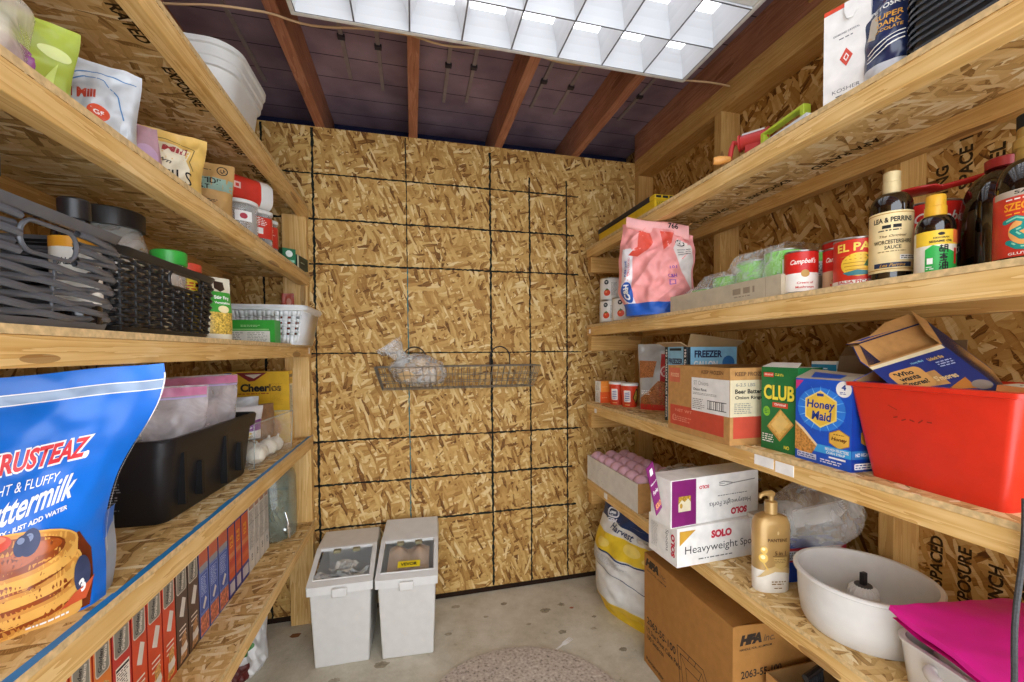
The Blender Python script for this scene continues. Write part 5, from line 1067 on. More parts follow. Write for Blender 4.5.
m = M(); m.lathe([(0, .1), (1.8, 0), (1.9, .3), (1.9, 4.6), (1.5, 5.1)], CLR, n=36); m.build('jar_wall', t); m = M(); m.lathe([(0, .2), (1.75, .2), (1.75, 3.6), (0, 3.7)], pl('#9a8a7c', .5, .3, .4, scale=260), n=30); W = cyl(1.93); m.rect(W, -.9, 2.4, .9, 3.8, WHITE, sub=.3); m.ell(W, 0, 3.1, .4, .4, pl('#b03040', .5), sub=.2); m.build('contents', t)
m = M(); m.lathe([(1.55, 4.9), (1.95, 4.95), (1.95, 5.4), (1.8, 5.5), (0, 5.5)], TUBW, n=36); m.build('lid', t)
t = thing('red_canister', 'red canister with white lid tipped on its side on top of jars', 'canister', (-4.8, -19.2, A2+7.25), 45)
xf = Matrix.Rotation(PI/2, 4, 'Y'); m = M()
loop_loft(m, [[(z, x, y) for x, y in rr_out(4.6, 3.6, 1.2)] for z in (-4.2, 1.6)], RJ, True, False); W = flat((-4.2, -2.3, -1.8), (1, 0, 0), (0, 0, 1)); m.rect(W, 2.4, 1.6, 3.2, 2.4, pl('#e9c9bd', .5)); m.rect(W, 2.6, 1.8, 3.0, 2.2, RJ); m.build('canister_body', t)
m = M(); loop_loft(m, [[(z, x*k, y*k) for x, y in rr_out(4.7, 3.7, 1.25)] for k, z in ((1, 1.5), (1, 2.6), (.92, 3.1), (.6, 3.35))], TUBW, True, True); m.build('lid', t)
GB = pl('#1f6a45', .4)
for k, (y, z, hh) in enumerate(((-9.7, 0, 2.2), (-5.6, 0, 2.0))):
    m, F = carton(1.9 if k == 0 else 4.4, 3.2, hh, GB if k == 0 else pl('#223a30', .4), top=pl('#c9cfc6', .5))
    if k == 0: m.ell(F['front'], .95, 1.4, .5, .5, pl('#d9e4dc', .5)); m.rect(F['front'], .2, .1, 1.7, .5, pl('#8fc2a4', .5))
    else: m.rect(F['front'], 0, 0, .7, hh, pl('#cdd6c2', .5)); m.rect(F['front'], 1.2, .5, 4.0, 1.5, pl('#15201a', .4)); m.fine(F['front'], 1.4, .8, 3.6, 1.2, pl('#9fb8a6', .5), 1, 2)
    solo(m, 'tea_box', ('small green box with white disc beside the red jars', 'small dark green box lying against the corner post')[k], 'box', (-2.1, y, A2+z), (35, 82)[k])

# ================================================================== left wall, third shelf: baskets
def basket(name, label, loc, wb, wt, d, h, rows, waves, tr, mat, hole, gap=.0, rz=90):
    """woven plastic basket; long side toward local -Y. hole = (u0, u1, z0, z1) hand hole in the front"""
    t = thing(name, label, 'basket', loc, rz)
    def per(s, z, off=0):
        k = z/h; w = wb+(wt-wb)*k; dd = d+(wt-wb)*k*.6; r = .7; L = 2*(w+dd); q = (s % 1)*L
        if q < w: p = (-w/2+q, -dd/2); n = (0, -1)
        elif q < w+dd: p = (w/2, -dd/2+q-w); n = (1, 0)
        elif q < 2*w+dd: p = (w/2-(q-w-dd), dd/2); n = (0, 1)
        else: p = (-w/2, dd/2-(q-2*w-dd)); n = (-1, 0)
        # rounded corners
        cx = max(-w/2+r, min(w/2-r, p[0])); cy = max(-dd/2+r, min(dd/2-r, p[1])); v = V3((p[0]-cx, p[1]-cy, 0))
        if v.length > 1e-6 and abs(v.x) > 1e-6 and abs(v.y) > 1e-6: v = v.normalized()*r; p = (cx+v.x, cy+v.y); n = v.normalized()
        return V3((p[0]+n[0]*off, p[1]+n[1]*off, z))
    m = M(); K = waves*14; zs = [.4+(h-.95)*(i+.5)/rows for i in range(rows)]; f = wb/(2*(wb+d))
    for i, z in enumerate(zs):
        seg = []; ph = PI*(i % 2)
        for k in range(K+1):
            s = k/K; p = per(s, z, .12*math.sin(s*waves*2*PI+ph)); zz = .0
            p.z += tr*.55*math.sin(s*waves*2*PI+ph+PI/2)*gap
            inside = s < f and hole and hole[2]-tr < z < hole[3]+tr and hole[0] < p.x < hole[1]
            if inside:
                if len(seg) > 1: m.tube(seg, tr, mat, 6, cap=False)
                seg = []
            else: seg.append(p)
        if len(seg) > 1: m.tube(seg, tr, mat, 6, cap=False)
    n = 64; mw = m; m = M()
    for z0, z1, o0, o1 in ((0, .4, .02, .1), (h-.5, h, .05, .28)):
        P = [per(k/n, z0, o0) for k in range(n)]; Q = [per(k/n, z1, o1) for k in range(n)]; P2 = [per(k/n, z0, o0-.2) for k in range(n)]; Q2 = [per(k/n, z1, o1-.35) for k in range(n)]
        for a, b in ((P, Q), (Q, Q2), (Q2, P2), (P2, P)): m.add(a+b, [(k, (k+1) % n, n+(k+1) % n, n+k) for k in range(n)], mat)
    m.build('rim_band', t)
    m.build('rim_band', t) if 0 else None; m = mw; nst = waves
    for k in range(nst):
        s = (k+.25)/nst
        a, b = per(s, .2, -.02), per(s, h-.6, -.02)
        if hole and s < f and hole[0]-.1 < a.x < hole[1]+.1: m.tube([a, per(s, hole[2]-.05, -.02)], .09, mat, 5); continue
        m.tube([a, b], .09, mat, 5)
    P = [per(k/n, .12, -.05) for k in range(n)]; m.add(P, [tuple(range(n))], mat); m.build('woven_body', t)
    if hole:
        m = M(); u0, u1, z0, z1 = hole; r = min((z1-z0)/2, .7); P = []
        for cx, cz, a in ((u1-r, z0+r, -PI/2), (u1-r, z1-r, 0), (u0+r, z1-r, PI/2), (u0+r, z0+r, PI)):
            for q in range(6):
                x, z = cx+r*math.cos(a+PI/2*q/5), cz+r*math.sin(a+PI/2*q/5); k = z/h; dd = d+(wt-wb)*k*.6; P.append((x, -dd/2-.12, z))
        m.tube(P, .11, mat, 7, closed=True); m.build('handle_ring', t)
    return t
BK1 = pl('#585a5f', .3, .6, .05); BK2 = pl('#1d1d1f', .35, .5, .04)
basket('woven_basket', 'large charcoal plastic woven basket at the near end of left shelf', (-6.6, -58.6, A3), 15.0, 16.4, 11.0, 5.8, 12, 11, .19, BK1, (1.0, 4.4, 3.5, 5.0), gap=.8)
basket('woven_basket', 'smaller black fine woven basket beside the charcoal one', (-6.2, -43.6, A3), 12.4, 13.6, 9.6, 5.5, 16, 30, .125, BK2, (-1.0, 3.8, 3.8, 4.9), gap=.5)
# what stands in the baskets
def bottle(name, label, loc, prof, mat, cap=None, lab=None, rz=0, cat='bottle', capn='cap', n=36, inner=None):
    t = thing(name, label, cat, loc, rz); m = M(); m.lathe(prof, mat, n=n); m.build('bottle_body', t)
    if inner: m = M(); m.lathe(inner[0], inner[1], n=n); m.build('contents', t)
    if cap: m = M(); m.lathe(cap[0], cap[1], n=n); m.build(capn, t)
    if lab: m = M(); r, z0, z1, col, fn = lab; m.lathe([(r, z0), (r, z1)], col, n=48); fn and fn(m, cyl(r)); m.build('paper_label', t)
    return t
BKC = pl('#1c1c1e', .35, .5); 
bottle('glaze_bottle', 'black squeeze bottle with white label in the charcoal basket', (-1.95, -52.2, A3+.3), [(0, 0), (1.0, .05), (1.05, .3), (1.05, 4.6), (.95, 5.3), (.62, 6.0), (.6, 6.1)], pl('#141112', .15, .7), ([(.66, 6.0), (.7, 6.05), (.7, 7.1), (.62, 7.2), (0, 7.2)], BKC),
       (1.08, 1.2, 4.9, pl('#e3ded2', .45), lambda m, W: (m.text(W, 'BALSAMIC GLAZE', 0, 3.5, 2.6, .4, INK, sub=.2), m.rect(W, -2, 4.3, 2, 4.9, pl('#e09a2a', .4), sub=.3), m.ell(W, .2, 2.7, .4, .3, INK, sub=.2))), rz=56)
bottle('spice_jar', 'clear jar with red lid standing in the charcoal basket', (-6.3, -54.0, A3+.3), [(0, 0), (1.7, .05), (1.75, .3), (1.75, 6.9), (1.5, 7.4)], CLR, ([(1.55, 7.3), (1.75, 7.35), (1.75, 8.5), (1.6, 8.65), (0, 8.65)], pl('#d8402c', .4)), None, cat='jar', capn='lid', inner=([(0, .2), (1.55, .2), (1.55, 5.5), (0, 5.5)], pl('#c9a070', .6, .3, .2)))
bottle('spice_jar', 'jar with dark grey lid at the very edge of the charcoal basket', (-3.2, -57.9, A3+.3), [(0, 0), (1.6, .05), (1.65, .3), (1.65, 6.4), (1.5, 6.8)], CLR, ([(1.5, 6.7), (1.75, 6.75), (1.75, 7.9), (1.6, 8.0), (0, 8.0)], pl('#565b62', .4)), None, cat='jar', capn='lid', inner=([(0, .2), (1.45, .2), (1.45, 5), (0, 5)], pl('#e8e2d4', .6)))
bottle('sauce_bottle', 'orange and green labelled bottle lying low inside the charcoal basket', (-4.4, -57.3, A3+.3), [(0, 0), (1.0, .05), (1.05, .3), (1.05, 4.0), (.6, 4.8)], pl('#e8e2d8', .35), ([(.6, 4.6), (.65, 4.7), (.6, 4.9), (0, 4.9)], RED), (1.08, .6, 3.6, pl('#e08a2c', .4), lambda m, W: (m.rect(W, -2, 1.8, 2, 2.4, pl('#c8d04a', .4), sub=.3), m.rect(W, -2, 3.0, 2, 3.6, RED, sub=.3))), rz=70)
bottle('seasoning_jar', 'large clear plastic jar with black lid in the black basket', (-6.1, -41.9, A3+.3), [(0, 0), (2.3, .05), (2.4, .4), (2.4, 5.2), (2.3, 6.4), (1.9, 8.0), (1.8, 8.3)], CLR, ([(1.85, 8.1), (2.1, 8.15), (2.12, 9.4), (2.0, 9.5), (0, 9.5)], BKC), None, cat='jar', capn='lid', inner=([(0, .2), (2.25, .2), (2.25, 5.9), (0, 6.1)], pl('#dccbb2', .7, .2, .08)))
GL2 = pl('#34a53c', .35, .5)
bottle('spice_jar', 'clear jar with bright green lid standing in the black basket', (-2.7, -40.9, A3+.3), [(0, 0), (1.1, .05), (1.15, .3), (1.15, 5.4), (1.05, 5.7)], CLR, ([(1.05, 5.6), (1.22, 5.65), (1.22, 6.7), (1.1, 6.8), (0, 6.8)], GL2), None, cat='jar', capn='lid', inner=([(0, .2), (1.02, .2), (1.02, 5.2), (0, 5.2)], pl('#c7a98a', .6, .3, .25, scale=200)))
bottle('spice_jar', 'yellow jar with red lid standing in the black basket', (-2.6, -38.55, A3+.3), [(0, 0), (1.05, .05), (1.1, .3), (1.1, 5.3), (1.0, 5.6)], pl('#e3c02c', .3, .6), ([(1.0, 5.5), (1.17, 5.55), (1.17, 6.15), (1.05, 6.25), (0, 6.25)], pl('#d04a34', .4)), (1.12, 3.0, 5.2, pl('#edcf3a', .4), lambda m, W: (m.fine(W, -1.0, 3.6, 1.0, 4.6, CR, 2, 3, sub=.3),)), rz=60, cat='jar', capn='lid')
bottle('spice_jar', 'pale grain jar seen through the hand hole of black basket', (-2.7, -43.9, A3+.3), [(0, 0), (1.3, .05), (1.35, .3), (1.35, 4.2), (1.2, 4.5), (0, 4.5)], pl('#c9b492', .5, .4, .3, scale=200), None, None, cat='jar')
m, F = carton(1.6, 1.2, 6.0, pl('#e4ded2', .5)); m.rect(F['front'], 0, 4.6, 1.6, 5.4, CR); solo(m, 'spice_box', 'small white and red box at the far end of the black basket', 'box', (-4.6, -38.1, A3+.3), 70)
# yellow green packet
t = thing('soup_packet', 'upright green and yellow packet between black basket and green box', 'packet', (-1.5, -35.0, A3), 62)
m = M(); f, W = pouch(m, 3.0, 6.0, 1.3, pl('#d9d3bd', .35, .5), wr=.1, seed=71, topw=.85)
m.rect(W, -1.3, 2.6, 1.4, 4.6, pl('#3f9a3a', .4), sub=.3); m.rect(W, -1.3, .5, 1.4, 2.6, pl('#c9a84a', .4, var=.35, scale=230), sub=.3); m.text(W, 'Stir Fry', .1, 4.0, 1.8, .45, WHITE, sub=.2, bold=.03); m.text(W, 'Vegetables', .1, 3.5, 1.8, .3, WHITE, sub=.2); m.ell(W, .1, 2.9, .6, .35, pl('#e8d9a8', .4), sub=.2)
m.poly(W, [(-.7, 4.9), (0, 4.6), (.7, 4.9), (.6, 5.6), (-.6, 5.6)], pl('#3a2a22', .4), sub=.3); m.build('packet_body', t)
m = M(); f, W = pouch(m, 9.5, 7.4, 4.2, pl('#cdb69c', .6, .3), wr=.35, seed=77, topt=.7, topw=.85); solo(m, 'paper_sack', 'beige paper sack slumped behind the white slotted basket', 'sack', (-9.2, -26.0, A3), 72)
# white slotted basket
t = thing('plastic_basket', 'white plastic basket with rows of square holes at the far end', 'basket', (-5.8, -8.4, A3), 0)
WBK = pl('#dfe1e2', .35, .5, .02); m = M(); wb, wt, d0, d1, h = 12.2, 14.2, 9.2, 11.0, 5.7
def bfront(side):
    """long wall with square holes, side -1 front, +1 back"""
    zs = [0, 1.3, 1.6, 2.1, 2.4, 2.9, 3.2, 3.7, 4.0, 4.9]; nx = 12; us = []
    for i in range(nx): us += [-.5+(i+.3)/nx, -.5+(i+.7)/nx]
    us = [-.5]+us+[.5]
    P = lambda u, z: V3((u*(wb+(wt-wb)*z/h), side*(d0+(d1-d0)*z/h)/2, z))
    for a in range(len(us)-1):
        for b in range(len(zs)-1):
            if a % 2 == 1 and b % 2 == 1 and 0 < a < len(us)-2: continue
            m.quad(P(us[a], zs[b]), P(us[a+1], zs[b]), P(us[a+1], zs[b+1]), P(us[a], zs[b+1]), mat=WBK)
bfront(-1); bfront(1)
for s in (-1, 1):
    P = lambda v, z: V3((s*(wb+(wt-wb)*z/h)/2, v*(d0+(d1-d0)*z/h), z)); m.quad(P(-.5, 0), P(.5, 0), P(.5, 4.9), P(-.5, 4.9), mat=WBK)
m.quad((-wb/2, -d0/2, 0), (wb/2, -d0/2, 0), (wb/2, d0/2, 0), (-wb/2, d0/2, 0), mat=WBK); m.build('basket_body', t, solid=.1)
m = M(); R_ = lambda w, d, z: [(x, y, z) for x, y in rr_out(w, d, 1.2, 5)]
loop_loft(m, [R_(13.7, 10.5, 4.6), R_(13.9, 10.7, 4.8), R_(14.8, 11.6, 4.9), R_(15.2, 12.0, 5.3), R_(15.0, 11.8, 5.65), R_(14.2, 11.0, 5.7), R_(13.6, 10.4, 4.9)], WBK, False, False); m.build('rim', t)
t = thing('food_box', 'flat green and white box standing in front of white basket', 'box', (-5.0, -16.6, A3), -3)
m, F = carton(7.2, 2.2, 3.15, pl('#3aa33a', .4)); f = F['front']; m.rect(f, .2, .05, 6.6, 1.65, pl('#e4e4da', .5)); m.rect(f, 0, 1.75, 6.5, 1.95, pl('#8ed07c', .5)); m.fine(f, .6, .2, 3.4, 1.5, pl('#8c8f88', .6), 5, 4); m.fine(f, 3.8, .2, 6.3, 1.5, pl('#a8aaa2', .6), 4, 5); m.rect(f, 4.6, 1.0, 5.6, 1.5, WHITE); m.fine(f, 3, 2.2, 5.8, 2.5, pl('#bfe6b0', .5), 2, 5); m.build('box_body', t)
m = M(); f, W = pouch(m, 2.6, 8.4, 1.4, pl('#b8503c', .35, .5, .15), wr=.2, seed=80, topw=.7); m.ell(W, .2, 7, .5, .6, pl('#d89a84', .4), sub=.3); solo(m, 'snack_pouch', 'small red pouch peeking above the white slotted basket', 'pouch', (-3.2, -4.4, A3+.15), 10)

# ================================================================== left wall, fourth shelf
KB1 = pl('#0d6fd6', .28, .5, .14, scale=7); KB2 = pl('#0d3f86', .3, .5)
t = thing('pancake_pouch', 'big blue pancake mix pouch with pancake picture at the near end', 'pouch', (-4.6, -53.9, A4), 36)
w, h = 9.0, 13.5
def kf(u, v):
    a = u/(w/2); b = v/h
    k = (.86+.02*math.sin(b*9))+.18*sstep(.5, .98, b)
    e = max(0, 1-abs(a)**2.6)
    th = 2.2*e*(1-.97*sstep(.25, .98, b))*(.8+.2*sstep(0, .15, b))
    q = (.3*nz(u*.35+3, v*.3, 2.2)+.16*nz(u*.9, v*.8, 6.1)+.2*abs(nz(u*.4+v*.3, v*.15, 8.1)))*min(1, e*2+.3)*(1-.6*sstep(.9, 1, b))
    return V3((u*k+2.5*sstep(.22, .95, b)*(.25+.75*(a+1)/2), -th+q+1.4*b, v+.15*nz(u*.4, 3.3)*b+.55*b*a))
def kbk(u, v):
    p = kf(u, v); a = u/(w/2); b = v/h; e = max(0, 1-abs(a)**2.6); return V3((p.x, 2.2*e*(1-.97*sstep(.25, .98, b))*.9+1.45*b+.04, p.z))
m = M(); m.grid(lambda i, j: kf((i-.5)*w, j*h), 60, 56, KB1); m.grid(lambda i, j: kbk((.5-i)*w, j*h), 36, 36, KB2); m.grid(lambda i, j: kf((i-.5)*w, 0)*(1-j)+kbk((i-.5)*w, 0)*j, 40, 3, KB2)
W0 = surf(kf, w); W = lambda u, v, h: W0(u*.63, v, h); WV = lambda u, v, h: W(u, v*1.22, h); WT = pl('#f0f0f0', .35); SB = .4
m.rect(W, -7.1, 11.9, 7.05, 12.45, pl('#8fa6c4', .25, .6), sub=SB); m.line(W, [(-7.1, 12.47), (7.05, 12.47)], .06, WT, sub=SB); m.line(W, [(-7.1, 11.88), (7.05, 11.88)], .06, WT, sub=SB)
KRD = pl('#d8343c', .35); m.text(W, 'KRUSTEAZ.', .75, 8.85, 6.2, 1.3, WT, lift=.03, sub=.3, bold=.075, rot=.035, shear=.05); m.text(W, 'KRUSTEAZ', .66, 8.85, 5.75, 1.1, KRD, lift=.045, sub=.3, bold=.035, rot=.035, shear=.05)
m.text(W, 'LIGHT & FLUFFY', .1, 7.5, 4.6, .5, WT, lift=.03, sub=.3, rot=.05, bold=.0); m.text(W, 'Buttermilk', .8, 6.6, 6.0, 1.3, WT, lift=.04, sub=.3, rot=.15, shear=.35, bold=.02); m.text(W, 'PANCAKE MIX · JUST ADD WATER', .45, 5.45, 6.4, .32, WT, lift=.03, sub=.3, rot=.14, bold=.035)
# pancakes
PT, PD, PE, SY = pl('#c98a3c', .4, .5, .12, scale=25), pl('#8a3f14', .3, .5, .2, scale=25), pl('#e0aa55', .5, .3, .08, scale=25), pl('#6e2a0c', .25, .6, .2, scale=30)
def cake(cu, cv, ru, rv, th, lv):
    c = [(cu+ru*math.cos(PI*k/14), cv+rv*math.sin(PI*k/14)) for k in range(15)]; b_ = [(cu+ru*math.cos(PI+PI*k/14), cv-th+rv*.85*math.sin(PI+PI*k/14)) for k in range(15)]
    m.poly(WV, c+b_, PE, .03, sub=SB); m.ell(WV, cu, cv, ru*.97, rv*.93, PT, .03, sub=SB); m.ell(WV, cu-.1, cv+.02, ru*.86, rv*.78, PD, .03, sub=SB)
m.poly(WV, [(-6.8, .1), (5.7, .1), (5.95, 1.2), (5.9, 2.6), (4.9, 3.6), (-6.8, 3.2)], SY, .02, sub=SB)
cake(-1.2, .75, 6.3, .75, .55, 0); cake(-.9, 1.65, 6.2, .85, .5, 1); cake(-1.0, 2.55, 6.1, .95, .5, 2); cake(-1.1, 3.35, 5.9, 1.05, .5, 3)
for (u, v, r1, r2) in ((-.6, 3.2, 2.6, .35), (2.0, 3.5, 1.6, .3), (-3.6, 3.0, 1.4, .3)): m.ell(WV, u, v, r1, r2, pl('#a8511c', .25, .6, .15), .03, sub=SB)
m.ell(WV, -1.4, 4.05, 1.75, .42, pl('#c8422a', .3, .5), .03, sub=.3); m.ell(WV, -1.2, 4.2, 1.2, .2, pl('#e07a5a', .3, .5), .03, sub=.3)
BB, BB2 = pl('#3d4563', .45, .3, .15), pl('#7c87a6', .5)
for u, v, r in ((-3.2, 4.1, .62), (-4.2, 3.9, .7), (-2.1, 3.5, .66), (-3.9, 3.2, .75), (-5.2, 4.2, .7), (1.5, 3.85, .66), (1.0, 3.8, .5), (-4.9, 3.1, .7)): m.ell(WV, u, v, r, r*.82, BB, .03, sub=.25); m.ell(WV, u-.1, v+.2, r*.45, r*.25, BB2, .03, sub=.25)
m.ell(WV, 5.0, 1.7, .62, .8, BB, .03, sub=.25); m.poly(WV, [(3.4, .45), (5.3, .5), (5.9, 1.4), (5.4, 1.2), (4.4, .95)], pl('#cf5a34', .3), .03, sub=.25); m.text(WV, '3', 5.0, 1.2, .4, .6, WT, lift=.05, sub=.2, bold=.05, rot=.5); m.fine(WV, 1.2, .12, 4.9, .3, WT, 1, 2, .04, sub=.3, fill=.5)
m.line(W, [(7.1, 2.5), (7.1, 12.9)], .1, WT, .03, sub=.3)
m.build('pouch_body', t, ang=80)
m = M(); m.grid(lambda i, j: kf(w/2-.12, j*4.6)*(1-i)+(kf(w/2-.12, j*4.6)+V3((.55+.2*math.sin(j*3), 1.6, 0)))*i, 5, 12, pl('#9aa4b2', .3, .5)); m.grid(lambda i, j: kf(w/2-.12, 3.2+j*1.6)*(1-i)+(kf(w/2-.12, 3.2+j*1.6)+V3((.6, 1.5, 0)))*i+V3((.02, -.03, 0)), 5, 6, KB1); m.build('side_gusset', t)
# black tote
t = thing('storage_tote', 'black plastic tote with ribbed sides holding zip bags on left shelf', 'tote', (-8.35, -32.1, A4), 87)
TB = pl('#18171a', .45, .4, .1, scale=8); q = lambda w, d, z, r=1.2: [(x, y, z) for x, y in rr_out(w, d, r, 5)]
m = M(); loop_loft(m, [q(15.6, 9.4, 0, .9), q(16.0, 9.8, .25, 1.0), q(17.4, 11.0, 6.0)], TB, True, False); loop_loft(m, [q(17.2, 10.8, 6.0), q(15.5, 9.3, .2, .8)], TB, False, True)
for x in (-6.2, -3.4, 1.5, 4.8):
    for s in (-1, 1): m.box(x-.22, s*(5.05), 1.2 if abs(x) > 3 else .7, x+.22, s*(5.68), 5.9 if x in (-6.2, 1.5) else 4.4, pl('#0f0e10', .5))
Wl = flat((-8.35, 5, 0), (0, -1, 0), (0, 0, 1)); m.rect(Wl, 5.2, .9, 6.6, 1.4, pl('#8d8d8a', .5), .2); m.fine(Wl, 4.6, 1.6, 7.2, 4.0, pl('#77767a', .6), 8, 3, .3); m.build('tote_body', t)
m = M(); loop_loft(m, [q(17.3, 10.9, 5.9), q(18.1, 11.7, 5.95), q(18.4, 12.0, 7.2), q(18.2, 11.8, 7.4), q(17.5, 11.1, 7.4), q(17.0, 10.6, 5.9)], TB, False, False); m.build('rim', t)
ZF = film('#e6dfe4', .42, .15, .8, 1, 14); PKZ = pl('#cf7fa6', .35, .5, .1)
for k, (x, y, rz, w, h, lab) in enumerate(((-6.6, -35.4, 40, 8.2, 8.9, 'clear zip bag with pink seal at the near end of black tote'), (-6.4, -28.6, 52, 9.2, 9.6, 'clear zip bag with pink seal at the far end of black tote'))):
    t = thing('zip_bag', lab, 'bag', (x, y, A4+2.6), rz, 'zip bags in the black tote')
    m = M(); f, W = pouch(m, w, h, 3.0, ZF, wr=.35, seed=90+k, topt=.3, topw=1.0); m.build('bag_film', t)
    m = M(); m.rect(W, -w/2+.2, h-1.0, w/2-.2, h-.15, PKZ, .03, sub=.4); m.rect(W, -w/2+.2, h-1.25, w/2-.2, h-1.08, pl('#b8a8d8', .4), .03, sub=.4); m.build('zip_seal', t)
    m = M(); m.ball((0, .1, h*.42), 2.4, pl(('#c2bfc0', '#cfc6c4')[k], .7, .2, .15, scale=40), 22, 14, (1.35, .5, 1.2), .3, k); m.build('contents', t)
m = M()
for k in range(7): m.tube([(-2+i*.8, .5*math.sin(i*1.3+k), .25*k+.15*math.sin(i*2+k)) for i in range(6)], .1, pl('#c9c6be', .5), 6)
solo(m, 'paper_twine', 'pale loops of twine in the near corner of black tote', 'twine', (-8.5, -38.6, A4+6.3), 20)
# clear bin with onions
t = thing('clear_bin', 'clear acrylic bin of white onions and a purple bag', 'bin', (-6.6, -16.7, A4), 84)
AC = film('#dfe6e2', .16, .04, .9, .05, 5); w, d, h = 12.4, 9.6, 5.8; m = M()
for a, b in (((-w/2, -d/2), (w/2, -d/2)), ((w/2, -d/2), (w/2, d/2)), ((w/2, d/2), (-w/2, d/2)), ((-w/2, d/2), (-w/2, -d/2))): m.quad((a[0]*.95, a[1]*.95, 0), (b[0]*.95, b[1]*.95, 0), (b[0], b[1], h), (a[0], a[1], h), mat=AC)
m.quad((-w/2*.95, -d/2*.95, .05), (w/2*.95, -d/2*.95, .05), (w/2*.95, d/2*.95, .05), (-w/2*.95, d/2*.95, .05), mat=AC); m.build('bin_wall', t)
m = M(); E_ = pl('#a7ada6', .2, .8, .02)
for a, b in (((-w/2, -d/2), (w/2, -d/2)), ((w/2, -d/2), (w/2, d/2)), ((w/2, d/2), (-w/2, d/2)), ((-w/2, d/2), (-w/2, -d/2))): m.tube([(a[0], a[1], h), (b[0], b[1], h)], .06, E_, 6); m.tube([(a[0]*.95, a[1]*.95, 0), (a[0], a[1], h)], .05, E_, 6)
m.build('bin_edge', t)
ON = pl('#e3dccb', .4, .5, .05, scale=12); on = None; R = random.Random(6)
for k, (x, y, z, r) in enumerate(((-3.2, -20.9, 1.4, 1.15), (-5.8, -21.2, 1.3, 1.1), (-8.2, -21.0, 1.4, 1.2), (-3.4, -18.8, 1.35, 1.1), (-3.2, -16.1, 1.4, 1.2), (-3.0, -13.6, 1.3, 1.1), (-5.9, -19.2, 1.3, 1.0), (-6.0, -16.0, 1.4, 1.1))):
    if on is None: m = M(); m.lathe([(0, -.95), (.35, -.98), (.8, -.7), (1, -.1), (.92, .45), (.55, .85), (.15, 1.05), (.1, 1.35), (0, 1.4)], ON, n=28); o = on = solo(m, 'onion', '', 'onion', (x, y, A4+z), 0)
    else: o = clone(on); o.location = V3((x, y, A4+z))*S
    o.scale = (r, r, r); o.rotation_euler = (R.uniform(-.5, .5), R.uniform(-.5, .5), R.uniform(0, 6)); tag(o, 'white onion at the bottom of the clear acrylic bin', 'onion', 'white onions in the clear bin')
t = thing('produce_bag', 'purple and white produce bag lying in the clear acrylic bin', 'bag', (-7.0, -18.6, A4+2.9), 40)
m = M(); f, W = pouch(m, 8.5, 4.4, 3.8, pl('#e1dfe0', .3, .5), wr=.4, seed=101, topt=.5); m.rect(W, -4.0, 1.2, 4.0, 2.6, pl('#8a4f9a', .35), sub=.4); m.rect(W, -3.2, 2.6, -.4, 3.8, pl('#3c2740', .4), sub=.4); m.fine(W, -3, .3, 2.8, 1.1, pl('#d9b84a', .4), 2, 3, .03, sub=.3, fill=.7); m.text(W, 'GARLIC', .6, 1.9, 3.4, .7, WHITE, lift=.04, sub=.3); m.build('bag_body', t)
m = M(); f, W = pouch(m, 7.5, 5.6, 3.4, pl('#cdd0d2', .3, .5, .05), wr=.5, seed=108, topt=.4); solo(m, 'plastic_bag', 'crumpled pale bag on top in the clear acrylic bin', 'bag', (-8.2, -15.6, A4+2.8), 30)
m = M(); f, W = pouch(m, 5, 4.8, 2.6, pl('#8d6a4c', .5, .3, .15), wr=.4, seed=115, topt=.5); solo(m, 'paper_bag', 'small brown paper bag in the clear acrylic bin', 'bag', (-4.8, -14.2, A4+2.4), 60)
CY = pl('#dcae28', .4, .4)
t = thing('cereal_box', 'yellow cereal box with black lettering standing by the corner post', 'box', (-7.5, -5.4, A4), 0)
w, d, h = 9.4, 2.0, 11.7; m, F = carton(w, d, h, CY); f = F['front']
m.text(f, 'Cheerios', 5.3, 9.1, 5.9, 1.3, INK, bold=.045); m.poly(f, [(1.7, 11.55), (6.2, 11.55), (4.4, 10.2), (3.6, 10.1)], pl('#7a1f28', .4)); m.poly(f, [(3.0, 11.2), (5.4, 11.3), (4.3, 10.6)], pl('#d9cfc4', .5)); m.poly(f, [(.1, 10.6), (1.3, 11.55), (.1, 11.55)], pl('#2a3d73', .4)); m.text(f, 'G', .55, 11.2, .35, .4, WHITE); m.fine(f, 2.0, 8.0, 6.8, 8.3, pl('#a3401e', .5), 1, 3, fill=.5)
m.ell(f, 4.8, 2.5, 3.4, 2.4, pl('#c98a34', .4, .3, .3, scale=160)); m.fine(f, 6.5, 6.2, 8.5, 9.8, pl('#c99a24', .5), 6, 4)
f = F['right']; m.rect(f, .15, 5.0, d-.15, 9.6, pl('#dfd7bc', .5)); m.fine(f, .3, 5.2, d-.3, 9.4, INK, 12, 4); m.rect(f, .2, 10.7, d-.2, 11.2, pl('#8a7a64', .5)); m.rect(f, .3, 9.8, d-.3, 10.4, pl('#c2a13a', .5)); m.build('box_body', t)

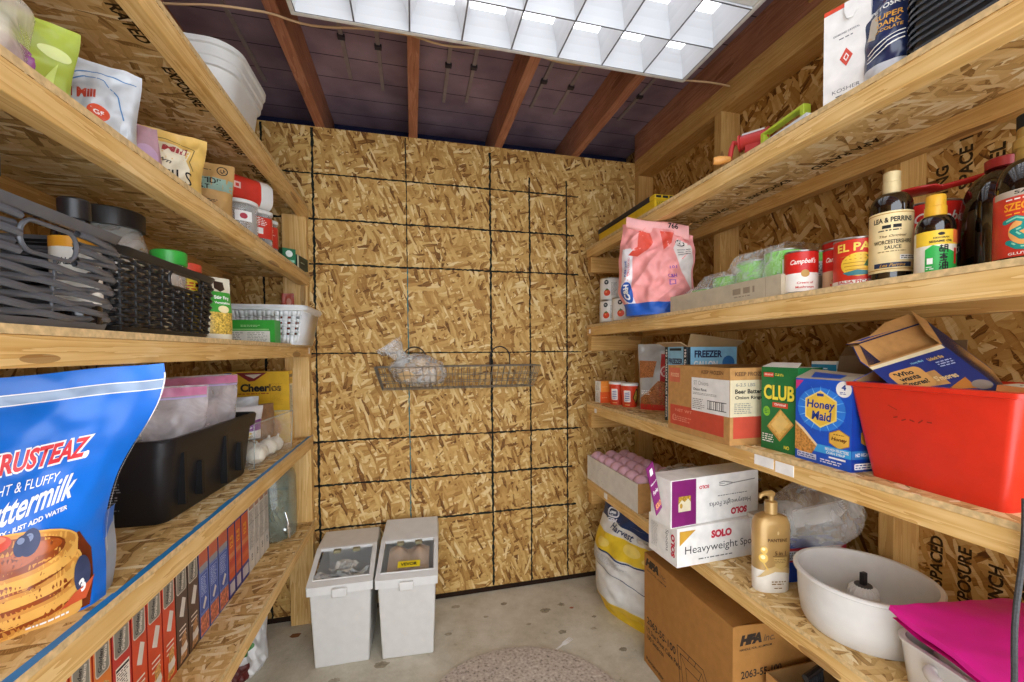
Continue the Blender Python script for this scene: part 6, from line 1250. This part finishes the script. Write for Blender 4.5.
# ================================================================== left wall, lowest shelf: row of cracker boxes and a drink dispenser
OLV = pl('#8a867a', .5)
def spine_box(y0, y1, label, kind, side):
    w = abs(y1-y0)-.18; d, h = 7.6, 9.4
    cols = dict(orange='#dc7a2a', red='#c23322', redo='#d24a22', brown='#5b4233', blue='#5a6fb0', purple='#3a3a8c', white='#d9d4cb'); base = pl(cols[kind], .42, .4)
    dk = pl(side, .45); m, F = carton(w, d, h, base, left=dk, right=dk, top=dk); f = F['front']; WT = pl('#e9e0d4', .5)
    if kind in ('orange', 'red', 'redo', 'brown'):
        m.rrect(f, .14, h-2.5, w-.14, h-.25, .3, pl('#d8cfbe', .5)); m.rrect(f, .22, h-2.42, w-.22, h-.33, .26, OLV); m.text(f, 'Golden', w/2-.2, h-1.4, 1.6, .38, pl('#2a2622', .5), rot=PI/2-.15, bold=.03, shear=.3); m.text(f, 'Grahams', w/2+.22, h-1.4, 1.7, .36, pl('#ddd5c6', .5), rot=PI/2-.15, bold=.03, shear=.3)
        if kind == 'red': m.rect(f, .25, .8, w-.2, h-3.2, WT); m.fine(f, .35, 1.0, w-.3, h-3.6, pl('#5d5852', .6), 24, 3); m.rect(f, .3, h-3.55, w-.25, h-3.35, INK)
        else:
            gr = pl('#d3a05c' if kind != 'brown' else '#b98a5c', .5, var=.25, scale=200); W2 = pl('#dcd4c8', .5)
            m.poly(f, [(w*.25, h-4.6), (w*.55, h-3.0), (w*.85, h-3.4), (w*.6, h-5.0)], W2 if kind != 'orange' else gr)
            for k in range(3): m.rect(f, w*.2, h-6.0-k*.45, w*.8, h-5.86-k*.45, WT)
            m.poly(f, [(w*.3, 1.7), (w*.75, 2.2), (w*.9, 1.3), (w*.7, .7), (w*.3, .7)], W2); m.poly(f, [(w*.35, 2.6), (w*.75, 2.95), (w*.8, 1.9), (w*.4, 1.6)], gr); m.poly(f, [(w*.2, .25), (w*.8, .4), (w*.85, 1.0), (w*.3, .9)], gr)
    elif kind == 'blue':
        m.rect(f, .06, h-2.2, w-.06, h-.1, pl('#c8694c', .5)); m.rrect(f, .1, h-2.6, w-.1, h-1.9, .2, pl('#9a9aa0', .5)); m.rrect(f, .12, 2.4, w-.12, h-2.7, .25, pl('#7d90c8', .5)); m.rrect(f, .2, 2.5, w-.2, h-2.8, .2, pl('#4a5fa8', .5)); m.fine(f, .35, 4.2, w-.35, h-3.0, pl('#b8c4e4', .5), 10, 4); m.poly(f, [(w*.3, 3.0), (w*.6, 4.0), (w*.75, 3.6), (w*.45, 2.7)], pl('#dcd8d0', .5)); m.rect(f, .08, .2, w-.08, 2.2, pl('#cf7a5c', .5, var=.3, scale=160))
    elif kind == 'purple':
        m.rect(f, .12, 2.2, w-.05, h-.7, pl('#cf5a2e', .45)); m.text(f, '12.5', w/2, h-2.6, 1.5, .9, pl('#e8a23a', .5), rot=PI/2, bold=.05)
        for k in range(3): m.rect(f, .2, h-4.6-k*.9, w-.15, h-4.0-k*.9, pl(('#d98a5a', '#c84a3a', '#d9704a')[k], .5))
        m.rect(f, .25, .4, w-.25, 1.8, pl('#c9c4c8', .5))
    else:
        m.line(f, [(w-.05, 0), (w-.05, h)], .06, pl('#a39c92', .6)); m.fine(f, .2, 3.0, w-.2, h-1.2, pl('#7a756e', .6), 30, int(abs(y0)*7)); m.rect(f, .1, h-2.9, w-.1, h-2.8, pl('#6d6862', .6)); m.rect(f, .2, h-1.0, w-.2, h-.5, pl('#b08a78', .6)); m.text(f, '125', w/2, 1.8, .9, .45, INK, rot=PI/2)
    o = solo(m, 'cracker_box', label, 'box', (-5.0-3.8, (y0+y1)/2, A5), 90, 'cracker boxes in the row on the lowest left shelf')
E_ = [-51.6, -49.3, -47.25, -45.35, -43.15, -41.15, -38.95, -36.8, -34.6, -32.4, -30.2, -27.85, -25.25, -23.2, -21.3, -18.75, -16.6, -14.65, -12.6, -10.6]
K_ = [('orange', 'orange box nearest the camera in the cracker box row'), ('orange', 'orange box second from the near end of the cracker box row'), ('orange', 'orange box third in the row, beside a red nutrition panel'), ('red', 'red box with a white nutrition panel on its narrow side'),
      ('redo', 'red orange box just right of the white nutrition panel box'), ('redo', 'middle red orange box of three in the cracker row'), ('redo', 'red orange box touching the first brown box'), ('brown', 'brown box next to the red orange boxes'), ('brown', 'brown box next to the blue boxes'),
      ('blue', 'blue box with orange top touching the brown box'), ('blue', 'blue box with orange top between two other blue boxes'), ('blue', 'blue box with orange top next to the purple boxes'), ('purple', 'purple and orange box touching the blue boxes'), ('purple', 'middle purple and orange box of three'), ('purple', 'purple and orange box touching the white panels'),
      ('white', 'white printed box touching the purple boxes'), ('white', 'white printed box, second of four from the purple boxes'), ('white', 'white printed box, third of four from the purple boxes'), ('white', 'white printed box beside the glass drink jar')]
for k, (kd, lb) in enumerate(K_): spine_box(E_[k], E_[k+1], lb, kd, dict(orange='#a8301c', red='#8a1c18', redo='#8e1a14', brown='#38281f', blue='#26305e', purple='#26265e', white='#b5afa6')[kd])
t = thing('drink_dispenser', 'tall clear glass drink jar with metal spigot beside the cracker boxes', 'dispenser', (-5.6, -6.6, A5), 0)
GLS = film('#8d9a8c', .5, .03, .9, .04, 4); m = M(); m.lathe([(0, .1), (2.9, 0), (3.4, .3), (3.5, 1.0), (3.5, 9.6), (3.2, 10.6), (2.6, 11.2), (2.6, 11.8)], GLS, n=48); m.build('glass_jar', t)
m = M(); m.lathe([(2.65, 11.3), (2.8, 11.35), (2.8, 12.2), (0, 12.3)], METAL, n=36); m.build('lid', t)
CHR = pl('#cfd0ce', .15, .6, .03, 1.0); m = M(); a = -.75; c, s = math.cos(a), math.sin(a)
m.tube([(3.4*c, 3.4*s, 1.7), (4.3*c, 4.3*s, 1.7)], .42, CHR, 14); m.tube([(4.1*c, 4.1*s, 2.4), (4.1*c, 4.1*s, .5)], [.26, .3], CHR, 12); m.tube([(4.1*c-.1, 4.1*s, 2.4), (4.1*c, 4.1*s, 3.0), (4.1*c-.5, 4.1*s+.3, 4.6)], [.2, .16, .22], CHR, 10); m.lathe([(0, 0), (.6, 0), (.62, .2), (0, .2)], CHR, n=20, xf=Matrix.Translation((3.5*c, 3.5*s, 1.7)) @ Matrix.Rotation(a, 4, 'Z') @ Matrix.Rotation(PI/2, 4, 'Y')); m.build('spigot', t)
# ================================================================== floor
BINW = pl('#d3d1cc', .38, .45, .02); BINL = pl('#dad9d5', .35, .45, .02)
def ing_bin(label, loc, rz, zh, sticker, fill, hb=16.2, hump=1.5):
    """tall white ingredient bin: sloping lid with clear front window"""
    t = thing('ingredient_bin', label, 'bin', loc, rz, 'white ingredient bins on the floor'); w, d, h = 7.9, 12.6, zh
    hf = 13.0                              # height of the front rim
    m = M(); w2 = w+.9
    o = [(-w/2, -d/2, 0), (w/2, -d/2, 0), (w/2, d/2, 0), (-w/2, d/2, 0)]; q = [(-w2/2, -d/2-.35, hf-1.2), (w2/2, -d/2-.35, hf-1.2), (w2/2, d/2+.1, hb-1.6), (-w2/2, d/2+.1, hb-1.6)]
    m.add(o+q, [(3, 2, 1, 0), (0, 1, 5, 4), (1, 2, 6, 5), (2, 3, 7, 6), (3, 0, 4, 7)], BINW)
    m.add([(x*.95, y*.95, z if i > 3 else .3) for i, (x, y, z) in enumerate(o+q)], [(0, 1, 2, 3), (4, 5, 1, 0), (5, 6, 2, 1), (6, 7, 3, 2), (7, 4, 0, 3)], BINW); m.build('bin_body', t, bevel=.22)
    # lid: skirt, flat rear part, sloping frame with the clear window
    W3 = w2+.7; y0 = -d/2-.85; yb = d/2+.25; ym = .6
    zt = lambda y: hf+(hb-hf)*(y-y0)/(ym-y0) if y < ym else hb
    m = M()
    rim = [(-W3/2, y0), (W3/2, y0), (W3/2, ym), (W3/2, yb), (-W3/2, yb), (-W3/2, ym)]
    low = lambda x, y: (x, y, (hf-1.3)+(hb-hf)*.92*(y-y0)/(yb-y0)); up = lambda x, y: (x, y, zt(y))
    m.add([low(*p) for p in rim]+[up(*p) for p in rim], [(i, (i+1) % 6, (i+1) % 6+6, i+6) for i in range(6)], BINL)
    m.add([(-W3/2, ym, hb), (W3/2, ym, hb), (W3/2*.97, yb, hb+hump), (-W3/2*.97, yb, hb+hump), (W3/2, yb, hb-.2), (-W3/2, yb, hb-.2)], [(0, 1, 2, 3), (1, 4, 2), (0, 3, 5), (3, 2, 4, 5)], BINL)
    g = .6; yi0, yi1 = y0+1.3, ym-.35; I = [(-W3/2+g, yi0), (W3/2-g, yi0), (W3/2-g, yi1), (-W3/2+g, yi1)]; Oo = [(-W3/2, y0), (W3/2, y0), (W3/2, ym), (-W3/2, ym)]
    m.add([up(*p) for p in Oo]+[up(*p) for p in I]+[(p[0], p[1], zt(p[1])-.45) for p in I], [(i, (i+1) % 4, (i+1) % 4+4, i+4) for i in range(4)]+[(i+4, (i+1) % 4+4, (i+1) % 4+8, i+8) for i in range(4)], BINL)
    lid = m.build('lid', t, bevel=.16)
    m = M(); k = .32; m.quad(*[(p[0], p[1], zt(p[1])-k) for p in I], mat=film('#d9dcd8', .12, .05, .9, .15, 5))
    ed = BINL
    for i in range(4): a, b = I[i], I[(i+1) % 4]; m.tube([(a[0], a[1], zt(a[1])-.05), (b[0], b[1], zt(b[1])-.05)], .14, ed, 8)
    for x in (-1.5, 1.5): m.box(x-.55, yi1-.9, zt(yi1)-.55, x+.55, yi1+.1, zt(yi1)-.1, pl('#8f8868', .5))
    m.build('lid_window', lid)
    m = M(); yc = y0-.02; m.box(-1.1, yc-.55, hf-1.7, 1.1, yc, hf-.3, BINL); m.build('latch', lid, bevel=.2, segs=3)
    if sticker:
        m = M(); P = lambda u, v, h: V3((u, yi0+.7+v*.97, zt(yi0+.7+v*.97)-.3+h)); m.rect(P, -1.6, .3, 1.9, 1.5, pl('#e8cf1e', .45), .03); m.text(P, 'VEVOR', .15, .9, 2.6, .6, INK, lift=.04, bold=.04); m.build('sticker', lid)
    fill(t, zt, yi0, yi1, W3)
    return t
def fill_paper(t, zt, y0, y1, w):
    for k, (x, y, rz, s) in enumerate(((-1.5, y0+1.6, .4, 1.0), (1.3, y0+2.0, -.5, .9), (0, y0+3.4, 1.3, 1.1))):
        m = M(); f = lambda i, j: V3((x+((i-.5)*5.2*math.cos(rz)-(j-.5)*3*math.sin(rz))*s, y+((i-.5)*3.0*math.sin(rz)+(j-.5)*2.6*math.cos(rz))*s, zt(y)-1.05+.5*nz(i*4+k*5, j*4, k)+.5*math.sin(i*7+k)*j))
        m.grid(f, 24, 18, pl(('#d7d5cf', '#bfc3c0', '#e0ded6')[k], .4, .5, .05)); W = surf(lambda u, v: f(u/4+.5, v/3), 4); m.fine(W, -1.4, .6, 1.2, 2.4, pl('#2f3436', .5), 4, k+2, .05, sub=.3, fill=.5); m.build('paper_packet', t)
    m = M(); m.box(-3.2, y0+.2, 9.5, 3.2, y1+1.5, 9.7, pl('#4a4f4a', .8)); m.build('contents', t)
def fill_brown(t, zt, y0, y1, w):
    m = M(); f = lambda i, j: V3(((i-.5)*6.6, y0+.4+j*5.4, zt(y0+.4+j*5.4)-1.1+.6*nz(i*3.2, j*3.2, 5)+.9*math.exp(-((i-.72)**2+(j-.75)**2)*40)+.8*math.exp(-((i-.28)**2+(j-.8)**2)*40)))
    m.grid(f, 30, 24, pl('#a38a72', .55, .3, .12, scale=16)); m.build('contents', t)
ing_bin('white ingredient bin with papers under its clear lid, by the corner post', (5.75, -7.6, 0), -1, 16, False, fill_paper, 15.6, .3)
ing_bin('white ingredient bin with a yellow sticker on its clear lid', (15.9, -8.4, 0), -4, 16, True, fill_brown, 16.0, 1.2)
# flour sack
t = thing('flour_sack', 'large white, yellow and navy flour sack standing on the floor', 'sack', (55.3, -15.6, 0), -66); t.scale = (1.16, 1.15, .97)
def fs(u, v):
    a = u/8.2; b = v/20.5; e = max(0, 1-abs(a)**3); wd = 6.6+1.5*sstep(0, .25, b)-1.7*sstep(.55, 1, b)
    th = (2.4+1.7*sstep(0, .2, b))*(1-.6*sstep(.55, 1, b)); q = .55*nz(u*.22, v*.2, 3)+.4*nz(u*.5+4, v*.5, 9)+.45*abs(nz(v*.35+u*.15, u*.1, 2))
    return V3((a*wd, -th*e**.7+q*min(1, 2*e)*sstep(0, .08, b), v+.5*nz(u*.3, 7)*b))
def fsb(u, v): p = fs(u, v); a = u/8.2; b = v/20.5; e = max(0, 1-abs(a)**3); return V3((p.x, 3.4*e**.7*(1-.6*sstep(.55, 1, b)), p.z))
m = M(); w = 16.4; bands = [(0, 3.6, pl('#dfb92a', .45)), (3.6, 12.2, pl('#d6d4ce', .45)), (12.2, 15.6, pl('#e2c02e', .45)), (15.6, 17.8, pl('#d9d7d0', .45)), (17.8, 20.5, pl('#28385f', .4))]
for z0, z1, mm in bands: m.grid(lambda i, j: fs((i-.5)*w, z0+j*(z1-z0)), 44, max(4, int((z1-z0)*3)), mm)
m.grid(lambda i, j: fsb((.5-i)*w, j*20.5), 24, 30, pl('#d6d4ce', .45)); m.grid(lambda i, j: fs((i-.5)*w, 0)*(1-j)+fsb((i-.5)*w, 0)*j, 30, 2, pl('#dfb92a', .45))
W = surf(fs, w); NVY = pl('#28385f', .4); m.poly(W, [(-5, 12.6), (0, 12.0), (5, 12.3), (7, 12.2), (7, 11.9), (5, 12.0), (0, 11.7), (-5, 12.3)], NVY, .05, sub=.4); m.poly(W, [(-8.1, 15.6), (-8.1, 17.8), (-3, 17.8), (4, 16.4), (7.8, 15.7)], pl('#d9d7d0', .45), .04, sub=.4); m.poly(W, [(-3, 17.8), (7, 17.8), (7, 16.0), (3.5, 16.8)], NVY, .045, sub=.4)
m.line(W, [(-7.8, 9.6), (-2, 9.0), (6, 7.6)], .12, NVY, .05, sub=.4); m.fine(W, -6.6, 10.2, 1, 11.6, pl('#8a8a92', .5), 4, 3, .05, sub=.4, fill=.3); m.text(W, 'Harvest', -1.2, 16.7, 5.6, 1.2, NVY, lift=.07, sub=.3, shear=.35, rot=-.12)
m.rrect(W, -5.8, 18.4, -2.8, 20.0, .6, pl('#dfe3ea', .45), .05, sub=.3); m.rrect(W, -5.5, 18.65, -3.1, 19.75, .4, NVY, .05, sub=.3); m.rect(W, -5.0, 19.0, -3.6, 19.4, pl('#dfe3ea', .45), .06, sub=.3); m.text(W, 'GFM', -4.1, 17.9, 2.4, .8, pl('#dfe3ea', .45), lift=.08, sub=.3, bold=.05)
for u, v, r in ((-4.5, 13.8, 1.1), (1.5, 14.4, 1.3), (4.5, 13.4, .9)): m.ell(W, u, v, r*1.3, r*.7, pl('#ead06a', .45), .05, sub=.3)
m.build('sack_body', t, ang=80)
m = M(); m.grid(lambda i, j: V3((2.2+i*3.6, -2.6-.9*j+.3*nz(i*5, j*5), 15.4+1.5*j+.8*nz(i*3, j*3, 4))), 12, 10, pl('#c9c7c2', .45)); m.build('torn_corner', t, solid=.05)
# big HFA carton
HK = pl('#a9783f', .7, .2, .04, scale=40); PRT = pl('#35291f', .75)
t = thing('cardboard_box', 'big brown shipping box on the floor under the right shelf', 'box', (57.2, -34.3, 0), -90)
w, d, h = 18.5, 12.4, 17.1; m, F = carton(w, d, h, HK); f = F['front']
m.text(f, 'HFA', 2.1, 15.9, 3.6, 1.25, PRT, bold=.09, shear=.25); m.text(f, 'inc.', 4.9, 15.65, 1.7, .8, HK if 0 else pl('#6b4f33', .7), bold=.0, shear=.25); m.text(f, 'HANDLE, FOIL, ALUMINUM', 3.2, 14.7, 5.0, .3, PRT)
m.text(f, '2063-55-100', 4.4, 7.0, 7.2, 1.1, PRT); m.text(f, '1/2 Size Sheet Cake Pans', 4.9, 5.6, 8.4, .75, PRT); m.text(f, '100 Sets/ctn', 3.0, 4.5, 4.4, .7, PRT); m.text(f, 'Rectangular', 2.9, .9, 4.6, .7, PRT)
tr = [(8.3, 8.2), (13.6, 8.6), (17.8, 2.4), (9.4, 1.0)]; m.line(f, tr, .12, PRT, closed=True); tr2 = [(9.0, 7.5), (13.3, 7.9), (16.8, 3.0), (10.0, 1.9)]; m.line(f, tr2, .1, PRT, closed=True); tr3 = [(10.2, 6.4), (12.8, 6.6), (15.2, 3.6), (10.8, 2.9)]; m.line(f, tr3, .1, PRT, closed=True)
for a, b in zip(tr2, tr3): m.line(f, [a, b], .08, PRT)
m.line(f, [(10.9, 8.4), (10.6, 7.6)], .08, PRT); m.line(f, [(12.2, 8.5), (12.0, 7.8)], .08, PRT)
f = F['right']; m.text(f, 'HFA', 2.4, 15.4, 3.0, 1.2, PRT, bold=.09, shear=.25); m.text(f, 'inc.', 4.9, 15.2, 1.6, .8, pl('#6b4f33', .7), shear=.25); m.text(f, 'HANDLE, FOIL, ALUMINUM', 3.1, 14.3, 4.4, .3, PRT); m.text(f, '2063-55-100', 3.9, 11.4, 5.6, .9, PRT)
W = F['top']; m.line(W, [(0, d/2), (w, d/2)], .08, pl('#7a5630', .7)); m.build('box_body', t)
m = M(); m.slab([(9.25, -5.9, 17.14), (9.25, 5.8, 17.14), (9.7, 5.8, 17.55), (9.75, -2.5, 17.2)], HK, .08); m.build('lifted_flap', t)
# black rack and tray at the bottom right
t = thing('cardboard_tray', 'low open cardboard box on the floor at the bottom right', 'tray', (60.2, -51.0, 0), -90)
m, F = open_carton(13.2, 11, 12.0, KRAFT, KRAFT_IN, .16); m.build('tray_body', t)
t = thing('roasting_rack', 'black metal rack standing in the low cardboard box', 'rack', (57.4, -47.9, 3.0), 12); m = M(); BR = pl('#17171a', .35, .5)
for x in (-1.2, -.4, .4, 1.2): m.tube([(x, -.2, 0), (x-.2, -.3, 8.6), (x-.35, -.1, 11.2)], .28, BR, 8)
m.tube([(-1.8, -.1, 11.1), (1.2, -.1, 11.3)], .35, BR, 8); m.box(-1.3, -.3, -2.8, 1.3, .3, 0, BR); m.build('rack_bars', t)
t = thing('plastic_case', 'black plastic case in the shadow of the low cardboard box', 'case', (62.6, -52.0, .2), -90); m, F = carton(8, 3.4, 13.2, BR); m.build('case_body', t, bevel=.3)
# round rug, fork, leaf
t = thing('round_rug', 'round grey beige speckled rug on the concrete floor', 'rug', (30.2, -32.3, 0))
rug, nt, b = new_mat('speckled_rug'); tc = N(nt, 'ShaderNodeTexCoord'); no = N(nt, 'ShaderNodeTexNoise'); no.inputs['Scale'].default_value = 95; no.inputs['Detail'].default_value = 3; nt.links.new(tc.outputs['Object'], no.inputs['Vector'])
nt.links.new(ramp(nt, no.outputs[0], [(.3, '#7d746a'), (.42, '#b8ab9d'), (.6, '#cbbfb2'), (.75, '#e0d8cc')]), b.inputs['Base Color']); b.inputs['Roughness'].default_value = .95
bp = N(nt, 'ShaderNodeBump'); bp.inputs['Strength'].default_value = .6; bp.inputs['Distance'].default_value = .004; nt.links.new(no.outputs[0], bp.inputs['Height']); nt.links.new(bp.outputs[0], b.inputs['Normal'])
m = M(); m.lathe([(14.9, .01), (15.05, .2), (14.9, .42), (14.2, .52), (8, .55), (0, .55)], rug, n=90); m.build('rug_body', t)
def fork(m):
    P = [(-3.2, -.17), (-3.0, -.22), (0, -.13), (.6, -.14), (1.1, -.38), (1.7, -.42)]
    out = P+[(x, -y) for x, y in reversed(P)]
    m.prism(out, .12, .18, WHITE)
    for k in range(4): y = -.36+.24*k; m.prism([(1.65, y-.07), (2.9, y-.045), (3.0, y), (2.9, y+.045), (1.65, y+.07)], .12, .17, WHITE)
m = M(); fork(m); solo(m, 'plastic_fork', 'white plastic fork lying on the concrete floor', 'fork', (39.3, -19.0, 0), 30)
m = M(); m.slab([(-.9, 0, .06), (-.3, -.5, .12), (.6, -.45, .1), (.95, .1, .3), (.2, .55, .12), (-.5, .4, .2)], pl('#8a5a34', .7), .03); solo(m, 'dry_leaf', 'small brown dry leaf on the floor near the corner post', 'leaf', (-3.2, -4.8, .02))
# bags under the lowest left shelf
t = thing('grocery_bag', 'white plastic bag with green leaf print on floor under left shelf', 'bag', (-9.6, -12.6, 0), 52)
m = M(); f, W = pouch(m, 11, 6.4, 6.0, pl('#d8d8d6', .3, .5, .03), wr=.9, seed=130, topt=.35); m.ell(W, .8, 4.3, 1.2, .55, pl('#3f7a33', .4), .06, sub=.3, rot=.15); m.rect(W, -2.2, .8, 0.4, 3.0, pl('#5a2320', .4), .06, sub=.3); m.build('bag_body', t)
m = M(); f, W = pouch(m, 6, 7.5, 4.0, pl('#7d6a66', .4, .4, .25, scale=40), wr=.6, seed=133, topt=.5); m.rect(W, -1.8, 2.2, 1.6, 4.6, pl('#8e2f2c', .4), .05, sub=.3); m.ell(W, -.6, 5.6, 1.2, .7, pl('#c9beb8', .5), .05, sub=.3); solo(m, 'snack_bag', 'dark red and grey bag on the floor behind the white bag', 'bag', (-10.4, -4.6, 0), 40)

# ================================================================== wire basket hung on the back wall
t = thing('wire_basket', 'long silver wire basket hung on the back wall', 'basket', (25.6, -.3, 41.5))
WRE = pl('#7f786c', .4, .6, .03, .6); m = M(); x0, x1, yf, yb, hz = -15.2, 14.6, -6.2, -.35, 4.0
T = lambda a, b, r=.055: m.tube([a, b], r, WRE, 6)
ins = 1.2
for z, k in ((hz, 0), (hz*.62, .38), (hz*.3, .7), (0, 1)):
    q = ins*k; P = [(x0+q, yf+q, z), (x1-q, yf+q, z), (x1-q, yb, z), (x0+q, yb, z)]; m.tube(P, (.1 if z == hz else .06), WRE, 6, closed=True)
for i in range(27):
    s = i/26; xt = x0+(x1-x0)*s; xb = x0+ins+(x1-x0-2*ins)*s; T((xt, yf, hz), (xb, yf+ins, 0)); T((xt, yb, hz), (xb, yb, 0)); T((xb, yf+ins, 0), (xb, yb, 0))
for i in range(6):
    s = i/5
    for xe, sg in ((x0, 1), (x1, -1)): T((xe, yf+(yb-yf)*s, hz), (xe+sg*ins, yf+ins+(yb-yf-ins)*s, 0))
for i in range(3): T((x0+ins, yf+ins+i*1.6, 0), (x1-ins, yf+ins+i*1.6, 0))
m.build('wire_frame', t)
for cx in (-8.4, 8.0):
    m = M(); P = [(cx+2.0*math.cos(a), -.1, 5.6+2.0*math.sin(a)) for a in [PI*k/12 for k in range(13)]]; P = [(cx+2.0, -.1, 4)]+P+[(cx-2.0, -.1, 4)]; m.tube(P, .12, pl('#4a4038', .4, .5, .03, .6), 8); m.build('hanging_loop', t)
t = thing('bread_bag', 'clear plastic bag of round loaves in the wire basket', 'bag', (17.6, -3.4, 41.7))
m = M(); BF = film('#dfe3e4', .3, .1, .9, 1, 22)
def brb(i, j):
    th = 2*PI*i; ph = -PI/2+PI*j; d = V3((math.cos(ph)*math.cos(th), math.cos(ph)*math.sin(th), math.sin(ph))); k = 1+.13*nz(d.x*2.4, d.y*2.4, d.z*2.4+4)
    return V3((5.1*d.x*k+.3, 2.5*d.y*k, 3.0*d.z*k+3.1-.35*d.x))
m.grid(brb, 40, 24, BF, cu=True)
def tuft(i, j):
    th = 2*PI*i; r = (1.5-.5*sstep(0, .25, j)+1.3*sstep(.3, 1, j))*(1+.22*nz(math.cos(th)*2, math.sin(th)*2, j*3+2))
    return V3((-2.2-2.9*j+r*math.cos(th)*.95, r*math.sin(th)*.7, 4.6+3.3*j+.6*r*math.cos(th)+.3*nz(th, j*4)))
m.grid(tuft, 30, 18, BF, cu=True); m.build('bag_film', t)
BRD = pl('#c9a878', .6, .3, .1, scale=18); lo = None
for k, (x, y, z, r) in enumerate(((2.4, -.2, 2.6, 2.1), (-1.6, -.3, 2.5, 2.1), (.4, .3, 3.9, 1.7))):
    m = M(); m.ball((0, 0, 0), r, BRD, 24, 16, (1.1, .95, .9), .12, k); o = m.build('bread_roll', None); put(o, (17.6+x, -3.4+y, 41.8+z)); tag(o, 'round pale bread roll inside the clear bag in wire basket', 'bread roll', 'bread rolls in the clear bag')
